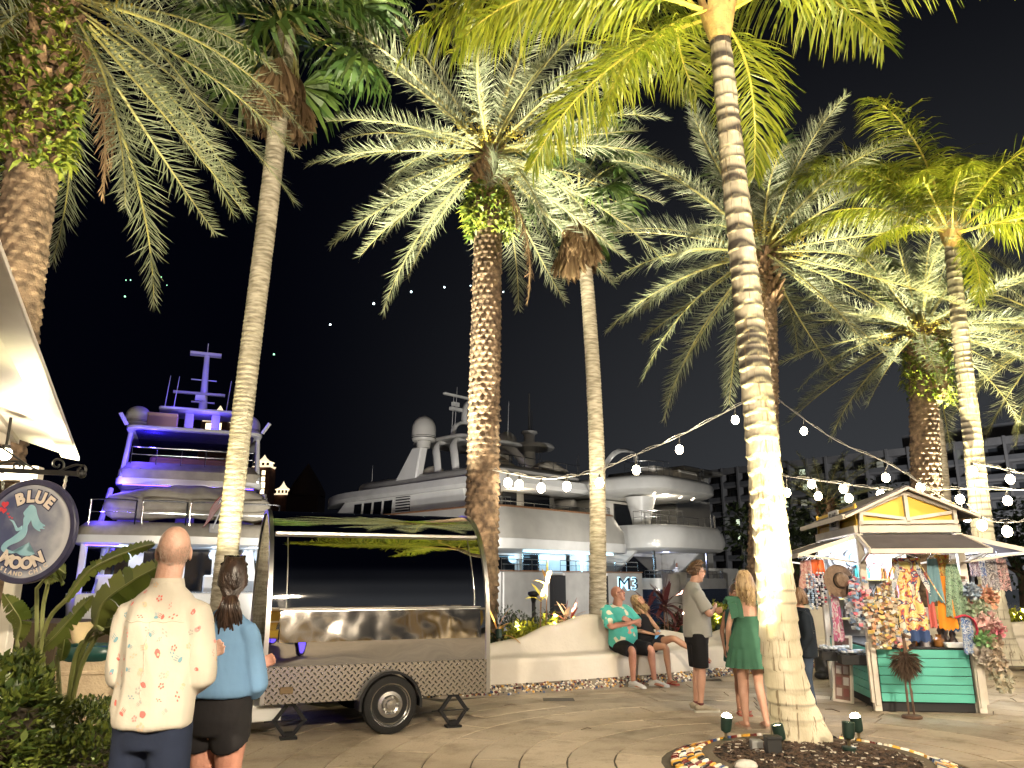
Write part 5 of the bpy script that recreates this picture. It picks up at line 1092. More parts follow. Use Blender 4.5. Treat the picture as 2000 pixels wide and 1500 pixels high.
# tender under canvas on the upper deck, flag on its staff
Mx = Matrix.Translation((p3.x, p3.y, 0)) @ Matrix.Rotation(al3, 4, 'Z')
m = MB(); m.loft([(-2.95, 1.0, 4.15), (-2.7, 1.0, 4.25), (-1.6, 1.05, 4.45), (0, 1.1, 4.6), (1.6, 1.1, 4.55), (2.6, 1.1, 4.4), (3.0, 1.1, 4.3)], [(.1, .2), (.4, .5), (.55, .62), (.6, .66), (.55, .66), (.5, .62), (.2, .3)], (0, 1, 0), 14)
o = fuse(m, .07, 'covered_tender', canvas, None, 6, lump=(.09, 1.5, (1, 1, 2.2))); o.matrix_world = Mx; tag(o, 'grey canvas-covered tender lying across the blue-lit yacht upper deck', 'boat')
fl = thing('ensign_flag', 'striped American flag drooping from its staff behind the blue-lit yacht', 'flag', Mx @ V((.95, -.35, 3.5)), al3)
m = MB(); m.tube([(0, 0, 0), (.55, -.7, 1.75)], .025, 6); m.ball((.55, -.7, 1.78), .04, 8, 6); m.build('staff', mat('staff_white', (.6, .6, .6), rough=.5), fl)
red, wht, blu = mat('flag_red', (.30, .02, .03), rough=.8), mat('flag_white', (.55, .52, .5), rough=.8), mat('flag_blue', (.02, .03, .14), rough=.8)
def flagpt(i, j):                                                    # i along the fly (hanging down), j across the hoist
    a = i/16; b = j/13; p = V((.52, -.66, 1.68)).lerp(V((.26, -.33, .88)), b); d = V((-.62, -.05, -.92)); w = .09*math.sin(a*7+b*3)*a
    return p+d*1.15*a*(1-.15*b)+V((w*.4, w, 0))
for j in range(13):
    m = MB(); m.sheet([[flagpt(i, j+k) for i in range(17)] for k in (0, 1)], th=.006); m.build('stripe', red if j % 2 == 0 else wht, fl, 60)
m = MB(); m.sheet([[flagpt(i, j)+V((0, -.012, 0)) for i in range(8)] for j in range(8)], th=.006); m.build('canton', blu, fl, 60)
m = MB()
for i in range(6):
    for j in range(5):
        p = flagpt(.8+i*1.1, .8+j*1.35)+V((0, -.02, 0)); m.ball(p, (.03, .008, .03), 5, 4)
m.build('stars', wht, fl, 60)
# ================================================================ FAR SHORE: hotel, castle towers, drones, dark trees
conc = mat('hotel_concrete', (.30, .29, .28), (.25, .24, .235), .5, .8); conc2 = mat('hotel_wall', (.20, .20, .20), (.16, .16, .165), .6, .85); hglass = mat('hotel_glass', (.05, .055, .06), rough=.2)
hl, hr = P(1395, 1135, 200), P(2120, 1135, 145)
d_ = (hr-hl); d_.z = 0; HL = d_.length; ang = math.atan2(d_.y, d_.x)
H = thing('hotel', 'long pale four storey hotel with fins and lit rooms behind the kiosk', 'building', (hl.x, hl.y, 0), ang)
HT = 28.5
m = MB(); m.box((HL/2, 8, HT/2), (HL, 12, HT)); m.build('wall', conc2, H, 0)
m = MB(); m.box((HL/2, 1.0, HT+.3), (HL+1, 3.4, 1.5)); m.build('roof_edge', conc, H, 0)
m = MB(); m.box((HL*.80, 9, HT+2.6), (HL*.38, 8, 4.2)); m.build('roof_storey', conc2, H, 0)
nb = 17; sp_ = HL/nb
for k in range(6):
    m = MB(); m.box((HL/2, .7, HT-.4-3.6*(k+1)+.2), (HL, 2.8, .45)); m.build('balcony_slab', conc, H, 0)
    m = MB(); m.box((HL/2, -.62, HT-.4-3.6*(k+1)+.9), (HL, .08, .95)); m.build('balcony_front', conc2, H, 0)
for i in range(nb+1): m = MB(); m.box((i*sp_, .6, HT/2+.6), (.5, 3.2, HT+1.2)); m.build('fin', conc, H, 0)
lit = mat('lit_room', (1, .95, .75), emit=1.0, ec=(.85, 1, .72)); lit2 = mat('lit_room_dim', (.6, .6, .55), emit=.22, ec=(.9, .9, .75)); q = random.Random(5)
for k in range(5):
    for i in range(nb):
        z = HT-.4-3.6*(k+1)+1.95
        m = MB(); m.box(((i+.5)*sp_, 1.96, z), (sp_-1.6, .08, 2.6)); x = q.random()
        o = m.build('window', hglass, H, 0)
        if x < .12 or (k, i) in ((0, 3), (2, 4)): m = MB(); m.box(((i+.3+.3*q.random())*sp_, 1.90, z), (sp_*.32, .05, 2.2)); m.build('pane', lit if x < .06 or (k, i) in ((0, 3), (2, 4)) else lit2, o, 0)
lamp('hotel_fill', 'SPOT', (HL*.45+hl.x, 100, 5), 80000, (.95, .96, 1), 2, (hl.x+HL*.5, hl.y-4, 14), 120, 1)  # added unseen spot that brightens the hotel front
# castle towers of the far shore
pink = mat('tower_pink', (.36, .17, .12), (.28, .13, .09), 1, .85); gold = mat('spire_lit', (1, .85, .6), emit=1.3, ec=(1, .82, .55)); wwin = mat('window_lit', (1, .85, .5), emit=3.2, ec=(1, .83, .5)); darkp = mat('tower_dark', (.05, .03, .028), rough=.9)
def tower(u, vtop, vcol, vbase, Yd, w, lab, wins, wallm=pink):
    b = P(u, vbase, Yd); t = P(u, vtop, Yd); c = P(u, vcol, Yd); b.z = 0
    root = thing('castle_tower', lab, 'tower', b, 0, 'floodlit towers on the far shore'); m = MB(); m.box((0, 0, c.z/2), (w, w, c.z)); m.build('wall', wallm, root, 0)
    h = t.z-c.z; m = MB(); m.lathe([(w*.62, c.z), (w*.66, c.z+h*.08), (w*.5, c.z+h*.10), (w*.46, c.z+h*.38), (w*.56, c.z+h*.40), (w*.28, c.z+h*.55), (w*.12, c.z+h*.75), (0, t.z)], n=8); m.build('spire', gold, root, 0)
    m = MB()
    for k in range(4): m.box((-w*.36+w*.24*k, -w*.52, c.z+h*.22), (w*.13, .1, h*.2))
    m.build('arcade', darkp, root, 0)
    for i, (du, v, s) in enumerate(wins):
        z = P(u, v, Yd).z; m = MB(); m.box((du*w, -w*.5-.05, z), (w*s, .1, w*s*1.3)); o = m.build('window', pink, root, 0); m = MB(); m.box((du*w, -w*.5-.12, z), (w*s*.8, .06, w*s*1.05)); m.build('pane', wwin, o, 0)
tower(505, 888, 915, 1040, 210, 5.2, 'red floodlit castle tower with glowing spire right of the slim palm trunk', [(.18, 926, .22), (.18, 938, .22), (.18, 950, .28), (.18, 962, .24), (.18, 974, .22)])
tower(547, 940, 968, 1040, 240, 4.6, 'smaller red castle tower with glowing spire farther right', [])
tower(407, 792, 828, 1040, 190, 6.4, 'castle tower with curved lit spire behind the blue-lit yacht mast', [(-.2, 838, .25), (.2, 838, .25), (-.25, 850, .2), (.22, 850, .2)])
b = P(590, 1100, 230); rt = thing('far_block', 'unlit domed tower block dim against the night behind trailer', 'building', (b.x, b.y, 0)); w = 9
m = MB(); m.box((0, 0, 13), (w, w, 26)); m.build('wall', darkp, rt, 0); m = MB(); m.lathe([(5.6, 26), (5.6, 27), (4, 30), (2, 33), (0, 36)], n=12); m.build('roof', darkp, rt)
b = P(545, 1100, 235); rt = thing('far_block', 'far dark hotel wing dotted with small lit windows', 'building', (b.x, b.y, 0))
m = MB(); m.box((0, 0, 9), (22, 8, 18)); m.build('wall', darkp, rt, 0); q = random.Random(3)
for i in range(7):
    for k in range(5):
        if q.random() < .45: m = MB(); m.box((-9+3*i, -4.05, 3.5+3*k), (.7, .1, .9)); o = m.build('window', darkp, rt, 0); m = MB(); m.box((-9+3*i, -4.12, 3.5+3*k), (.55, .06, .75)); m.build('pane', wwin, o, 0)
# drones in the night sky
q = random.Random(9)
dl = mat('drone_light', (.9, 1, 1), emit=9, ec=(.75, .95, 1)); dl2 = mat('drone_green', (.5, 1, .6), emit=3, ec=(.4, 1, .6))
for (u, v, s, mm, lab) in ((645, 634, 1, dl, 'lower white drone light left of the middle palm trunk'), (730, 593, 1.2, dl, 'brightest white drone light midway between the two trunks'), (803, 570, 1.1, dl, 'white drone light between the midway one and the trunk'), (868, 561, .9, dl, 'white drone light third from the middle trunk'), (983, 570, .7, dl, 'faint white drone light just right of the middle trunk'), (535, 692, 1.0, dl2, 'green drone light beside the slim left palm trunk'), (244, 579, 1.0, dl2, 'faint green drone light lowest of the left cluster'), (246, 547, .6, dl2, 'tiny green drone light upper left of a pair'), (255, 547, .7, dl2, 'tiny green drone light upper right of a pair'), (315, 541, .5, dl2, 'tiny drone light high right of the left cluster'), (326, 557, .5, dl2, 'tiny drone light lowest right of the left cluster'), (919, 558, .6, dl, 'faint white drone light touching the middle trunk')):
    p = P(u, v, 300); o = MB().ball((0, 0, 0), .36*s, 8, 6).build('drone_light', mm, loc=p); tag(o, lab, 'drone light', 'drone lights in the sky')
# dark trees before the hotel
def round_tree(p, h, w, lab, n, lm, seed):
    q = random.Random(seed); root = thing('leafy_tree', lab, 'tree', p, 0, 'dark trees before the hotel'); m = MB(); m.tube([(0, 0, 0), (.1, 0, h*.4), (0, .1, h*.7)], [.18, .13, .06], 7)
    for k in range(5): a = k*1.3; m.tube([(0, 0, h*.4+.1*k), (math.cos(a)*w*.4, math.sin(a)*w*.4, h*.75)], [.08, .03], 5)
    m.build('trunk', twig_m, root); f = MB(); cl = [(q.uniform(-.5, .5)*w, q.uniform(-.5, .5)*w, h*q.uniform(.45, 1.0), q.uniform(.25, .5)*w*.5) for _ in range(16)]
    for i in range(n):
        c = q.choice(cl); d = V((q.gauss(0, 1), q.gauss(0, 1), q.gauss(0, 1))).normalized(); leaf(f, V(c[:3])+d*c[3]*q.uniform(.6, 1.05), (d+V((q.gauss(0, .5), q.gauss(0, .5), -.3))).normalized(), .22, .06)
    f.build('crown', lm, root, 0)
for i, (u, Yd, h, w, lab) in enumerate(((1555, 24, 3.6, 3.2, 'dark leafy tree left of the kiosk sign'), (1600, 28, 3.4, 3.4, 'dark leafy tree under the small lit palm'), (1690, 30, 4.6, 4.2, 'dark leafy tree behind the kiosk roof left slope'), (1905, 34, 4.4, 4.8, 'dark leafy tree beyond the right coconut trunk'), (1990, 32, 4.2, 4.0, 'dark leafy tree at the right picture edge'), (1780, 36, 5, 5, 'dark leafy tree beyond the kiosk ridge'))):
    p = P(u, 1130, Yd); p.z = 0; round_tree(p, h, w, lab, 1500, dark_leaf, i)
# ================================================================ PEOPLE
def skin(name, c, c2): return mat(name, c, c2, 7, .5, bump=.25, bs=55, det=7)
sk_fair = skin('skin_fair', (.50, .27, .19), (.56, .32, .23)); sk_scalp = skin('skin_scalp', (.43, .25, .18), (.53, .33, .25)); sk_pink = skin('skin_pink', (.46, .21, .145), (.54, .27, .19)); sk_tan = skin('skin_tan', (.38, .195, .12), (.44, .24, .15)); sk_brown = skin('skin_brown', (.24, .115, .07), (.28, .14, .085))
def cloth(name, c, c2=None, sc_=3, b=.5, st=(1, 1, 1)): return mat(name, c, c2 or tuple(x*.86 for x in c), sc_, .9, bump=b, bs=7, spec=.2, stretch=st, det=3)
def tb(mb, pts, rad, side=(1, 0, 0), n=14):
    """closed tube with rounded ends through crom-smoothed joints"""
    P_ = crom([V(p) for p in pts], 5); m = len(pts); rr = []
    for i in range(len(P_)):
        f = i/5; k = min(m-2, int(f)); t = f-k; a = rad[k]; b = rad[k+1]
        a = (a, a) if isinstance(a, (int, float)) else a; b = (b, b) if isinstance(b, (int, float)) else b; t = sm(t); rr.append((lerp(a[0], b[0], t), lerp(a[1], b[1], t)))
    d0 = (P_[0]-P_[1]).normalized(); d1 = (P_[-1]-P_[-2]).normalized(); a = min(rr[0]); b = min(rr[-1])
    Q = [P_[0]+d0*a*.5, P_[0]+d0*a*.35]+P_+[P_[-1]+d1*b*.35, P_[-1]+d1*b*.5]
    rq = [(rr[0][0]*.35, rr[0][1]*.35), (rr[0][0]*.8, rr[0][1]*.8)]+rr+[(rr[-1][0]*.8, rr[-1][1]*.8), (rr[-1][0]*.35, rr[-1][1]*.35)]
    mb.loft(Q, rq, side, n)
def basis(f, up=(0, 0, 1)):
    f = V(f).normalized(); r = f.cross(V(up)); r.normalize(); u = r.cross(f); return r, f, u
def head(mb, c, look, up=(0, 0, 1), s=1.0, fem=0):
    r, f, u = basis(look, up); M = Matrix(((r.x, f.x, u.x, c.x), (r.y, f.y, u.y, c.y), (r.z, f.z, u.z, c.z), (0, 0, 0, 1))) @ Matrix.Scale(s, 4)
    mb.ball((0, -.012, .030), (.074, .094, .090), 20, 14, M); mb.ball((0, .022, -.035), (.058-.004*fem, .066, .078), 16, 12, M); mb.ball((0, .055, -.092), (.030-.004*fem, .030, .026), 12, 8, M)
    mb.loft([(0, .080, .028), (0, .094, .004), (0, .106, -.018), (0, .092, -.028)], [(.009, .008), (.011, .011), (.015, .012), (.012, .008)], (1, 0, 0), 8, True, M)
    mb.ball((0, .078, .030), (.05, .016, .012), 10, 6, M); mb.ball((0, .083, -.052), (.024, .013, .011), 10, 6, M)
    for sx in (-1, 1):
        mb.ball((sx*.075, -.008, -.002), (.010, .020, .032), 10, 8, M @ Matrix.Rotation(sx*.12, 4, 'Z')); mb.ball((sx*.04, .052, -.012), (.022, .022, .02), 10, 6, M)
    return M
def face(M, parent, glasses=None, lips=(.40, .13, .11)):
    e = MB()
    for sx in (-1, 1): e.ball((sx*.031, .074, .012), (.0135, .011, .008), 10, 6, M)
    e.build('eyes', mat('eye_white', (.6, .57, .53), rough=.25), parent); e = MB()
    for sx in (-1, 1): e.ball((sx*.031, .0825, .012), (.006, .004, .0062), 8, 6, M)
    e.build('irises', mat('iris', (.03, .02, .015), rough=.2), parent)
    e = MB()
    for sx in (-1, 1): e.loft([(sx*.014, .0905, .029), (sx*.032, .088, .034), (sx*.052, .074, .029)], [(.003, .004), (.004, .005), (.002, .003)], (0, 0, 1), 6, True, M)
    e.build('eyebrows', mat('brow', (.10, .06, .035), rough=.8), parent)
    l = MB(); l.ball((0, .0915, -.050), (.022, .006, .0045), 10, 6, M); l.ball((0, .0905, -.057), (.018, .006, .005), 10, 6, M); l.build('lips', mat('lips%d' % int(lips[0]*100), lips, rough=.5), parent)
    if glasses:
        g = MB()
        for sx in (-1, 1):
            g.loft([M @ V((sx*.033+.024*math.cos(a), .096, .010+.017*math.sin(a))) for a in [2*PI*k/14 for k in range(14)]], .0022, (0, 1, 0), 5, closed=True)
            g.tube([M @ V((sx*.057, .096, .014)), M @ V((sx*.078, .03, .014)), M @ V((sx*.079, -.015, .008))], .0024, 5)
        g.tube([M @ V((-.009, .098, .012)), M @ V((.009, .098, .012))], .0022, 5); g.build('glasses', glasses, parent)
def hand(mb, w, d, nrm, s=1.0, curl=35, side=1, spread=6):
    """w wrist, d direction of the fingers, nrm palm normal; side +1 when the thumb leaves along d x nrm"""
    d = V(d).normalized(); n = V(nrm); n = (n-d*n.dot(d)).normalized(); a = d.cross(n)*side
    mb.loft([w-d*.01, w+d*.03*s, w+d*.065*s, w+d*.09*s], [(.026*s, .018*s), (.037*s, .017*s), (.041*s, .015*s), (.037*s, .012*s)], a, 12)
    for i, (o, l) in enumerate(((.030, .068), (.010, .076), (-.010, .071), (-.029, .056))):
        p = w+d*.083*s+a*o*s; dd = (d+a*o*spread*.3).normalized(); pts = [p-dd*.02*s, p]; ang = 0
        for k, fr in enumerate((.45, .32, .23)):
            ang += R(curl)*(.55 if k == 0 else .8); v = dd*math.cos(ang)+n*math.sin(ang); p = p+v*l*fr*s; pts.append(p)
        mb.loft(pts, [(.0095*s,)*2, (.0095*s,)*2, (.0088*s,)*2, (.0082*s,)*2, (.006*s,)*2], a, 8)
    p = w+d*.02*s+a*.026*s; v = (d*.75+a*.75+n*.15).normalized(); v2 = (d*.95+a*.2+n*.35).normalized()
    mb.loft([p-v*.01, p+v*.03*s, p+v*.045*s+v2*.018*s, p+v*.045*s+v2*.036*s], [(.014*s,)*2, (.0125*s,)*2, (.0105*s,)*2, (.007*s,)*2], n, 8)
def foot(mb, an, d, s=1.0, h=0.0):
    """bare foot from ankle an pointing along d, sole at an.z-h"""
    d = V(d).normalized(); z = V((0, 0, 1)); u = (z-d*z.dot(d)).normalized(); b = an-u*h
    mb.loft([b-d*.055*s+u*.03, b-d*.03*s+u*.032, b+d*.05*s+u*.034, b+d*.12*s+u*.024, b+d*.175*s+u*.016, b+d*.20*s+u*.012], [(.022*s, .02), (.032*s, .028), (.036*s, .030), (.045*s, .022), (.042*s, .014), (.025*s, .009)], d.cross(z), 12)
def limbs(J, s=1.0, g=1.0, fem=0):
    """a body's tubes from its joints J; g widens the trunk"""
    mb = MB(); q = lambda k: V(J[k])
    sd = (q('shR')-q('shL')).normalized(); hd_ = (q('hipR')-q('hipL')).normalized(); hip = (q('hipL')+q('hipR'))/2; sh = (q('shL')+q('shR'))/2
    up = (sh-hip).normalized(); nk = q('neck'); L = (sh-hip).length
    tb(mb, [hip-up*.05*s, hip+up*.05*s, hip+up*L*.38, hip+up*L*.68, hip+up*L*.92, sh+up*.035*s, nk], [(.15*s*(1+.1*fem), .105*s*g), (.168*s*(1+.08*fem), .118*s*g), (.142*s*g*(1-.1*fem), .105*s*g), (.162*s*(1-.1*fem), .115*s), (.165*s*(1-.12*fem), .095*s), (.10*s, .07*s), (.055*s, .055*s)], sd, 18)
    tb(mb, [nk-up*.06*s, nk, q('head')-V(J.get('hup', (0, 0, 1)))*.05], [(.062*s*(1-.15*fem), .062*s*(1-.1*fem)), (.057*s*(1-.18*fem), .060*s*(1-.15*fem)), (.055*s*(1-.15*fem), .06*s)], sd, 14)
    for k in 'LR':
        a, b, c = q('sh'+k), q('el'+k), q('wr'+k); f = 1-.18*fem
        sg = -1 if k == 'L' else 1
        tb(mb, [a-sd*sg*.06*s, a, a.lerp(b, .45), b, b.lerp(c, .3), b.lerp(c, .7), c], [.045*s*f, .050*s*f, .047*s*f, .040*s*f, .043*s*f, .034*s*f, .026*s*f], (0, 0, 1))
        a, b, c = q('hip'+k), q('kn'+k), q('an'+k); f = 1
        tb(mb, [a+V((0, 0, .03*s)), a.lerp(b, .2), a.lerp(b, .6), b, b.lerp(c, .3), b.lerp(c, .7), c, c-V((0, 0, .03*s))], [.075*s*g, .085*s*g, .068*s*g, .054*s, .057*s*(1-.04*fem), .042*s, .034*s, .032*s], (1, 0, 0))
    return mb
def stand(H=1.75, stance=.10, g=1.0, fem=0):
    s = H/1.75; w = .185-.025*fem; J = {}
    for k, x in (('L', -1), ('R', 1)):
        J['hip'+k] = (x*.088*s, 0, .90*s); J['kn'+k] = (x*stance*.95*s, .015, .48*s); J['an'+k] = (x*stance*s, -.02, .085*s)
        J['sh'+k] = (x*(w-.012)*s, -.01, 1.364*s); J['el'+k] = (x*(w+.06)*s, -.03, 1.12*s); J['wr'+k] = (x*(w+.055)*s, .04, .88*s)
    J['neck'] = (0, .0, 1.50*s); J['head'] = (0, .025, 1.635*s); return J, s
def lofted(name, secs, m, parent, voxel=None, tubes=(), it=5, lump=(.006, 9, (1, 1, .5)), side=(1, 0, 0), n=26):
    """garment: a closed loft (point, (rx, ry)) plus sleeve or leg tubes, fused"""
    mb = MB(); P_ = [V(p) for p, r in secs]; rr = [r for p, r in secs]
    c = crom(P_, 4); rq = []
    for i in range(len(c)):
        f = i/4; k = min(len(rr)-2, int(f)); t = f-k; rq.append((lerp(rr[k][0], rr[k+1][0], t), lerp(rr[k][1], rr[k+1][1], t)))
    mb.loft(c, rq, side, n)
    for pts, rad in tubes: mb.loft(crom([V(p) for p in pts], 4), [r for i in range(len(pts)-1) for r in [lerp(rad[i], rad[i+1], t/4) for t in range(4)]]+[rad[-1]], (0, .3, 1), 16)
    return fuse(mb, voxel or .012, name, m, parent, it, lump=lump)
def hair_locks(M, parent, m, locks, name='hair', cap=None, capz=.035, r=.012, seed=1):
    """skull cap plus individual tapered locks; locks: (start, mid, end) in head space"""
    mb = MB(); q = random.Random(seed)
    if cap: mb.ball((0, cap[1], capz), cap[0], 18, 12, M)
    for pts in locks:
        c = crom([V(p) for p in pts], 5); n = len(c); mb.loft([M @ p for p in c], [(r*(1-.75*i/n)*q.uniform(.8, 1.2)+.002, r*.6*(1-.7*i/n)+.0015) for i in range(n)], (q.random(), q.random(), .1), 6)
    return mb.build(name, m, parent, 70)
def hairmat(name, c, c2): return mat(name, c, c2, 26, .38, bump=.12, bs=60, stretch=(1, 1, .18))
def person(label, loc, rz, group='people on the plaza'): return thing('person', label, 'person', loc, R(rz), group)
def shoe(an, d, parent, m, sole, s=1.0):
    d = V(d).normalized(); r = d.cross(V((0, 0, 1))); b = V((an.x, an.y, an.z-.085*s)); mb = MB()
    mb.loft([b-d*.075*s+V((0, 0, .05)), b-d*.06*s+V((0, 0, .055)), b+d*.0*s+V((0, 0, .062)), b+d*.07*s+V((0, 0, .05)), b+d*.14*s+V((0, 0, .038)), b+d*.195*s+V((0, 0, .03)), b+d*.215*s+V((0, 0, .028))], [(.024*s, .03), (.038*s, .04), (.042*s, .052), (.045*s, .038), (.05*s, .028), (.042*s, .020), (.016*s, .01)], r, 14)
    o = mb.build('shoe', m, parent, 60); t = MB(); pts = [(-.082, 0), (-.07, .034), (0, .038), (.08, .042), (.15, .051), (.205, .04), (.225, 0)]; poly = [b+d*a*s+r*w*s for a, w in pts]+[b+d*a*s-r*w*s for a, w in pts[-2:0:-1]]
    n = len(poly); t.add([V((p.x, p.y, b.z+.001)) for p in poly]+[V((p.x, p.y, b.z+.026)) for p in poly], [tuple(range(n)), tuple(range(2*n-1, n-1, -1))]+[(i, n+i, n+(i+1) % n, (i+1) % n) for i in range(n)]); t.build('sole', sole, o, 30)
    l = MB()
    for k in range(4): c = b+d*(.05+.022*k)*s+V((0, 0, .088-.010*k)); l.tube([c-r*.026, c+V((0, 0, .004)), c+r*.026], .004, 5)
    l.build('laces', sole, o)
def sandal(an, d, parent, m, s=1.0, tilt=None):
    d = V(d).normalized(); z = V((0, 0, 1)); u = (z-d*z.dot(d)).normalized(); r = d.cross(u); b = an-u*.075*s; t = MB(); pts = [(-.065, 0), (-.055, .03), (.03, .034), (.11, .045), (.18, .04), (.215, 0)]; poly = [b+d*a*s+r*w*s for a, w in pts]+[b+d*a*s-r*w*s for a, w in pts[-2:0:-1]]; n = len(poly)
    t.add([p-u*.008 for p in poly]+[p+u*.010 for p in poly], [tuple(range(n)), tuple(range(2*n-1, n-1, -1))]+[(i, n+i, n+(i+1) % n, (i+1) % n) for i in range(n)])
    for sg in (-1, 1): t.tube([b+d*.155*s+u*.03, b+d*.11*s+r*sg*.03+u*.045, b+d*.04*s+r*sg*.042+u*.012], .006, 6)
    t.build('sandal', m, parent, 40)
# ---------- man in the printed cream shirt
def folds(o, amp, fr, seed, z0=None):
    """hanging cloth folds: ridges that run mostly down the body"""
    me = o.data; n = len(me.vertices); c = np.empty(n*3); no = np.empty(n*3); me.vertices.foreach_get('co', c); me.vertices.foreach_get('normal', no); c = c.reshape(-1, 3); no = no.reshape(-1, 3)
    d = np.array([(1-abs(noise.noise(V((p[0]*fr+.6*p[2], p[1]*fr, p[2]*fr*.28+seed))))*2.2)+.5*noise.noise(V((p[0]*fr*2+2*p[2], p[1]*fr*2, p[2]*fr*.9+seed*3))) for p in c])*amp
    c = c+no*d[:, None]; me.vertices.foreach_set('co', c.ravel()); me.update()
def crossed(J, s, fw=.20, z=1.12, el=.27):
    J['elL'] = (-el*s, .03, z*s); J['elR'] = (el*s, .03, z*s); J['wrL'] = (.07*s, (fw+.03), (z+.07)*s); J['wrR'] = (-.07*s, fw, (z+.03)*s)
J, s = stand(1.80, .12, 1.06); crossed(J, s, .20, 1.10, .205)
m1 = person('bald man seen from behind in cream shirt printed with small sea motifs', (-1.635, 3.78, 0), -4); m1.scale = (.90, .94, 1)
mb = limbs(J, s, 1.06); Mh = head(mb, V(J['head'])+V((0, 0, 0)), (-.50, 1, .10), s=1.09)
for k, sd in (('L', 1), ('R', -1)):
    w = V(J['wr'+k]); hand(mb, w, V(J['wr'+k])-V(J['el'+k]), (0, -1, .2), 1.05, 30, sd); foot(mb, V(J['an'+k]), (0.1*(1 if k == 'R' else -1), 1, 0), 1.0, .085)
    mb.loft([w+V((0, 0, 0)), w+V((.01, 0, 0))], [(.02, .02), (.02, .02)], (0, 0, 1), 8)
tb(mb, [(0, -.008, 1.45*s), (0, -.004, 1.52*s), (0, .012, 1.60*s)], [(.072, .066), (.068, .064), (.068, .062)]); fuse(mb, .008, 'body', sk_scalp, m1, 4); face(Mh, m1)
shirt1 = cloth('cream_shirt', (.47, .435, .365), (.43, .395, .325), 2.0, .4)
tub = []
for k in 'LR': a, b = V(J['sh'+k]), V(J['el'+k]); c_ = V((0, 0, a.z)); i_ = a.lerp(V((0, a.y, a.z)), .45); w_ = V(J['wr'+k]); tub.append(([i_+V((0, 0, -.02)), a+V((0, 0, -.006)), a.lerp(b, .5), b+(b-a)*.03, b.lerp(w_, .16)], [.06, .068, .069, .072, .064]))
sh1 = lofted('shirt', [((0, .0, .895*s), (.196, .150)), ((0, .0, .96*s), (.198, .152)), ((0, .0, 1.08*s), (.194, .150)), ((0, -.005, 1.22*s), (.192, .143)), ((0, -.01, 1.32*s), (.196, .132)), ((0, -.015, 1.39*s), (.186, .110)), ((0, -.012, 1.435*s), (.145, .088)), ((0, -.008, 1.475*s), (.085, .074)), ((0, -.004, 1.50*s), (.066, .066))], shirt1, m1, .009, tub, 4, None)
folds(sh1, .013, 6, 1)
cl = MB(); cl.sheet([[(rx*math.cos(a), -.006+ry*math.sin(a), z) for a in [PI*.5+R(25)+R(310)*k/26 for k in range(27)]] for rx, ry, z in ((.078, .074, 1.478*s), (.076, .072, 1.518*s), (.079, .075, 1.522*s), (.094, .086, 1.468*s))]); cl.build('collar', shirt1, m1, 60)
# printed motifs, laid on the cloth
dgm = bpy.context.evaluated_depsgraph_get(); dgm.update()
q = random.Random(4); pcol = [mat('print_'+n, c, rough=.9) for n, c in (('red', (.50, .12, .10)), ('teal', (.14, .26, .30)), ('sand', (.50, .36, .24)), ('grey', (.30, .30, .27)), ('rose', (.58, .22, .20)))]
def motif(o, uvs, parent, mats, size, seed, hit=None):
    q = random.Random(seed); me = o.data; from mathutils.bvhtree import BVHTree
    bv = BVHTree.FromPolygons([v.co for v in me.vertices], [p.vertices for p in me.polygons])
    mbs = MB()
    for (org, d) in uvs:
        h = bv.ray_cast(V(org), V(d))
        if h[0] is None: continue
        p0, n0 = h[0], h[1]; 
        if n0.dot(V(d)) > 0: n0 = -n0
        t, b = frame(n0, (1, 0, 0)); mbs.cur = q.randrange(len(mats)); z = size*q.uniform(.7, 1.2); ro = q.random()*6; kind = q.randrange(4)
        def pt(x, y):
            x, y = x*math.cos(ro)-y*math.sin(ro), x*math.sin(ro)+y*math.cos(ro); w = p0+t*x*z+b*y*z; hh = bv.find_nearest(w); return hh[0]+n0*.0025
        def blob(cx, cy, rx, ry, n=9): mbs.add([pt(cx+rx*math.cos(2*PI*k/n)*q.uniform(.75, 1.2), cy+ry*math.sin(2*PI*k/n)*q.uniform(.75, 1.2)) for k in range(n)], [tuple(range(n))])
        if kind == 0: blob(0, 0, .6, .42); mbs.cur = q.randrange(len(mats)); blob(.2, .05, .22, .18)
        elif kind == 1:
            for k in range(5): a = 2*PI*k/5; blob(.45*math.cos(a), .45*math.sin(a), .24, .2, 6)
        elif kind == 2:
            blob(0, .3, .5, .3)
            for k in (-.3, 0, .3): blob(k, -.35, .06, .4, 6)
        else:
            for k in range(4): blob(-.5+.35*k, .18*(-1)**k, .2, .12, 6)
    mbs.build('print_motifs', mats, parent, 0, kind='stuff')
def stitch(o, rays, r, name, m, parent):
    from mathutils.bvhtree import BVHTree
    bv = BVHTree.FromPolygons([v.co for v in o.data.vertices], [p.vertices for p in o.data.polygons]); h = [bv.ray_cast(V(a), V(d)) for a, d in rays]; mb = MB(); mb.tube([x[0] for x in h if x[0] is not None], r, 5); mb.build(name, m, parent)
rays = []
for i in range(11):
    for j in range(7): rays.append(((-.21+.07*j+q.uniform(-.03, .03)+.04*(i % 2), -1, .92+.060*i+q.uniform(-.02, .02)), (0, 1, 0)))
for z in (1.28, 1.2, 1.36, 1.05): rays += [((-1, .02, z), (1, 0, 0)), ((1, .02, z), (-1, 0, 0))]
motif(sh1, rays, m1, pcol, .028, 3)
stitch(sh1, [((x, -1, zz), (0, 1, 0)) for x, zz in [(-.16+.32*i/24, 1.335*s+.004*math.sin(i)) for i in range(25)]], .0022, 'yoke_seam', cloth('cream_seam', (.46, .41, .32)), m1); stitch(sh1, [((.0+.004*math.sin(i), -1, lerp(1.33, 1.02, i/14)*s), (0, 1, 0)) for i in range(15)], .0035, 'back_pleat', shirt1, m1)
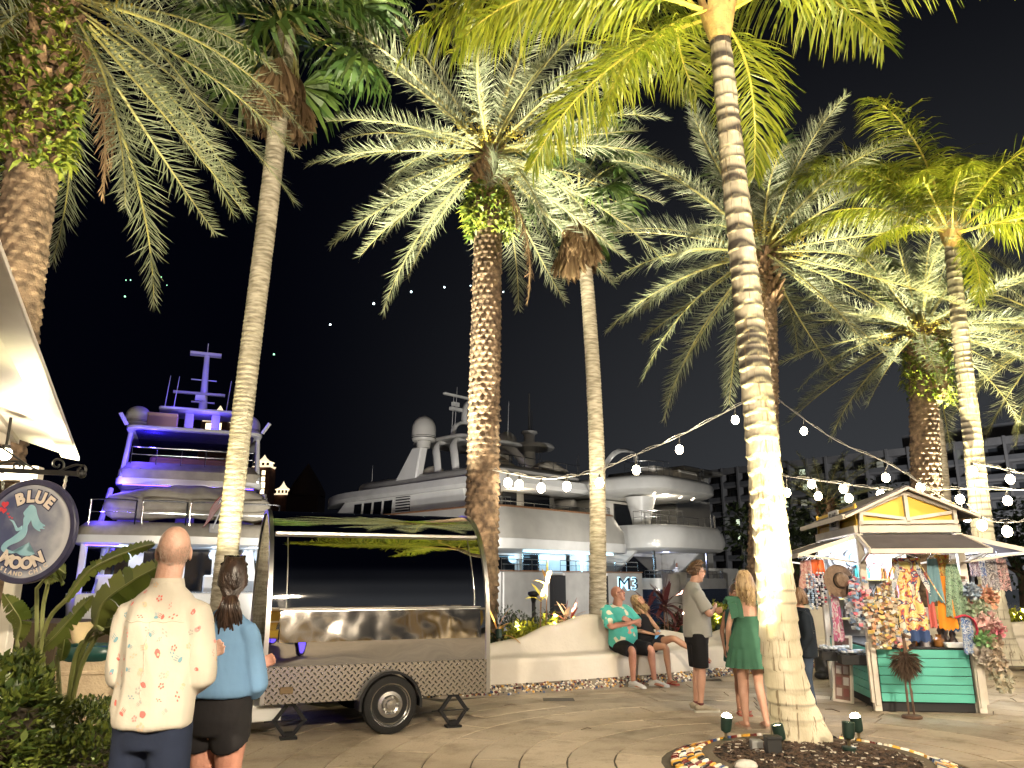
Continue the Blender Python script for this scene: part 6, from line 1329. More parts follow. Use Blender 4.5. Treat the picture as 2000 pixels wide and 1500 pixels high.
navyc = cloth('navy_trousers', (.010, .014, .028), (.014, .02, .04), 3, .4)
lofted('trousers', [((0, 0, .80*s), (.17, .12)), ((0, 0, .9*s), (.19, .135)), ((0, 0, 1.0*s), (.18, .13))], navyc, m1, .012, [([J['hip'+k], V(J['hip'+k]).lerp(V(J['kn'+k]), .5), J['kn'+k], V(J['kn'+k]).lerp(V(J['an'+k]), .5), V(J['an'+k])+V((0, 0, .0))], [.108, .098, .086, .078, .074]) for k in 'LR'])
for k in 'LR': shoe(V(J['an'+k]), (0, 1, 0), m1, mat('dark_shoe', (.03, .025, .02), rough=.5), mat('dark_sole', (.02, .02, .02), rough=.7))
hb_ = MB(); q = random.Random(15)
for i in range(800):
    a = q.uniform(-1.9, 1.9); z = q.uniform(-.055, .05); k = math.sqrt(max(.05, 1-((z-.03)/.1)**2)); p = V((math.sin(a)*.0745*k, -.012-.0945*math.cos(a)*k, z))
    if z > .015+.03*q.random() or (z < -.03 and abs(a) > 1.2): continue
    d = V((p.x*.3+q.gauss(0, .1), -.5, -1)).normalized()*.010; wv = V((.0010, 0, 0)); hb_.add([Mh @ (p-wv), Mh @ (p+wv), Mh @ (p+d)], [(0, 1, 2)])
hb_.build('hair', mat('hair_grey', (.30, .22, .17), rough=.7), m1, 0)
# ---------- woman in the blue tee and black shorts
J, s = stand(1.665, .085, 1.14, 1); crossed(J, s, .19, 1.09, .205)
w1 = person('woman from behind with dark ponytail, light blue tee and black shorts', (-1.53, 4.32, 0), -10); w1.scale = (.90, .95, 1)
mb = limbs(J, s, 1.14, 1); Mh = head(mb, V(J['head']), (-.55, 1, .12), s=.98, fem=1)
for k, sd in (('L', 1), ('R', -1)): hand(mb, V(J['wr'+k]), V(J['wr'+k])-V(J['el'+k]), (0, -1, .2), .92, 30, sd); foot(mb, V(J['an'+k]), (0, 1, 0), .93, .08)
fuse(mb, .008, 'body', sk_pink, w1, 4); face(Mh, w1)
tee = cloth('blue_tee', (.145, .265, .42), (.125, .235, .385), 2.5, .3)
tub = []
for k in 'LR': a, b = V(J['sh'+k]), V(J['el'+k]); tub.append(([a.lerp(V((0, a.y, a.z)), .45)+V((0, 0, -.02)), a+V((0, 0, -.006)), a.lerp(b, .5), b+(b-a)*.06, b.lerp(V(J['wr'+k]), .14)], [.055, .061, .061, .063, .055]))
sh2 = lofted('tee_shirt', [((0, 0, 1.03*s), (.196, .166)), ((0, 0, 1.06*s), (.198, .168)), ((0, 0, 1.11*s), (.188, .16)), ((0, 0, 1.2*s), (.174, .150)), ((0, -.005, 1.31*s), (.172, .134)), ((0, -.012, 1.385*s), (.152, .10)), ((0, -.008, 1.435*s), (.095, .07)), ((0, -.004, 1.465*s), (.066, .06))], tee, w1, .009, tub, 4, None); folds(sh2, .011, 6, 5)
bshort = cloth('black_shorts', (.012, .011, .012), (.018, .017, .018), 3, .4)
lofted('shorts', [((0, -.01, .83*s), (.17, .13)), ((0, -.01, .90*s), (.192, .16)), ((0, 0, .99*s), (.19, .155)), ((0, 0, 1.08*s), (.175, .14))], bshort, w1, .010, [([V(J['hip'+k])+V((0, -.01, 0)), V(J['hip'+k]).lerp(V(J['kn'+k]), .2)+V((0, -.01, 0)), V(J['hip'+k]).lerp(V(J['kn'+k]), .27)], [.115, .112, .110]) for k in 'LR'])
hd = hairmat('hair_dark_brown', (.010, .006, .004), (.05, .028, .018)); q = random.Random(8); lk = []
for i in range(380):
    a = q.uniform(-1.35, 1.35); z = q.uniform(-.02, .115); x = math.sin(a)*.083*math.sqrt(max(.05, 1-(z/.135)**2)); y = -.012-.10*math.cos(a)*math.sqrt(max(.05, 1-(z/.135)**2)); lk.append([(x*.9, y+.04, z+.012), (x, y-.004, z), (x*.55, -.105, -.045+q.uniform(-.02, .02)), (q.uniform(-.018, .018), -.122, -.075)])
for i in range(170):
    a, rr = q.random()*6.28, .047*math.sqrt(q.random()); x, y = rr*math.cos(a), rr*math.sin(a); l = q.uniform(.16, .27); b = q.uniform(-.035, .035)
    lk.append([(x*.4, -.118+y*.3, -.068), (x*1.1, -.145+y, -.115), (x*1.25+b, -.14+y, -.07-l*.6), (x*.8+b*1.5+.008, -.125+y*.8, -.07-l)])
hair_locks(Mh, w1, hd, lk, cap=((.081, .099, .098), -.016), r=.0062, seed=2)
sg = MB(); sg.tube([Mh @ V((-.078, .01, .085)), Mh @ V((0, .045, .128)), Mh @ V((.078, .01, .085))], .007, 6); sg.box((-.036, .035, .118), (.055, .012, .036), Mh); sg.box((.036, .035, .118), (.055, .012, .036), Mh); sg.build('sunglasses', mat('sunglass', (.006, .005, .005), rough=.12), w1, 30)
# ---------- man in the grey shirt, in profile
J, s = stand(1.79, .075, .98); J['elR'] = (.225*s, .10, 1.14*s); J['wrR'] = (-.03*s, .275, 1.20*s); J['elL'] = (-.23*s, .09, 1.15*s); J['wrL'] = (.05*s, .255, 1.17*s); J['head'] = (0, .055, 1.63*s); J['neck'] = (0, .012, 1.50*s)
m2 = person('man in profile with crossed arms, grey short sleeved shirt and black shorts', (2.33, 10.22, 0), -84)
mb = limbs(J, s, 1.0); Mh = head(mb, V(J['head']), (0, 1, -.10), s=1.02)
for k, sd in (('L', 1), ('R', -1)): hand(mb, V(J['wr'+k]), V(J['wr'+k])-V(J['el'+k]), (0, -1, .1), 1.0, 40, sd); foot(mb, V(J['an'+k]), (0, 1, 0), 1.0, .085)
fuse(mb, .009, 'body', sk_fair, m2, 4); face(Mh, m2, mat('tortoise_frame', (.20, .08, .03), rough=.3))
gsh = cloth('grey_shirt', (.36, .36, .335), (.32, .32, .30), 2.2, .35)
tub = []
for k in 'LR': a, b = V(J['sh'+k]), V(J['el'+k]); tub.append(([a.lerp(V((0, a.y, a.z)), .45)+V((0, 0, -.01)), a+V((0, 0, -.006)), a.lerp(b, .5), a.lerp(b, .86)], [.064, .070, .074, .079]))
sh3 = lofted('shirt', [((0, .02, .86*s), (.19, .175)), ((0, .02, .95*s), (.192, .175)), ((0, .02, 1.08*s), (.186, .162)), ((0, .01, 1.22*s), (.182, .148)), ((0, 0, 1.33*s), (.180, .130)), ((0, -.01, 1.40*s), (.165, .105)), ((0, -.004, 1.45*s), (.11, .085)), ((0, .005, 1.50*s), (.068, .072))], gsh, m2, .010, tub, 4, None); folds(sh3, .010, 6, 9)
bs2 = cloth('black_cotton_shorts', (.010, .010, .012), (.015, .015, .018), 3, .4)
lofted('shorts', [((0, 0, .78*s), (.165, .14)), ((0, 0, .88*s), (.18, .15)), ((0, 0, .97*s), (.168, .14))], bs2, m2, .012, [([J['hip'+k], V(J['hip'+k]).lerp(V(J['kn'+k]), .5), V(J['hip'+k]).lerp(V(J['kn'+k]), .95)], [.112, .105, .098]) for k in 'LR'])
for k in 'LR':
    shoe(V(J['an'+k]), (0, 1, 0), m2, mat('canvas_shoe', (.36, .32, .24), (.30, .26, .19), 20, .8), mat('pale_sole', (.5, .48, .42), rough=.7), 1.08)
    c = MB(); a = V(J['an'+k]); c.lathe([(.038, -.02), (.043, 0), (.040, .02)], a, 14); c.build('sock', mat('maroon_sock', (.12, .03, .03), rough=.9), m2)
hb = hairmat('hair_brown', (.055, .028, .014), (.14, .08, .045)); q = random.Random(3); lk = []
for i in range(260):
    a = q.uniform(-PI, PI); e = q.uniform(-.35, 1.5)
    d = V((math.sin(a)*math.cos(e), -math.cos(a)*math.cos(e), math.sin(e))); p = V((d.x*.078, -.012+d.y*.098, .03+d.z*.096))
    if p.y > .045 and p.z < .095 or (abs(p.x) > .05 and p.y > .02 and p.z < .05): continue
    if p.z < -.0 and p.y > -.02: continue
    f = V((0, .035, .018)) if p.z > .08 else V((0, -.012, -.03)); lk.append([p*.97, p*1.04+f*.4, p*1.05+f+V((q.gauss(0, .006), q.gauss(0, .006), q.gauss(0, .006)))])
hair_locks(Mh, m2, hb, lk, cap=((.079, .085, .097), -.026), r=.011)
# ---------- woman in the green dress
J, s = stand(1.655, .105, .95, 1); J['elL'] = (-.235*s, -.01, 1.12*s); J['wrL'] = (-.20*s, .12, .92*s); J['elR'] = (.225*s, -.02, 1.12*s); J['wrR'] = (.20*s, .10, .95*s); J['anR'] = (.13*s, -.05, .085*s)
w2 = person('blonde woman from behind in short ruffled green dress', (2.66, 9.12, 0), 8)
mb = limbs(J, s, .95, 1); Mh = head(mb, V(J['head']), (-.75, 1, 0), s=.98, fem=1)
for k, sd in (('L', 1), ('R', -1)): hand(mb, V(J['wr'+k]), (0, .4, -1), (1 if k == 'L' else -1, 0, 0), .9, 25, sd); foot(mb, V(J['an'+k]), (.2 if k == 'R' else -.2, 1, 0), .92, .075)
fuse(mb, .009, 'body', sk_fair, w2, 4); face(Mh, w2, mat('sunglass', (0, 0, 0)))
gd = cloth('green_dress', (.062, .165, .108), (.05, .135, .088), 3, .35)
mb = MB()
def ring(z, rx, ry, amp, fr, cy=0, n=96, ph=0, z2=None): return [(rx*math.cos(a)*(1+amp*math.sin(fr*a+ph)), cy+ry*math.sin(a)*(1+amp*math.sin(fr*a+ph)), z) for a in [2*PI*k/n for k in range(n)]]
rg = [ring(.66*s, .262, .225, .05, 17), ring(.70*s, .255, .22, .045, 17), ring(.80*s, .236, .2, .03, 17), ring(.86*s, .220, .185, .02, 17), ring(.885*s, .218, .184, .0, 17), ring(.90*s, .224, .188, .03, 13), ring(1.0*s, .198, .165, .022, 13), ring(1.09*s, .160, .132, .012, 13), ring(1.115*s, .147, .116, 0, 13), ring(1.18*s, .146, .118, 0, 13), ring(1.225*s, .15, .124, 0, 13), ring(1.24*s, .146, .12, 0, 13)]
mb.sheet(rg, closed_u=True); mb.build('dress', gd, w2, 50)
for k, x in (('L', -1), ('R', 1)):                                   # straps with ruffles
    st = MB(); c = crom([(x*.115*s, -.118, 1.22*s), (x*.125*s, -.105, 1.36*s), (x*.13*s, -.03, 1.462*s), (x*.12*s, .08, 1.40*s), (x*.10*s, .115, 1.22*s)], 6); st.loft(c, (.03, .006), (1, 0, 0), 8); st.build('strap', gd, w2, 50)
    rf = MB(); g_ = []
    for j in range(4): g_.append([p+V((x*(.012+.032*j), -.004*j, .008*j*math.sin(i*1.6)-.010*j)) for i, p in enumerate(crom([(x*.13*s, -.118, 1.24*s), (x*.145*s, -.105, 1.36*s), (x*.15*s, -.03, 1.475*s), (x*.14*s, .08, 1.42*s)], 10))])
    rf.sheet(g_, th=.003); rf.build('ruffle', gd, w2, 60)
for k in 'LR': sandal(V(J['an'+k])+V((0, 0, -.005)), (.2 if k == 'R' else -.2, 1, 0), w2, mat('tan_sandal', (.38, .27, .20), rough=.7), .94)
hbl = hairmat('hair_blonde', (.17, .10, .045), (.50, .36, .19)); q = random.Random(12); lk = []
for i in range(210):
    a = q.uniform(-2.1, 2.1); z = q.uniform(-.02, .12); k = math.sqrt(max(.08, 1-(z/.14)**2)); x = math.sin(a)*.083*k; y = -.014-.103*math.cos(a)*k; w = q.uniform(-.03, .03); l = q.uniform(.12, .2)
    lk.append([(x*.6, y*.6, .115), (x, y, z), (x*1.2+w, y*1.12, -.06), (x*1.28-w, y*1.2, -.10-l*.3), (x*1.15+w*1.6, y*1.15-.01, -.08-l)])
hair_locks(Mh, w2, hbl, lk, cap=((.082, .098, .098), -.016), r=.013, seed=5)
bag = thing('shoulder_bag', 'small dark round shoulder bag hanging at the green dress woman hip', 'bag', w2.matrix_basis @ V((.235, -.10, .86)), R(8))
blk2 = mat('bag_leather', (.02, .022, .024), rough=.45, bump=.3, bs=60)
mb = MB(); mb.ball((0, 0, 0), (.085, .045, .105), 16, 10); mb.box((0, 0, -.01), (.15, .07, .15)); fuse(mb, .01, 'bag_body', blk2, bag, 5)
mb = MB(); mb.tube([(-.05, -.03, .08), (-.13, -.03, .35), (-.145, .0, .56), (-.13, .09, .62), (-.1, .18, .56)], .006, 6); mb.build('bag_strap', blk2, bag)
# ---------- person hidden behind her: bare brown legs, red sandals
J, s = stand(1.50, .05, .95, 1); w3 = person('person mostly hidden behind the green dress woman, bare legs and red sandals', (2.80, 10.0, 0), 176)
mb = limbs(J, s, .92, 1); Mh = head(mb, V(J['head']), (0, 1, 0), s=.95, fem=1)
for k, sd in (('L', 1), ('R', -1)): hand(mb, V(J['wr'+k]), (0, .2, -1), (1 if k == 'L' else -1, 0, 0), .88, 25, sd); foot(mb, V(J['an'+k]), (0, 1, 0), .9, .075); sandal(V(J['an'+k])+V((0, 0, -.005)), (0, 1, 0), w3, mat('red_sandal', (.32, .03, .03), rough=.6), .92)
fuse(mb, .010, 'body', sk_brown, w3, 4); face(Mh, w3); hair_locks(Mh, w3, hd, [], cap=((.081, .099, .1), -.018))
lofted('dress', [((0, 0, .70*s), (.20, .17)), ((0, 0, .95*s), (.185, .15)), ((0, 0, 1.12*s), (.15, .125)), ((0, 0, 1.3*s), (.16, .13)), ((0, -.01, 1.42*s), (.14, .09))], cloth('dark_teal_dress', (.02, .06, .06)), w3)
# ---------- boy behind the coconut trunk
J, s = stand(1.44, .06, .95); J['elL'] = (-.215*s, -.02, 1.10*s); J['wrL'] = (-.20*s, .10, .9*s); J['elR'] = (.215*s, -.03, 1.10*s); J['wrR'] = (.20*s, .10, .9*s)
b1 = person('boy in dark hooded top and jeans half hidden by the big palm trunk', (3.60, 10.0, 0), 82)
mb = limbs(J, s, .98); Mh = head(mb, V(J['head']), (0, 1, -.05), s=.96)
for k, sd in (('L', 1), ('R', -1)): hand(mb, V(J['wr'+k]), (0, .4, -1), (1 if k == 'L' else -1, 0, 0), .85, 25, sd); foot(mb, V(J['an'+k]), (0, 1, 0), .9, .075)
fuse(mb, .009, 'body', sk_fair, b1, 4); face(Mh, b1)
hdm = cloth('dark_hoodie', (.008, .012, .018), (.013, .018, .026), 3, .5); tub = []
for k in 'LR': a, b, c = V(J['sh'+k]), V(J['el'+k]), V(J['wr'+k]); tub.append(([a.lerp(V((0, a.y, a.z)), .45), a, a.lerp(b, .5), b, b.lerp(c, .5), c], [.062, .066, .062, .06, .055, .045]))
hh = lofted('hooded_top', [((0, 0, .80*s), (.185, .15)), ((0, 0, .95*s), (.19, .155)), ((0, 0, 1.2*s), (.18, .145)), ((0, -.01, 1.36*s), (.17, .125)), ((0, -.015, 1.44*s), (.12, .1)), ((0, -.02, 1.50*s), (.08, .085))], hdm, b1, .010, tub, 4, None); folds(hh, .006, 6, 2)
q = random.Random(6); motif(hh, [((1, q.uniform(-.12, .12), q.uniform(.8, 1.2)), (-1, 0, 0)) for _ in range(22)]+[((q.uniform(-.15, .15), -1, q.uniform(.8, 1.2)), (0, 1, 0)) for _ in range(22)], b1, [mat('print_white', (.5, .5, .48), rough=.9)], .008, 5)
jn = cloth('jeans', (.03, .045, .075), (.05, .07, .11), 4, .3)
lofted('jeans', [((0, 0, .78*s), (.15, .12)), ((0, 0, .88*s), (.16, .13)), ((0, 0, .95*s), (.15, .12))], jn, b1, .012, [([J['hip'+k], V(J['hip'+k]).lerp(V(J['kn'+k]), .5), J['kn'+k], V(J['an'+k])+V((0, 0, .01))], [.095, .085, .072, .065]) for k in 'LR'])
for k in 'LR': shoe(V(J['an'+k]), (0, 1, 0), b1, mat('pale_trainer', (.45, .45, .44), rough=.7), mat('pale_sole', (0, 0, 0)), .9)
hg_ = hairmat('hair_auburn', (.10, .052, .024), (.22, .13, .065)); q = random.Random(21); lk = []
for i in range(150):
    a = q.uniform(-2.5, 2.5); z = q.uniform(-.01, .12); k = math.sqrt(max(.08, 1-(z/.14)**2)); x = math.sin(a)*.082*k; y = -.012-.10*math.cos(a)*k; lk.append([(x*.4, y*.4, .13), (x*1.02, y*1.02, z), (x*1.1, y*1.1, z-.05), (x*1.04, y*1.02, max(-.07, z-.1))])
hair_locks(Mh, b1, hg_, lk, cap=((.083, .1, .1), -.014), r=.013)
# ---------- the seated couple
def sit(H, seat, g=1.0, fem=0, lean=.10):
    s = H/1.75; w = (.19-.025*fem)*s; J = {}
    for k, x in (('L', -1), ('R', 1)):
        J['hip'+k] = (x*.09*s, 0, seat+.10); J['kn'+k] = (x*.16*s, .44*s, seat+.06); J['an'+k] = (x*.17*s, .42*s, .085); J['sh'+k] = (x*w, -lean-.02, seat+.60*s)
    J['neck'] = (0, -lean, seat+.68*s); J['head'] = (0, -lean+.03, seat+.815*s); return J, s
SEAT = .478
J, s = sit(1.84, SEAT, 1.3); J['shL'] = (-.21, -.12, 1.10); J['shR'] = (.21, -.12, 1.10); J['elR'] = (.29, .09, .87); J['elL'] = (-.29, .09, .88); J['wrR'] = (-.02, .27, .93); J['wrL'] = (.06, .25, .97); J['anR'] = (.13, .40, .085); J['knR'] = (.17, .44, .53); J['knL'] = (-.22, .42, .53); J['anL'] = (-.24, .46, .085)
m3 = person('bald man sitting on the bench wall in turquoise flowered shirt, arms crossed', (1.74, 12.84, 0), 212, 'couple sitting on the bench wall')
mb = limbs(J, s, 1.28); J['head'] = (0, -.05, 1.355); Mh = head(mb, V(J['head']), (-.62, 1, .38), s=1.08)
tb(mb, [(0, .0, .62), (0, .07, .78), (0, .02, .98)], [(.19, .16), (.20, .19), (.18, .13)], (1, 0, 0), 18); tb(mb, [(0, -.1, 1.12), (0, -.06, 1.22), (0, -.05, 1.32)], [.075, .075, .07])
for k, sd in (('L', 1), ('R', -1)): hand(mb, V(J['wr'+k]), V(J['wr'+k])-V(J['el'+k]), (0, -1, .1), 1.05, 40, sd); foot(mb, V(J['an'+k]), (0, 1, 0), 1.0, .085)
fuse(mb, .009, 'body', sk_pink, m3, 4); face(Mh, m3, mat('red_frame', (.25, .03, .03), rough=.3))
def flower_shirt():
    m = mat('turquoise_shirt', (.05, .40, .34), (.10, .50, .44), 3, .85); t = m.node_tree; b = t.nodes['Principled BSDF']; cr = [n for n in t.nodes if n.type == 'VALTORGB'][0]; tc = [n for n in t.nodes if n.type == 'TEX_COORD'][0]
    vo = t.nodes.new('ShaderNodeTexVoronoi'); vo.inputs['Scale'].default_value = 7; nz = t.nodes.new('ShaderNodeTexNoise'); nz.inputs['Scale'].default_value = 13; ad = t.nodes.new('ShaderNodeMath'); ad.operation = 'MULTIPLY_ADD'; ad.inputs[1].default_value = .75
    t.links.new(tc.outputs['Object'], vo.inputs[0]); t.links.new(tc.outputs['Object'], nz.inputs[0]); t.links.new(nz.outputs[0], ad.inputs[0]); t.links.new(vo.outputs['Distance'], ad.inputs[2])
    r = t.nodes.new('ShaderNodeMapRange'); r.inputs[1].default_value = .66; r.inputs[2].default_value = .72; r.inputs[3].default_value = 1; r.inputs[4].default_value = 0; t.links.new(ad.outputs[0], r.inputs[0])
    mi = t.nodes.new('ShaderNodeMixRGB'); mi.inputs[2].default_value = (.72, .68, .52, 1); t.links.new(r.outputs[0], mi.inputs[0]); t.links.new(cr.outputs[0], mi.inputs[1]); t.links.new(mi.outputs[0], b.inputs['Base Color']); return m
fs_ = flower_shirt(); tub = []
for k in 'LR': a, b = V(J['sh'+k]), V(J['el'+k]); tub.append(([a.lerp(V((0, a.y, a.z)), .4), a, a.lerp(b, .5), a.lerp(b, .9)], [.085, .092, .095, .098]))
lofted('shirt', [((0, -.01, .57), (.235, .19)), ((0, .03, .68), (.245, .215)), ((0, .04, .80), (.24, .215)), ((0, 0, .95), (.225, .175)), ((0, -.06, 1.06), (.21, .145)), ((0, -.10, 1.13), (.17, .115)), ((0, -.09, 1.19), (.09, .09))], fs_, m3, .012, tub, 4, (.006, 8, (1, 1, .6)))
lofted('shorts', [((0, -.09, SEAT+.08), (.2, .10)), ((0, 0, SEAT+.10), (.215, .115)), ((0, .1, SEAT+.10), (.22, .11))], bs2, m3, .012, [([J['hip'+k], V(J['hip'+k]).lerp(V(J['kn'+k]), .5), V(J['kn'+k])+V((0, -.02, .0))], [.118, .116, .105]) for k in 'LR'], side=(1, 0, 0))
for k in 'LR': shoe(V(J['an'+k]), (-.1 if k == 'R' else -.45, 1, 0), m3, mat('white_trainer', (.70, .69, .66), rough=.6), mat('white_sole', (.6, .6, .58), rough=.6), 1.1)
wt = MB(); a, b = V(J['elL']), V(J['wrL']); p = a.lerp(b, .85); wt.loft([p-(b-a)*.04, p+(b-a)*.04], [(.040, .040), (.040, .040)], (0, 0, 1), 12); wt.build('watch', mat('watch_black', (.01, .01, .01), rough=.4), m3, 40)
J, s = sit(1.66, SEAT, .95, 1, .16); J['shL'] = (-.17, -.2, 1.02); J['shR'] = (.17, -.2, 1.04); J['neck'] = (0, -.18, 1.10); J['head'] = (0, -.205, 1.235); J['hup'] = (0, -.4, .9)
J['elR'] = (.235, -.04, .80); J['wrR'] = (.06, .16, .74); J['elL'] = (-.24, -.02, .80); J['wrL'] = (-.06, .17, .76)
J['knR'] = (.02, .43, .56); J['anR'] = (-.0, .44, .095); J['hipR'] = (.09, 0, .57); J['knL'] = (-.10, .46, .68); J['anL'] = (-.36, .78, .46); J['knR'] = (.05, .43, .55)
w4 = person('blonde woman in black sitting beside the flowered shirt man, legs crossed', (2.20, 13.06, 0), 214, 'couple sitting on the bench wall')
mb = limbs(J, s, .98, 1); Mh = head(mb, V(J['head']), (-.35, .75, .95), (0, -.5, 1), s=.98, fem=1)
hand(mb, V(J['wrR']), V((-.5, .4, -.1)), (0, 0, 1), .9, 45, 1); hand(mb, V(J['wrL']), V((.5, .4, -.1)), (0, 0, 1), .9, 45, -1); foot(mb, V(J['anR']), (0, 1, 0), .92, .08); foot(mb, V(J['anL']), (-.55, .65, -.55), .92, .02)
fuse(mb, .009, 'body', sk_tan, w4, 4); face(Mh, w4)
bt = cloth('black_top', (.012, .011, .014)); lofted('top', [((0, -.06, .53), (.195, .14)), ((0, -.04, .66), (.185, .145)), ((0, -.10, .82), (.155, .125)), ((0, -.16, .95), (.155, .12)), ((0, -.19, 1.03), (.115, .07))], bt, w4, .011)
lofted('skirt', [((0, -.1, SEAT+.09), (.17, .10)), ((0, .02, SEAT+.11), (.18, .11)), ((0, .12, SEAT+.12), (.17, .10))], bt, w4, .012, [([J['hip'+k], V(J['hip'+k]).lerp(V(J['kn'+k]), .55)], [.108, .10]) for k in 'LR'])
sandal(V(J['anR'])+V((0, 0, -.005)), (0, 1, 0), w4, mat('red_sandal', (0, 0, 0)), .95); sandal(V(J['anL'])+V((0, 0, .04)), (-.55, .65, -.55), w4, mat('red_sandal', (0, 0, 0)), .95)
q = random.Random(33); lk = []
for i in range(130):
    a = q.uniform(-2.1, 2.1); z = q.uniform(-.01, .12); k = math.sqrt(max(.08, 1-(z/.14)**2)); x = math.sin(a)*.083*k; y = -.014-.103*math.cos(a)*k; l = q.uniform(.08, .15); w = q.uniform(-.03, .03)
    lk.append([(x*.6, y*.6, .115), (x, y, z), (x*1.2+w, y*1.15, -.05), (x*1.2, y*1.2, -.07-l)])
hair_locks(Mh, w4, hbl, lk, cap=((.082, .098, .098), -.016), r=.013, seed=7)
ph = thing('phone', 'pale blue phone held in the seated woman hands', 'phone', w4.matrix_basis @ V((0, .215, .73)), R(214)); MB().box((0, 0, 0), (.07, .012, .145), Matrix.Rotation(-.5, 4, 'X')).build('phone_body', mat('phone_blue', (.14, .34, .55), emit=.25, ec=(.2, .5, .8), rough=.2), ph, 30, .004)
# ---------- crew member far off in the cockpit of the rounded yacht
J, s = stand(1.8, .09); pz = Z.matrix_basis @ V((1.5, 2.2, .95)); c1 = person('tiny figure in white shirt standing in the lit cockpit of the rounded yacht', pz, 200, 'people aboard')
mb = limbs(J, s); Mh = head(mb, V(J['head']), (0, 1, 0))
for k, sd in (('L', 1), ('R', -1)): hand(mb, V(J['wr'+k]), (0, .2, -1), (1 if k == 'L' else -1, 0, 0), 1, 25, sd); foot(mb, V(J['an'+k]), (0, 1, 0), 1, .085)
fuse(mb, .014, 'body', sk_brown, c1, 3); lofted('shirt', [((0, 0, .86*s), (.19, .14)), ((0, 0, 1.2*s), (.19, .14)), ((0, -.01, 1.42*s), (.17, .11)), ((0, 0, 1.5*s), (.08, .08))], mat('crew_white', (.7, .7, .68), rough=.9), c1, .02, [([J['sh'+k], V(J['sh'+k]).lerp(V(J['el'+k]), .8)], [.07, .075]) for k in 'LR'])
lofted('trousers', [((0, 0, .8*s), (.16, .12)), ((0, 0, .96*s), (.17, .13))], navyc, c1, .02, [([J['hip'+k], J['kn'+k], J['an'+k]], [.1, .08, .07]) for k in 'LR'])
# ================================================================ SHRUBS IN THE BED BEHIND THE WALL
def bed_pt(u, back=1.0):
    """a point in the planting bed below photo column u"""
    best = None
    for i, p in enumerate(path):
        n = wnorm(i); w = p+n*back; t = .9686*w.y-.2487*CAM_H; d = abs(1000+FPX*w.x/t-u)
        if best is None or d < best[0]: best = (d, w)
    w = best[1]; return V((w.x, w.y, .40))
def bush(name, c, w, h, n, lm, lab, lw=(.07, .022), seed=0, cat='shrub', group=None, gap=.5):
    q = random.Random(seed); root = thing(name, lab, cat, c, 0, group); st = MB(); f = MB(); tips = []
    for i in range(16):
        a = q.random()*6.28; e = V((math.cos(a)*w*.45*q.random(), math.sin(a)*w*.45*q.random(), h*q.uniform(.5, .95))); st.tube([(e.x*.2, e.y*.2, 0), e*.5+V((0, 0, .05)), e], [.010, .007, .004], 5); tips.append(e)
    st.build('stems', twig_m, root)
    for i in range(n):
        t = q.choice(tips); s = q.random()**.5; p = t*s+V((q.gauss(0, .1*w), q.gauss(0, .1*w), q.gauss(0, .06))); p.z = max(.03, p.z)
        d = V((q.gauss(0, .7), q.gauss(0, .7), q.gauss(.5, .5))).normalized(); k = q.uniform(.7, 1.3); leaf(f, p, d, lw[0]*k, lw[1]*k)
    f.build('foliage', lm, root, 0); return root
i = 0
for (u, bk, w, h, lm, lab) in ((965, 1.0, .7, .36, dark_leaf, 'dark green shrub against the trailer end behind the wall'), (1000, .95, .75, .34, lime_leaf, 'lime green shrub nearest the trailer end'), (1035, .95, .75, .46, lime_leaf, 'bright lime shrub under the tall orange leaved stems'), (1070, 1.0, .8, .52, lime_leaf, 'bright lime shrub left of the red leaved plant'), (1100, 1.2, .8, .50, lime_leaf, 'lime shrub behind the red leaved plant'), (1010, 2.0, 1.1, .72, dark_leaf, 'dark shrub at the back of the bed beyond the lime shrubs'), (1080, 2.0, 1.1, .66, dark_leaf, 'dark shrub at the back of the bed left of the slim grey palm'),
        (1350, 1.3, .9, .62, dark_leaf, 'dark shrub behind the standing man back'), (1398, 1.1, .7, .74, lime_leaf, 'upright lime hedge shrub right of the standing man'), (1425, 1.2, .7, .72, lime_leaf, 'lime hedge shrub left of the green dress woman'), (1300, 1.4, .8, .5, dark_leaf, 'low dark shrub under the maroon plants'), (1660, 1.2, 1.0, .6, dark_leaf, 'dark shrub behind the kiosk left side'), (1965, 1.2, .9, .62, lime_leaf, 'lime shrub right of the right coconut trunk'), (2005, 1.2, .9, .55, lime_leaf, 'lime shrub at the right edge of the picture'), (1930, 1.3, .9, .6, dark_leaf, 'dark shrub behind the right coconut trunk'), (1240, 1.4, .8, .45, dark_leaf, 'low dark shrub behind the seated couple')):
    i += 1; bush('shrub', bed_pt(u, bk), w, h, 900, lm, lab, (.085, .026) if lm is not dark_leaf else (.08, .018), i, group='shrubs in the planting bed')
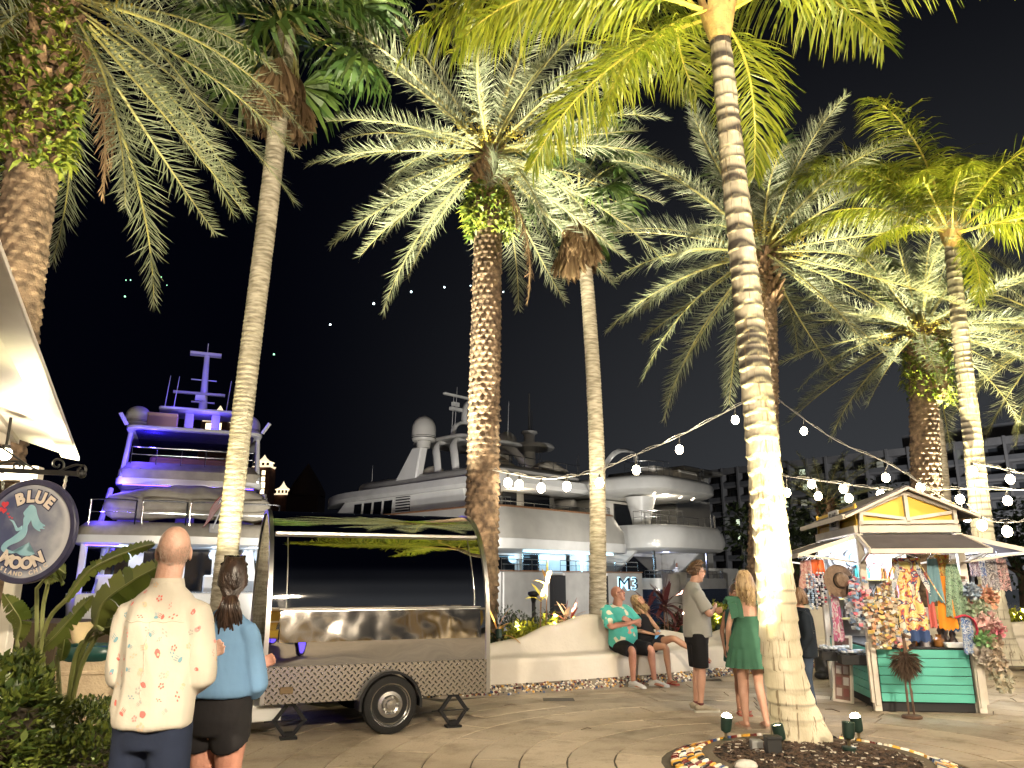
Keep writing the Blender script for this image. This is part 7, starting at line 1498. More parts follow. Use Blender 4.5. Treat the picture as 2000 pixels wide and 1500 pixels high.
def cordyline(c, h, n, l, w, mats, lab, seed, stems=1, group='long leaved plants in the bed', tilt=(20, 75)):
    q = random.Random(seed); root = thing('cordyline_plant', lab, 'plant', c, 0, group)
    for s_ in range(stems):
        b = V((q.gauss(0, .1), q.gauss(0, .1), 0))*(1 if s_ else 0); hh = h*(1-.3*s_*q.random()); top = b+V((q.gauss(0, .04), q.gauss(0, .04), hh)); st = MB(); st.tube([b, (b+top)/2+V((.015, 0, 0)), top], .011, 6); st.build('stem', mat('cane', (.16, .09, .05), rough=.8), root)
        for i in range(n):
            a = i*2.4+q.random()*.5; e = R(90-lerp(tilt[0], tilt[1], (i/n)**1.0)+q.gauss(0, 7)); ll = l*q.uniform(.75, 1.15); d = V((math.cos(a)*math.cos(e), math.sin(a)*math.cos(e), math.sin(e))); o = top-V((0, 0, .12*(i/n)))
            pts = []; p = o.copy(); dd = d.copy()
            for k in range(7): pts.append(p.copy()); dd = (dd+V((0, 0, -.10-.1*(i/n)))).normalized(); p = p+dd*ll/6
            L = []; M_ = []; R_ = []
            for k, p in enumerate(pts):
                wv = V((-math.sin(a), math.cos(a), 0))*w*max(.05, math.sin(PI*min(1, k/6*.86+.12)))**.8; L.append(p-wv+V((0, 0, w*.25))); M_.append(p); R_.append(p+wv+V((0, 0, w*.25)))
            mb = MB(); mb.sheet([L, M_, R_]); mb.build('leaf', q.choice(mats), root, 60)
orl = leafmat('orange_leaf', (.34, .13, .03), (.55, .30, .06), .3, .4); ryl = leafmat('yellow_leaf', (.55, .42, .05), (.62, .52, .10), .3, .4); mrl = leafmat('maroon_leaf', (.045, .012, .014), (.11, .03, .035), .25, .4); rdl = leafmat('red_leaf', (.22, .04, .035), (.40, .10, .08), .3, .4); pkl = leafmat('pink_leaf', (.50, .30, .22), (.62, .42, .30), .3, .4)
cordyline(bed_pt(1046, 1.0), .92, 5, .30, .035, [ryl, ryl, orl], 'slim yellow leaved plant left of the taller orange one', 2, tilt=(15, 60))
cordyline(bed_pt(1068, 1.05), 1.16, 5, .30, .032, [orl, orl, ryl], 'tallest thin plant with upright orange leaves behind the wall', 5, tilt=(10, 50))
cordyline(bed_pt(1100, .95), .58, 9, .36, .038, [orl, rdl, pkl], 'rust and pink leaved plant beside the slim grey palm', 7, 1, tilt=(15, 95))
cordyline(bed_pt(1125, .95), .56, 14, .36, .026, [rdl, rdl, mrl, pkl], 'spiky red striped plant at the foot of the slim grey palm', 9, 1, tilt=(15, 100))
cordyline(bed_pt(1052, .85), .22, 9, .28, .03, [orl, pkl], 'low orange leaved plant on the bench wall crest', 10, 1)
cordyline(bed_pt(966, .75), .42, 7, .38, .03, [orl, orl], 'arching orange leaved plant against the trailer end', 12, 1, tilt=(20, 85))
cordyline(bed_pt(1268, 1.05), .72, 11, .42, .032, [mrl], 'dark maroon plant just right of the seated woman head', 14, 1, tilt=(15, 95))
cordyline(bed_pt(1300, 1.1), .78, 16, .46, .036, [mrl], 'wide dark maroon plant between the couple and standing man', 15, 2, tilt=(15, 100))
cordyline(bed_pt(1330, 1.0), .42, 16, .42, .030, [mrl, mrl, rdl], 'low drooping maroon plant behind the standing man', 18, 2, tilt=(20, 110))
gsp = leafmat('grass_blade', (.06, .09, .03), (.16, .18, .07), .3, .5)
cordyline(bed_pt(1160, .85), .10, 34, .45, .008, [gsp], 'tuft of thin green blades at the slim grey palm foot', 20, 1, tilt=(5, 75)); cordyline(bed_pt(1258, .9), .10, 34, .50, .008, [gsp], 'tuft of thin green blades behind the seated couple', 22, 1, tilt=(5, 80))
# blue folded parasol beyond the wall, dock piles and pedestals
pb = P(1478, 1150, 17.5); pb.z = 0; pr_ = thing('folded_parasol', 'blue folded parasol standing beyond the wall behind the green dress woman', 'parasol', pb); m = MB(); m.tube([(0, 0, 0), (0, 0, 2.7)], .03, 8); m.build('pole', inox, pr_)
m = MB(); m.sheet([[(r_*math.cos(a)*(1+.18*math.sin(6*a)), r_*math.sin(a)*(1+.18*math.sin(6*a)), z) for a in [2*PI*k/36 for k in range(36)]] for r_, z in ((.03, 2.65), (.10, 2.3), (.17, 1.6), (.24, .9), (.20, .8))], closed_u=True); m.build('canopy', cloth('parasol_blue', (.02, .14, .24)), pr_, 50)
for i, (u, v, Yd, w, lab) in enumerate(((1310, 1120, 27, .30, 'round white dock pile left of the pair'), (1322, 1118, 28, .34, 'round white dock pile right of the pair'))):
    p = P(u, v, Yd); o = MB().lathe([(w, -1.5), (w, p.z-.05), (w*.9, p.z), (0, p.z)], n=18).build('dock_pile', mat('pile_white', (.45, .45, .46), (.36, .36, .37), 4, .6), loc=(p.x, p.y, 0)); tag(o, lab, 'dock pile', 'dock piles')
p = P(1000, 1150, 24); lf = thing('dock_bollard_lamp', 'small dark dock lamp with round hood below the transom', 'dock lamp', (P(1042, 1150, 24).x, 24, 0)); m = MB(); m.tube([(0, 0, 0), (0, 0, .95)], .06, 8); m.lathe([(.02, 1.28), (.16, 1.25), (.18, 1.18), (.10, 1.10), (.05, .9)], n=14); m.build('lamp_body', iron, lf)
# ================================================================ SOUVENIR KIOSK AND ITS GOODS
green = mat('kiosk_green', (.085, .40, .32), (.075, .34, .27), 3, .5, bump=.15, bs=14, stretch=(.4, 1, 3)); kwhite = mat('kiosk_white', (.66, .60, .51), (.58, .52, .43), 4, .6, bump=.2, bs=25); kyel = mat('kiosk_yellow', (.78, .50, .05), (.72, .45, .04), 3, .55); awn = mat('awning_grey', (.085, .075, .08), (.11, .10, .105), 4, .8, bump=.2, bs=20); kblk = mat('kiosk_plinth', (.008, .008, .009), rough=.7); kin = mat('kiosk_inside', (.42, .43, .44), (.36, .37, .38), 3, .7); oliv = mat('shelf_olive', (.30, .27, .10), rough=.6)
KW, KD, KZ = 1.2, 2.1, .755
kloc = V((4.50, 10.16, 0))
K_ = thing('souvenir_kiosk', 'green and yellow souvenir kiosk with white trim, gable roof and grey awnings', 'kiosk', kloc, R(-8))
KM = Matrix.Translation(kloc) @ Matrix.Rotation(R(-8), 4, 'Z')
def kp(x, y, z): return KM @ V((x, y, z))
MB().box((KW/2, KD/2, .06), (KW-.1, KD-.1, .12)).build('plinth', kblk, K_, 30, .01)
nP = 6
for k in range(nP):
    z0 = .12+k*(KZ-.14)/nP; z1 = z0+(KZ-.14)/nP-.006; zc = (z0+z1)/2; h = z1-z0
    MB().box((KW/2, .012, zc), (KW-.13, .022, h)).build('plank', green, K_, 30, .003)
    MB().box((.012, KD/2, zc), (.022, KD-.14, h)).build('plank', green, K_, 30, .003)
    MB().box((KW-.012, KD/2, zc), (.022, KD-.14, h)).build('plank', green, K_, 30, .003)
MB().box((KW/2, KD/2, .43), (KW-.08, KD-.08, .6)).build('core', kblk, K_, 30)
MB().box((KW/2, KD/2, KZ-.008), (KW-.02, KD-.02, .024)).build('counter_top', kblk, K_, 30, .004)
for x in (0, KW):
    for y in (0, KD):
        m = MB(); m.box((x, y, 1.08), (.085, .085, 2.14)); o = m.build('post', kwhite, K_, 30, .006)
        if y == 0: m = MB(); m.box((x+(-.052 if x == 0 else .052), -.02, .46), (.035, .06, .70)); m.box((x, -.055, .45), (.06, .03, .74)); m.build('post_board', kwhite, o, 30, .004)
MB().box((KW/2, KD-.03, 1.45), (KW-.09, .04, 1.38)).build('back_wall', kin, K_, 30)
HB = 2.16
for a, b in (((0, 0), (KW, 0)), ((0, KD), (KW, KD)), ((0, 0), (0, KD)), ((KW, 0), (KW, KD))): MB().bar((a[0], a[1], HB+.05), (b[0], b[1], HB+.05), .10, .10).build('header_beam', kwhite, K_, 30, .005)
MB().box((KW/2, KD/2, 2.15), (KW-.1, KD-.1, .03)).build('ceiling', kin, K_, 0)
ZE, ZR = 2.43, 2.72
for y, s in ((-.03, 1), (KD+.03, -1)):                                # gable ends with truss
    m = MB(); m.add([(x, y+e, z) for e in (0, .03*s) for x, z in ((.04, HB+.1), (KW-.04, HB+.1), (KW-.04, ZE), (KW/2, ZR-.02), (.04, ZE))], [(0, 1, 2, 3, 4), (9, 8, 7, 6, 5), (0, 5, 6, 1), (1, 6, 7, 2), (2, 7, 8, 3), (3, 8, 9, 4), (4, 9, 5, 0)]); m.build('gable_infill', kyel, K_, 0)
    yy = y-.025*s
    for a, b, w in (((0, HB+.13), (KW, HB+.13), .07), ((.03, HB+.1), (.03, ZE+.02), .07), ((KW-.03, HB+.1), (KW-.03, ZE+.02), .07), ((KW/2, HB+.1), (KW/2, ZR), .07), ((KW/2, HB+.17), (.06, ZE-.02), .05), ((KW/2, HB+.17), (KW-.06, ZE-.02), .05), ((.0, ZE-.01), (KW/2, ZR-.05), .06), ((KW, ZE-.01), (KW/2, ZR-.05), .06)):
        MB().bar((a[0], yy, a[1]), (b[0], yy, b[1]), .045 if w > .055 else .04, w, (0, 1, 0)).build('truss_bar', kwhite, K_, 0)
for x, s in ((.015, -1), (KW-.015, 1)):
    for k in range(3): MB().box((x, KD/2, HB+.145+k*.088), (.03, KD-.08, .082), tx=.8).build('clapboard', kyel, K_, 0)
    for y in (.03, KD*.5, KD-.03): MB().box((x+s*.02, y, HB+.24), (.02, .06, .28)).build('trim_board', kyel, K_, 0)
OV = .20
for s in (-1, 1):
    m = MB(); x0, x1 = KW/2, KW/2+s*(KW/2+OV); z1 = ZR-(ZR-ZE)*(KW/2+OV)/(KW/2)+.02
    m.add([(x, y, z+e) for y in (-.16, KD+.16) for x, z, e in ((x0, ZR, 0), (x1, z1, 0), (x1, z1, .035), (x0, ZR, .035))], [(0, 1, 2, 3), (7, 6, 5, 4), (0, 4, 5, 1), (1, 5, 6, 2), (2, 6, 7, 3), (3, 7, 4, 0)]); m.build('roof_slope', awn, K_, 0)
    for y in (-.18, KD+.18): MB().bar((x0, y, ZR-.005), (x1, y, z1-.005), .03, .075, (0, 1, 0)).build('barge_board', kwhite, K_, 0)
    MB().bar((x1+s*.012, -.19, z1+.005), (x1+s*.012, KD+.19, z1+.005), .03, .06).build('eave_board', kwhite, K_, 0)
def awning(a, b, c, d, name='awning'):
    """a-b along the wall, d-c along the outer edge"""
    m = MB(); a, b, c, d = map(V, (a, b, c, d)); e = V((0, 0, -.012)); m.add([a, b, c, d, a+e, b+e, c+e, d+e], [(0, 1, 2, 3), (7, 6, 5, 4), (0, 4, 5, 1), (1, 5, 6, 2), (2, 6, 7, 3), (3, 7, 4, 0)]); o = m.build(name, awn, K_, 0)
    for p, q in ((a, d), (b, c), (d, c)): MB().bar(p+V((0, 0, -.02)), q+V((0, 0, -.02)), .03, .055).build('awning_edge', kwhite, o, 0)
    for p, q, w in ((d, a, 1), (c, b, 1)): MB().bar(p.lerp(q, .12)+V((0, 0, -.05)), q+V((0, 0, -.34)), .025, .025).build('awning_stay', kwhite, o, 0)
AZ, AO = 2.13, 1.93
awning((-.02, -.06, AZ), (KW+.02, -.06, AZ), (KW+.12, -.60, AO), (-.06, -.60, AO))
awning((-.06, KD, AZ), (-.06, 0, AZ), (-.78, -.05, AO-.03), (-.78, KD+.05, AO-.03)); awning((KW+.06, 0, AZ), (KW+.06, KD, AZ), (KW+.85, KD+.05, AO), (KW+.85, -.05, AO))
for z in (1.02, 1.30, 1.58): MB().box((KW/2, KD-.2, z), (KW-.12, .3, .022)).build('shelf', oliv, K_, 0)
MB().box((KW/2, .34, 1.06), (KW-.12, .22, .035)).build('shelf', oliv, K_, 0)
for y in (-.03, .03): m = MB(); m.tube([(.05, y-.02, 1.90), (KW-.05, y-.02, 1.90)], .009, 6); m.build('hanging_rail', inox, K_)
for x in (-.35, -.62): m = MB(); m.tube([(x, .1, 1.90), (x, KD-.1, 1.90)], .009, 6); m.build('hanging_rail', inox, K_)
m = MB(); m.tube([(KW+.35, .1, 1.92), (KW+.35, KD-.1, 1.92)], .009, 6); m.build('hanging_rail', inox, K_)
for x in (.25, .95): m = MB(); m.box((x, .9, 2.11), (.08, 1.0, .04)); m.build('strip_lamp', mat('strip_white', (.9, .95, 1), emit=14, ec=(.88, .94, 1)), K_)
lamp('kiosk_light', 'POINT', (.6, .75, 1.98), 95, (.92, .95, 1), .2, parent=K_); lamp('kiosk_light', 'POINT', (.6, 1.4, 1.9), 70, (.92, .95, 1), .2, parent=K_); lamp('kiosk_light', 'POINT', (-.4, .8, 1.8), 38, (.95, .95, 1), .15, parent=K_); lamp('kiosk_light', 'POINT', (KW+.4, .8, 1.82), 18, (.75, .8, 1), .15, parent=K_)
sb = MB(); sb.box((0, 0, 0), (.018, .52, .27)); sg_ = sb.build('kiosk_sign', mat('sign_white', (.66, .66, .63), rough=.6), None, 30, .004); sg_.matrix_world = KM @ Matrix.Translation((-.045, .95, HB+.235)); tag(sg_, 'small white hand lettered sign on the kiosk yellow side', 'sign')
for s_, z in (('ISLAND', .055), ('VIBES', -.06)): text(s_, 'letter', mat('sign_ink', (.06, .06, .07), rough=.8), sg_, Matrix.Translation((-.0125, 0, z)) @ Matrix.Rotation(-PI/2, 4, 'Z') @ Matrix.Rotation(PI/2, 4, 'X'), .115, ex=.002)
# ---- goods. Every piece hangs, stands or lies on the kiosk and is a thing of its own
def multi(name, base, cols, sc_=9, seed=0, kind='vor', rough=.85):
    """printed cloth: blotches of several colours"""
    if name in MATS: return MATS[name]
    m = mat(name, base, rough=rough); t = m.node_tree; b = t.nodes['Principled BSDF']; tc = t.nodes.new('ShaderNodeTexCoord'); mp = t.nodes.new('ShaderNodeMapping'); mp.inputs['Location'].default_value = (seed*3.1, seed, seed*1.7); t.links.new(tc.outputs['Object'], mp.inputs[0])
    nz = t.nodes.new('ShaderNodeTexNoise'); nz.inputs['Scale'].default_value = sc_; nz.inputs['Detail'].default_value = 2.5; nz.inputs['Distortion'].default_value = 1.0; t.links.new(mp.outputs[0], nz.inputs[0])
    cr = t.nodes.new('ShaderNodeValToRGB'); cr.color_ramp.interpolation = 'CONSTANT'; e = cr.color_ramp.elements; e[0].position = 0; e[0].color = (*base, 1); n = len(cols); e[1].position = .42; e[1].color = (*cols[0], 1)
    for i, c in enumerate(cols[1:]): k = e.new(.42+.20*(i+1)/n); k.color = (*c, 1)
    t.links.new(nz.outputs[0], cr.inputs[0]); t.links.new(cr.outputs[0], b.inputs['Base Color']); return m
KG = 'goods on the souvenir kiosk'
def hang(name, lab, cat, top, w0, w1, L, m, seed=0, fold=.03, nf=5, face_dir=(1, 0), hem=0.0, hanger=True, waist=None, trim=None, twist=0):
    """a hanging piece of cloth, wider or narrower at the hem, with real folds"""
    q = random.Random(seed); root = thing(name, lab, cat, kp(*top), R(-8), KG); d = V((face_dir[0], face_dir[1], 0)).normalized(); nn = V((-d.y, d.x, 0)); rows = []; N, Mv = 22, 16; ph = q.random()*6
    for j in range(Mv+1):
        s = j/Mv; w = lerp(w0, w1, s**.8)
        if waist: w *= 1-waist*math.exp(-((s-.42)/.16)**2)
        rows.append([d*((i/N-.5)*w+.03*twist*math.sin(3*s))+nn*(fold*(.25+.75*s)*math.sin(i/N*2*PI*nf/2+ph+s*1.3+.5*math.sin(4*s)))+V((0, 0, -L*s-hem*math.sin(PI*i/N)*s+.012*math.sin(i*1.3+seed)*s)) for i in range(N+1)])
    mb = MB(); mb.sheet(rows, th=.004); mb.build('cloth', m, root, 60)
    if trim: mb = MB(); mb.sheet([[p+nn*-.004 for p in rows[-3]], [p+nn*-.006+V((0, 0, -.004)) for p in rows[-1]]], th=.008); mb.build('trim', trim, root, 60)
    if hanger: h = MB(); h.tube([d*(-w0*.45)+V((0, 0, -.01)), V((0, 0, .05)), d*(w0*.45)+V((0, 0, -.01))], .006, 5); h.tube([(0, 0, .05), (0, 0, .09), d*.02+V((0, 0, .11)), (0, 0, .125)], .004, 5); h.build('hanger', inox, root)
    return root
kaf = multi('print_kaftan', (.62, .52, .18), [(.66, .60, .42), (.62, .45, .10), (.42, .08, .07), (.05, .07, .16), (.62, .58, .45)], 8, 1)
k1 = hang('kaftan', 'long yellow flowered kaftan with navy stripes hanging at the kiosk front', 'garment', (.49, -.14, 1.84), .34, .36, 1.0, kaf, 1, .03, 6, waist=.35, trim=mat('navy_hem', (.03, .06, .16), rough=.9))
for x in (-1, 1):
    m = MB(); m.sheet([[(x*(.10+.02*i-.0*j), -.035-.005*i, -.02-.30*i/6-.05*j) for i in range(7)] for j in range(4)], th=.004); m.build('collar_band', multi('print_band', (.60, .58, .52), [(.05, .07, .15), (.60, .58, .52), (.30, .32, .36)], 14, 2), k1, 60)
    m = MB(); m.sheet([[(x*(.15+.07*i/4+.02*j), -.01*j, -.06-.05*j-.03*i) for i in range(5)] for j in range(9)], th=.004); m.build('sleeve', kaf, k1, 60)
teal_s = multi('print_teal', (.015, .20, .28), [(.03, .28, .34), (.40, .48, .44), (.02, .14, .26)], 5, 3); leo = multi('print_leopard', (.20, .32, .20), [(.26, .38, .26), (.06, .10, .07), (.30, .40, .28)], 26, 4); redp = multi('print_red', (.45, .06, .08), [(.55, .45, .40), (.48, .10, .10), (.05, .09, .2)], 12, 5)
hang('scarf', 'teal and grey striped scarf hanging beside the orange one', 'scarf', (.80, -.13, 1.83), .11, .19, .56, teal_s, 2, .02, 4, hem=-.05)
hang('scarf', 'plain bright orange scarf hanging at the kiosk front', 'scarf', (.905, -.11, 1.62), .12, .22, .62, mat('orange_cloth', (.70, .24, .01), (.62, .20, .01), 3, .85), 3, .016, 3, hem=.03, hanger=False)
hang('scarf', 'sage green spotted scarf hanging right of the orange one', 'scarf', (1.02, -.14, 1.76), .12, .26, .62, leo, 4, .03, 5, hem=.02)
hang('scarf', 'red white and navy printed scarf half hidden left of the teal one', 'scarf', (.74, -.09, 1.66), .07, .10, .66, redp, 5, .02, 3, hanger=False)
hang('scarf', 'deep blue scarf behind the orange one', 'scarf', (.985, -.085, 1.58), .10, .12, .62, mat('blue_cloth', (.02, .10, .26), rough=.85), 6, .02, 3, hanger=False)
hang('scarf', 'blue flowered scarf end hanging lowest over the counter', 'scarf', (1.10, -.15, 1.14), .12, .14, .44, multi('print_bluefl', (.10, .18, .38), [(.45, .50, .55), (.05, .10, .25), (.5, .55, .6)], 20, 6), 7, .02, 4, hanger=False)
m = thing('scarf', 'crimson scarf looped over the spotted one near the counter', 'scarf', kp(1.07, -.17, 1.10), R(-8), KG); b = MB(); b.loft(crom([(-.10, 0, .02), (0, -.02, .05), (.09, -.03, .0), (.12, -.03, -.12), (.08, -.03, -.22)], 5), [(.035, .012)]*20+[(.03, .01)], (0, 1, 0), 8); b.build('cloth', mat('crimson_cloth', (.52, .03, .07), rough=.85), m, 60)
hang('scarf', 'yellow and red patterned scarf gathered high at the kiosk front', 'scarf', (.93, -.08, 1.88), .20, .12, .26, multi('print_warm', (.60, .38, .05), [(.50, .10, .05), (.62, .48, .12), (.35, .25, .1)], 14, 8), 8, .03, 5)
# left side row
hang('shorts', 'bright orange shorts hanging under the kiosk left awning', 'garment', (-.42, .55, 1.84), .17, .20, .20, mat('bright_orange', (.72, .13, .02), (.62, .10, .015), 12, .85), 9, .012, 4, (1, .25))
hang('top', 'pink lace top hanging at the far left of the kiosk awning', 'garment', (-.62, .35, 1.82), .13, .26, .36, multi('print_pink', (.48, .25, .20), [(.55, .36, .30), (.45, .20, .18)], 20, 9), 10, .02, 5, (1, .2), waist=.2)
hang('top', 'striped pastel top hanging behind the shell strands', 'garment', (-.50, .6, 1.84), .16, .20, .30, multi('print_pastel', (.45, .42, .45), [(.5, .35, .33), (.36, .45, .55), (.55, .52, .5)], 16, 10), 11, .02, 4, (1, .2))
hang('scarf', 'pink and mauve tie-dyed scarf hanging below the straw hat', 'scarf', (-.30, .30, 1.42), .10, .15, .62, multi('print_tiedye', (.50, .40, .44), [(.45, .12, .22), (.55, .48, .5), (.34, .10, .2)], 7, 11), 12, .025, 4, (1, .2), hanger=False)
def strand(lab, x, y, z, L, cols, seed, r=.018, n=None):
    q = random.Random(seed); root = thing('shell_strand', lab, 'bead strand', kp(x, y, z), R(-8), KG); b = MB(); n = int(L/.026)
    for j in range(3):
        for k in range(n): b.cur = q.randrange(len(cols)); b.ball(((j-1)*.045+q.gauss(0, .006), q.gauss(0, .012), -L*k/n), (r, r*.7, r*.8), 6, 4)
    b.build('beads', cols, root, 60, kind='stuff'); c = MB()
    for j in range(3): c.tube([((j-1)*.03, 0, .06), ((j-1)*.045, 0, -L)], .003, 4)
    c.build('cord', mat('cord', (.3, .25, .2), rough=.9), root)
bw = [mat('bead_white', (.65, .64, .62), rough=.4), mat('bead_grey', (.18, .22, .30), rough=.4), mat('bead_blue', (.28, .38, .52), rough=.4)]; brd = bw[:1]+[mat('bead_red', (.45, .04, .06), rough=.4), mat('bead_black', (.02, .02, .03), rough=.4), bw[0]]
strand('blue and white bead strands hanging left of the straw hat', -.58, .30, 1.64, .46, bw, 1); strand('red black and white bead strands next to the straw hat', -.46, .28, 1.66, .42, brd, 2)
ht = thing('straw_hat', 'wide brown straw hat with black ribbon hanging at the kiosk left', 'hat', kp(-.26, .16, 1.56), R(-8), KG); HM = Matrix.Rotation(PI/2-.1, 4, 'X') @ Matrix.Rotation(.25, 4, 'Y')
m = MB(); m.lathe([(.205, -.012), (.21, 0), (.19, .012), (.12, .012), (.095, .03), (.088, .10), (.06, .125), (0, .13)], n=36, M=HM); m.build('hat_body', mat('straw_brown', (.22, .15, .10), (.16, .105, .07), 30, .8, bump=.5, bs=80), ht, 40)
m = MB(); m.lathe([(.100, .026), (.102, .03), (.098, .055), (.096, .05)], n=36, M=HM); rb = mat('ribbon_black', (.01, .01, .012), rough=.6); m.build('ribbon', rb, ht, 40)
m = MB(); m.ball((0, 0, 0), (.025, .02, .02), 8, 6, Matrix.Translation((.09, -.06, .03))); 
for a, l in ((-.3, .2), (.1, .22)): m.bar((.09, -.065, .03), (.09+.1*a, -.07, .03-l), .03, .006)
for sx in (-1, 1): m.ball((.09+sx*.04, -.06, .045), (.035, .012, .022), 8, 6)
m.build('bow', rb, ht, 40)
# bundles of carded trinkets
def bundle(name, lab, cat, c, w, h, n, cols, seed, item=(.05, .012, .035), d=.10, rot=.5):
    q = random.Random(seed); root = thing(name, lab, cat, kp(*c), R(-8), KG); b = MB()
    for i in range(n):
        z = -h*(i+.5)/n; ww = w*(.55+.45*math.sin(PI*min(1, .2+.8*i/n))); x, y = q.uniform(-.5, .5)*ww, q.uniform(-.5, .5)*d; b.cur = q.randrange(len(cols)); k = q.uniform(.7, 1.25)
        M = Matrix.Translation((x, y-.02, z)) @ Matrix.Rotation(q.gauss(0, rot), 4, 'Z') @ Matrix.Rotation(q.gauss(0, .3), 4, 'X') @ Matrix.Rotation(q.gauss(0, .3), 4, 'Y')
        b.box((0, 0, 0), (item[0]*k, item[1], item[2]*k), M)
    b.build('trinket_cards', cols, root, 0, kind='stuff'); c_ = MB(); c_.tube([(0, 0, .16), (0, 0, 0), (0, 0, -h)], .006, 5); c_.tube([(0, 0, .16), (-w*.25, 0, .0), (-w*.3, 0, -h*.3)], .004, 5); c_.build('hook_strap', kblk, root)
card = [mat('card_'+n, c, rough=.35) for n, c in (('cream', (.52, .45, .32)), ('sand', (.42, .32, .2)), ('gold', (.60, .42, .12)), ('peach', (.58, .30, .17)), ('clear', (.52, .52, .50)), ('brown', (.16, .10, .06)))]
bundle('card_bundle', 'tall bundle of cream and gold trinket cards at the kiosk front corner', 'trinket display', (.08, -.20, 1.36), .34, .60, 230, card, 1)
pinkc = [mat('pack_pink', (.62, .16, .20), rough=.3), mat('pack_clear', (.50, .52, .55), rough=.2), mat('pack_rose', (.55, .35, .36), rough=.3), mat('pack_blue', (.20, .30, .45), rough=.3)]
bundle('card_bundle', 'bundle of clear packets with pink shells left of the cream cards', 'trinket display', (-.10, -.10, 1.60), .22, .62, 110, pinkc, 2)
bundle('card_bundle', 'bundle of sand and brown trinket cards between the post and kaftan', 'trinket display', (.24, -.06, 1.55), .22, .50, 120, card, 6)
bundle('card_bundle', 'bundle of mixed packets behind the spotted scarf', 'trinket display', (1.12, -.04, 1.62), .20, .55, 110, pinkc+card, 7)
bundle('card_bundle', 'bundle of blue and clear packets at the kiosk left opening', 'trinket display', (-.02, .42, 1.55), .24, .6, 120, [pinkc[1], pinkc[3], card[4]], 8)
bundle('card_bundle', 'cluster of pale shell packets resting at the counter left corner', 'trinket display', (.32, -.14, .98), .20, .22, 60, card+pinkc, 3)
def puff(lab, c, r, m, seed, n=70, cat='soft toy', leafy=(.055, .03), stretch=1.0):
    """a ruffled bunch: many small curled petals round a soft core"""
    q = random.Random(seed); root = thing('ruffled_bunch', lab, cat, kp(*c), R(-8), KG); b = MB(); b.ball((0, 0, 0), (r*.6, r*.5, r*.6*stretch), 10, 8); b.build('core', m, root)
    f = MB()
    for i in range(n):
        d = V((q.gauss(0, 1), q.gauss(0, .8)-.3, q.gauss(0, 1)*stretch)).normalized(); p = d*r*q.uniform(.5, .8); p.z *= stretch; e = (d+V((q.gauss(0, .5), q.gauss(0, .5), q.gauss(0, .5)))).normalized(); t, u_ = frame(e, (q.gauss(0, 1), q.gauss(0, 1), .3)); l, w = leafy; l *= q.uniform(.7, 1.5)
        f.sheet([[p+t*w*a*(.4+.8*s)+e*l*s+u_*(.012*math.cos(a*3+s*4)) for a in (-.7, -.2, .3, .8)] for s in (0, .5, 1)])
    f.build('ruffles', m, root, 60)
pf = lambda n, a, b: mat(n, a, b, 18, .6)
for i, (lab, c, r, m) in enumerate((('peach and coral ruffled bunch at the top right of the kiosk', (1.36, -.14, 1.36), .14, pf('puff_peach', (.58, .36, .20), (.56, .22, .16))), ('pale blue ruffled bunch left of the peach one', (1.20, -.16, 1.42), .09, pf('puff_blue', (.30, .42, .58), (.48, .52, .58))), ('sage green ruffled bunch under the peach one', (1.24, -.17, 1.24), .11, pf('puff_sage', (.24, .34, .20), (.45, .46, .36))), ('pink ruffled bunch in the middle of the right corner', (1.31, -.17, 1.08), .14, pf('puff_pink', (.58, .28, .26), (.60, .42, .38))), ('deep pink ruffled bunch below the pink one', (1.40, -.16, .98), .10, pf('puff_rose', (.55, .10, .16), (.58, .32, .30))), ('leaf green ruffled bunch above the beige ones', (1.25, -.18, .88), .10, pf('puff_green', (.10, .28, .08), (.28, .40, .20))), ('beige ruffled bunch with dark spots below the green one', (1.36, -.16, .80), .12, pf('puff_beige', (.46, .36, .26), (.30, .22, .15))), ('brown and cream ruffled bunch lower down', (1.36, -.17, .62), .12, pf('puff_brown', (.42, .31, .20), (.50, .44, .36))), ('cream ruffled bunch left of the brown one', (1.22, -.17, .68), .09, pf('puff_cream', (.52, .46, .40), (.44, .38, .32))), ('lowest tan and sage stuffed bunch at the right corner', (1.40, -.15, .40), .13, pf('puff_tan', (.44, .36, .24), (.36, .38, .30))))): puff(lab, c, r, m, i)
for i, (lab, x, y, m, w) in enumerate((('navy patterned bag hanging right of the front post', 1.36, .05, multi('print_bagnavy', (.12, .12, .22), [(.45, .42, .48), (.2, .14, .2)], 22, 12), .12), ('blue and white patterned bag under the right awning', 1.48, .15, multi('print_bagblue', (.18, .26, .45), [(.5, .52, .55), (.1, .14, .3)], 22, 13), .12), ('black striped dress hanging under the right awning', 1.60, .2, multi('print_stripes', (.30, .28, .30), [(.06, .06, .08), (.4, .38, .36), (.12, .1, .1)], 18, 14), .20), ('brown striped dress at the right end of the awning rail', 1.76, .3, multi('print_brown', (.24, .18, .16), [(.40, .30, .28), (.08, .05, .05), (.45, .25, .24)], 18, 15), .20))): hang('hanging_bag' if i < 2 else 'dress', lab, 'bag' if i < 2 else 'garment', (x, y, 1.84), w, w*1.15, .22 if i < 2 else .40, m, 30+i, .02, 4, (1, .15))
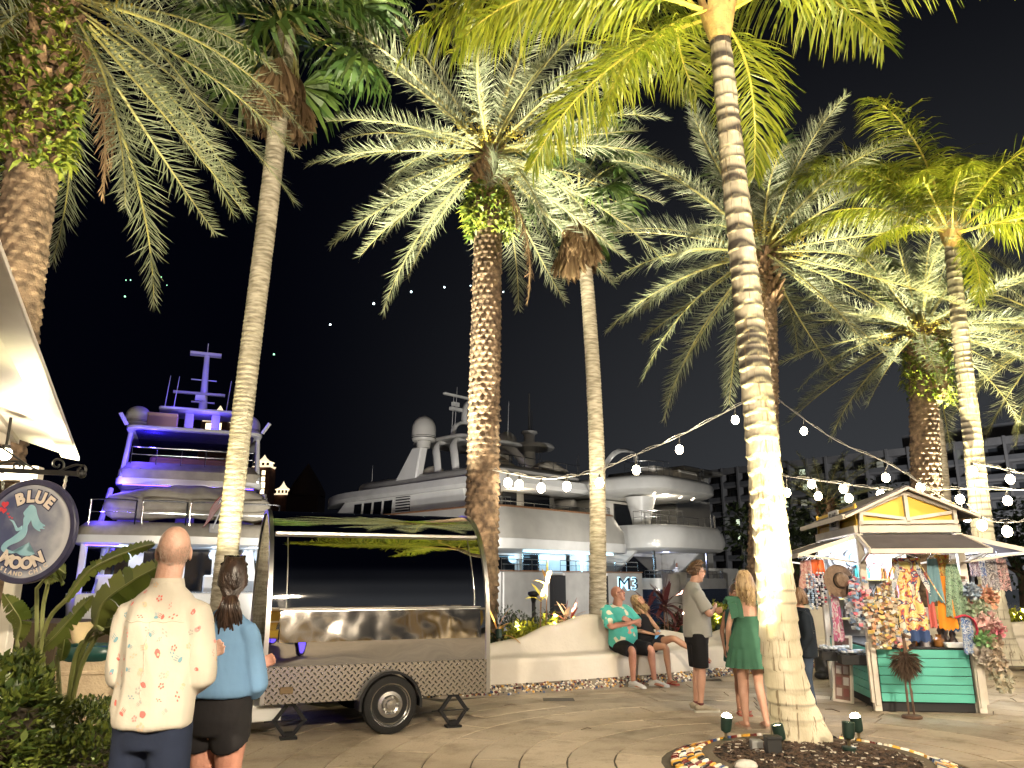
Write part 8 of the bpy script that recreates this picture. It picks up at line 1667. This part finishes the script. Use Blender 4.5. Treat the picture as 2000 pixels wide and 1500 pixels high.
# shaggy bird figure on long legs before the counter
bd = thing('bird_figure', 'carved bird figure with shaggy brown feather body on long thin legs', 'figurine', kp(.25, -.42, 0), R(-8)); q = random.Random(2); f = MB()
fe = leafmat('feather_brown', (.06, .035, .022), (.14, .095, .065), .2, .8)
for i in range(520):
    d = V((q.gauss(0, 1), q.gauss(0, 1), q.gauss(0, .9))).normalized(); p = V((d.x*.09, d.y*.08, .62+d.z*.10)); leaf(f, p, (d+V((0, 0, -.9))).normalized(), q.uniform(.09, .16), .008)
f.build('feathers', fe, bd, 0); wdm = mat('carved_wood', (.07, .035, .022), (.11, .06, .035), 14, .6)
m = MB(); m.ball((0, 0, .64), (.085, .075, .10), 12, 8); m.build('bird_body', wdm, bd)
for sx in (-1, 1): m = MB(); m.tube([(sx*.022, 0, .58), (sx*.024, .012, .34), (sx*.026, 0, .3), (sx*.03, 0, .04)], [.014, .011, .015, .010], 8); m.build('leg', wdm, bd)
m = MB(); m.lathe([(.11, 0), (.115, .02), (.10, .035), (0, .036)], n=20); m.build('stand', wdm, bd)
m = MB(); m.loft([(0, -.03, .70), (0, -.05, .80), (0, -.03, .90), (0, -.07, .93), (0, -.13, .91)], [(.03, .03), (.018, .018), (.02, .02), (.026, .026), (.006, .006)], (1, 0, 0), 8); m.build('neck', wdm, bd)
# wire baskets, picture board, black tub at the left side
for i, (x, y, z, lab, col_) in enumerate(((-.14, .30, .66, 'black basket of folded blue cloths hung on the kiosk left side', (.30, .40, .56)), (-.30, .62, .68, 'dark wire basket of patterned cloths behind the black one', (.38, .42, .40)))):
    bk = thing('hanging_basket', lab, 'basket', kp(x, y, z), R(-8), KG); m = MB(); rm_ = [(-.19, -.12), (.19, -.12), (.19, .12), (-.19, .12)]
    for k in range(4):
        s = .7+.3*k/3; pts = [V((a*s, b*s, -.14+.14*k/3)) for a, b in rm_]; m.loft([p for a, b in zip(pts, pts[1:]+pts[:1]) for p in (a, a.lerp(b, .5))], .008 if k == 3 else .005, (0, 0, 1), 5, closed=True)
    for k in range(12): a = rm_[k//3]; b = rm_[(k//3+1) % 4]; p = V((lerp(a[0], b[0], (k % 3)/3), lerp(a[1], b[1], (k % 3)/3), 0)); m.tube([p, (p.x*.7, p.y*.7, -.14)], .004, 4)
    m.build('basket_frame', kblk, bk); m = MB(); m.prism([(a*.93, b*.93) for a, b in rm_], -.135, -.02); m.build('basket_side', kblk, bk, 0)
    for k in range(5): m = MB(); m.box((0, 0, 0), (.11, .16, .035), Matrix.Translation((-.12+.06*k, 0, .01+.012*(k % 2))) @ Matrix.Rotation(.5-.2*k, 4, 'Y') @ Matrix.Rotation(.3*k, 4, 'Z')); m.build('folded_cloth', multi('print_fold%d' % i, col_, [tuple(c*.8 for c in col_), (.55, .56, .58)], 14, 20+i), bk, 30, .01)
pbd = thing('picture_board', 'tall narrow board of small pictures leaning by the kiosk left side', 'board', kp(-.20, .78, 0), R(-60)); TM = Matrix.Rotation(-.12, 4, 'X'); m = MB(); m.box((0, 0, .42), (.27, .02, .84), TM); m.build('panel', mat('board_brown', (.22, .13, .10), (.14, .075, .06), 9, .8), pbd, 30)
m = MB()
for x in (-.135, .135): m.box((x, -.005, .42), (.03, .035, .86), TM)
for z in (.01, .83): m.box((0, -.005, z), (.27, .035, .03), TM)
m.build('frame', kwhite, pbd, 0)
for k in range(5):
    for j in range(2): m = MB(); m.box((-.055+.11*j, -.014, .12+.14*k), (.08, .008, .10), TM); m.build('picture', [mat('pic_a', (.40, .34, .30), rough=.6), mat('pic_b', (.20, .07, .06), rough=.6), mat('pic_c', (.48, .44, .40), rough=.6)][(k+j) % 3], pbd, 0)
p = G(1612, 1325); tb_ = thing('black_bag', 'open black bag slumped on the ground by the picture board', 'bag', p); m = MB(); m.lathe([(.11, 0), (.15, .08), (.17, .22), (.14, .34), (.10, .33), (.12, .2), (.08, .1)], n=16); m.ball((-.1, -.12, .06), (.12, .09, .06), 10, 6); fuse(m, .016, 'bag_body', blk2, tb_, 4, lump=(.03, 7, (1, 1, 1)))
# small wares standing on the counter and shelves
q = random.Random(14); wares = [('figurine', mat('ware_dark', (.03, .02, .016), rough=.35)), ('jar', mat('ware_amber', (.22, .10, .03), rough=.2)), ('box', mat('ware_white', (.6, .6, .58), rough=.5)), ('box', mat('ware_blue', (.08, .22, .42), rough=.5)), ('box', mat('ware_pink', (.6, .2, .25), rough=.5)), ('jar', mat('ware_teal', (.05, .34, .34), rough=.3)), ('box', mat('ware_yellow', (.65, .48, .1), rough=.5)), ('figurine', mat('ware_grey', (.2, .2, .21), rough=.4))]
OR_ = 'first second third fourth fifth sixth seventh eighth ninth tenth eleventh twelfth thirteenth'.split()
wn_ = {0: 'black', 1: 'amber', 2: 'white', 3: 'blue', 4: 'pink', 5: 'teal', 6: 'yellow', 7: 'grey'}
def ware(i, x, y, z, h, lab, grp):
    nm, m_ = wares[i]; b = MB(); w = h*q.uniform(.28, .42)
    if nm == 'jar': b.lathe([(w*.8, 0), (w, h*.1), (w, h*.6), (w*.5, h*.78), (w*.55, h), (0, h)], n=12)
    elif nm == 'figurine': b.lathe([(w*.9, 0), (w*.7, h*.1), (w*.8, h*.3), (w*.4, h*.55), (w*.55, h*.75), (w*.35, h*.95), (0, h)], n=10)
    else: b.box((0, 0, h/2), (w*2.2, w*1.2, h)); b.box((0, 0, h*.55), (w*2.25, w*1.25, h*.3))
    o = b.build(nm, m_, None, 40); o.matrix_world = KM @ Matrix.Translation((x, y, z)) @ Matrix.Rotation(q.uniform(-.4, .4), 4, 'Z'); tag(o, lab, nm, grp)
for k in range(13): ware([0, 0, 7, 0, 1, 0, 7, 0, 0, 1, 0, 7, 0][k], .34+.056*k, .10+.05*(k % 3), KZ+.005, q.uniform(.12, .26), '%s carved ware, %s from the left on the kiosk counter' % (wn_[[0, 0, 7, 0, 1, 0, 7, 0, 0, 1, 0, 7, 0][k]], OR_[k]), 'dark wares on the kiosk counter')
for si, (sy, sz, pos) in enumerate(((.34, 1.078, 'front'), (KD-.22, 1.032, 'lowest back'), (KD-.22, 1.312, 'middle back'), (KD-.22, 1.592, 'top back'))):
    for k in range(9): i = q.randrange(8); ware(i, .12+.12*k, sy+q.uniform(-.05, .05), sz, q.uniform(.12, .22), '%s souvenir %s, %s from the left on the kiosk %s shelf' % (wn_[i], wares[i][0], OR_[k], pos), 'wares on the kiosk %s shelf' % pos)
tr = MB(); tr.box((0, 0, .03), (.20, .13, .06), tx=1.15, ty=1.15); o = tr.build('tray', wares[2][1], None, 30, .01); o.matrix_world = KM @ Matrix.Translation((.98, .02, KZ+.004)); tag(o, 'white tray at the right end of the kiosk counter', 'tray', KG)
for k, (x, z, c, lab) in enumerate(((.2, 1.86, (.5, .52, .55), 'white sun hat high on the kiosk back wall left'), (.45, 1.9, (.3, .42, .6), 'pale blue cap on the kiosk back wall'), (.75, 1.88, (.6, .25, .25), 'coral cap on the kiosk back wall'), (1.0, 1.86, (.55, .5, .4), 'cream sun hat high on the kiosk back wall right'))):
    r_ = thing('sun_hat', lab, 'hat', kp(x, KD-.12, z), R(-8), KG); m = MB(); m.lathe([(.13, 0), (.12, .008), (.075, .012), (.065, .06), (.04, .075), (0, .078)], n=20, M=Matrix.Rotation(PI/2, 4, 'X')); m.build('hat_body', mat('hat_%d' % k, c, rough=.8), r_, 40)
for k, (x, y, c, lab) in enumerate(((-.33, 1.3, (.5, .48, .45), 'cream straw bag on the left side rail'), (-.34, 1.65, (.05, .05, .06), 'black bag at the back of the left side rail'), (-.10, 1.0, (.45, .28, .1), 'tan bag hanging inside the left opening'), (.02, .7, (.1, .3, .35), 'teal bag hanging inside the left opening'))): hang('hanging_bag', lab, 'bag', (x, y, 1.80-.06*k), .16, .22, .30, mat('bagc_%d' % k, c, tuple(v*.7 for v in c), 20, .8), 50+k, .03, 4, (1, .3), hem=.04)
# ================================================================ STRING LIGHTS
blb = mat('bulb_glass', (1, .9, .7), emit=75, ec=(1, .84, .56)); blk3 = mat('bulb_socket', (.02, .02, .02), rough=.5); cab = mat('string_cable', (.34, .33, .31), rough=.6)
bme = MB().ball((0, 0, 0), (.075, .075, .088), 12, 8).mesh('bulb', blb)
sme = MB().lathe([(.014, .08), (.024, .085), (.024, .14), (.012, .155)], n=8).mesh('socket', blk3)
def string_lights(lab, pts, bulbs, off=()):
    """pts: the cable's course; bulbs: (photo column, row, distance) of each hanging bulb"""
    root = thing('string_lights', lab, 'string lights', pts[0], 0, 'string lights over the plaza'); o0 = V(pts[0]); c = crom([V(p)-o0 for p in pts], 8); m = MB(); m.tube(c, .011, 5); m.build('cable', cab, root)
    m = MB(); m.tube([p+V((.0, .02, .05*abs(math.sin(i*.7)))) for i, p in enumerate(c)], .006, 4); m.build('support_wire', cab, root)
    for i, b in enumerate(bulbs):
        p = P(*b)-o0; near = min(c, key=lambda w: (w.x-p.x)**2+(w.y-p.y)**2); k = link('bulb', bme, root, loc=p); s = link('socket', sme, k); d = MB(); d.tube([(0, 0, .13), near-p], .005, 4); d.build('drop_wire', cab, k)
lamp_y = 14.0
string_lights('string of warm bulbs sagging from the middle palm up to the coconut trunk', [P(962, 918, 14.0), P(992, 924, 14.0), P(1056, 935, 14.0), P(1107, 932, 14.0), P(1171, 918, 14.0), P(1243, 888, 14.2), P(1327, 852, 14.6), P(1436, 795, 15.2), P(1482, 772, 15.6)], [(992, 943, 14.0), (1014, 947, 14.0), (1057, 953, 14.0), (1107, 950, 14.0), (1171, 943, 14.0), (1243, 918, 14.2), (1327, 878, 14.6), (1436, 820, 15.2)])
string_lights('string of bulbs dropping from the slim palm towards the kiosk roof', [P(1508, 772, 17.8), P(1570, 818, 16.8), P(1640, 864, 16), P(1735, 905, 15.2), P(1800, 945, 14.6), P(1880, 998, 14.3)], [(1570, 842, 16.8), (1730, 933, 15.2), (1798, 952, 14.7), (1875, 975, 14.3)])
string_lights('nearly level string of bulbs crossing above the kiosk roof', [P(1478, 915, 16.2), P(1536, 930, 16), P(1647, 945, 15.5), P(1720, 955, 15), P(1800, 958, 14.6), P(1885, 955, 14.3), P(2040, 958, 14)], [(1537, 962, 16), (1585, 946, 15.8), (1647, 955, 15.5), (1658, 973, 15.4), (1598, 969, 15.8), (1720, 966, 15), (1968, 978, 14.1)])
string_lights('string of bulbs running from the right coconut trunk to the edge', [P(1900, 905, 14.4), P(1940, 912, 14.2), P(1975, 920, 14), P(2060, 935, 13.6)], [(1900, 920, 14.2), (1973, 936, 14.0)])
string_lights('low string of bulbs right of the kiosk roof', [P(1890, 985, 14.2), P(1925, 1012, 13), P(1968, 1020, 12.6), P(2060, 1010, 12.2)], [(1888, 1010, 13.6), (1918, 1026, 13.0), (1967, 1038, 12.6)])
# ================================================================ WHAT STANDS BEHIND THE CAMERA AND LIGHTS THE PLAZA
S2 = thing('shop_row', 'yellow shop row with white trim and lit windows behind the viewer', 'building', (0, -7.5, 0)); yw = mat('shop_yellow', (.55, .36, .06), (.48, .31, .05), 2, .8)
m = MB(); m.box((0, -1, 2.0), (30, 2, 4.0)); m.build('wall', yw, S2, 0); m = MB(); m.box((0, .3, 4.2), (30.4, 3.2, .35)); m.build('roof', white, S2, 0)
for k in range(10):
    x = -13.5+3*k; m = MB(); m.box((x, .03, 1.5), (1.7, .08, 1.9)); o = m.build('window', white, S2, 0); m = MB(); m.box((x, .08, 1.5), (1.5, .06, 1.7)); m.build('pane', mat('shop_pane', (1, .8, .5), emit=1.1, ec=(1, .78, .48)), o, 0)
for k in range(11): m = MB(); m.box((-15+3*k, 1.4, 2.0), (.22, .22, 4.0)); m.build('porch_post', white, S2, 0)
def plaza_lamp(x, y, pw, lab):
    t = thing('plaza_lamp', lab, 'street lamp', (x, y, 0), 0, 'plaza lamps'); m = MB(); m.lathe([(.14, 0), (.12, .15), (.06, .3), (.05, 5.9), (.09, 5.95)], n=12); m.build('post', iron, t); m = MB(); m.lathe([(.10, 5.95), (.2, 6.1), (.2, 6.4), (.10, 6.55), (0, 6.56)], n=14); m.build('globe', mat('plaza_globe', (1, .85, .6), emit=10, ec=(1, .82, .55)), t)
    lamp('plaza_light', 'POINT', (x, y+.3, 6.2), pw, (1, .84, .63), .2)
plaza_lamp(-2.2, -5.2, 7000, 'round plaza lamp behind the viewer at left'); plaza_lamp(4.6, -4.2, 8500, 'round plaza lamp behind the viewer at right'); plaza_lamp(10.5, 2.5, 3600, 'added round fill lamp beyond the right edge'); plaza_lamp(-7.5, 1.5, 260, 'round plaza lamp by the shop at left')  # the one beyond the right edge is added fill for the kiosk

def cart(x, y, rz, lab):
    t = thing('beach_cart', lab, 'cart', (x, y, 0), R(rz), 'yellow carts behind the viewer'); m = MB(); m.box((0, 0, .62), (1.9, 1.0, .55)); m.box((-.75, 0, .95), (.3, 1.0, .5)); m.build('body', kyel, t, 30, .08); m = MB(); m.box((0, 0, 1.78), (1.9, 1.1, .08))
    m.build('canopy', kwhite, t, 30, .02); m = MB()
    for a in (-.85, .85):
        for b in (-.48, .48): m.tube([(a, b, .8), (a, b, 1.75)], .025, 6)
    m.build('canopy_poles', inox, t, kind='stuff')
    for a in (-.6, .6):
        for b in (-.52, .52): w = MB(); w.lathe([(.12, -.08), (.28, -.08), (.30, 0), (.28, .08), (.12, .08)], (0, 0, 0), 24, Matrix.Translation((a, b, .30)) @ Matrix.Rotation(PI/2, 4, 'X')); w = w.build('wheel', rub, t); g = MB(); g.lathe([(.20, -.09), (.22, -.095), (.22, .095), (.20, .09)], (0, 0, 0), 24, Matrix.Translation((a, b, .30)) @ Matrix.Rotation(PI/2, 4, 'X')); g.build('lit_rim', mat('wheel_glow', (.1, .1, 1), emit=1.6, ec=(.18, .1, 1)), w)
cart(-.2, -.9, 8, 'yellow beach cart with canopy and blue-lit wheels behind the viewer'); cart(2.6, -1.4, -12, 'second yellow beach cart parked farther right behind the viewer')
hedge('clipped_hedge', (-2.4, -1.8, 0), (1.6, .7, .9), 1500, hedge_leaf, 'clipped hedge behind the viewer beside the carts', 'hedge', 0, (.08, .022))
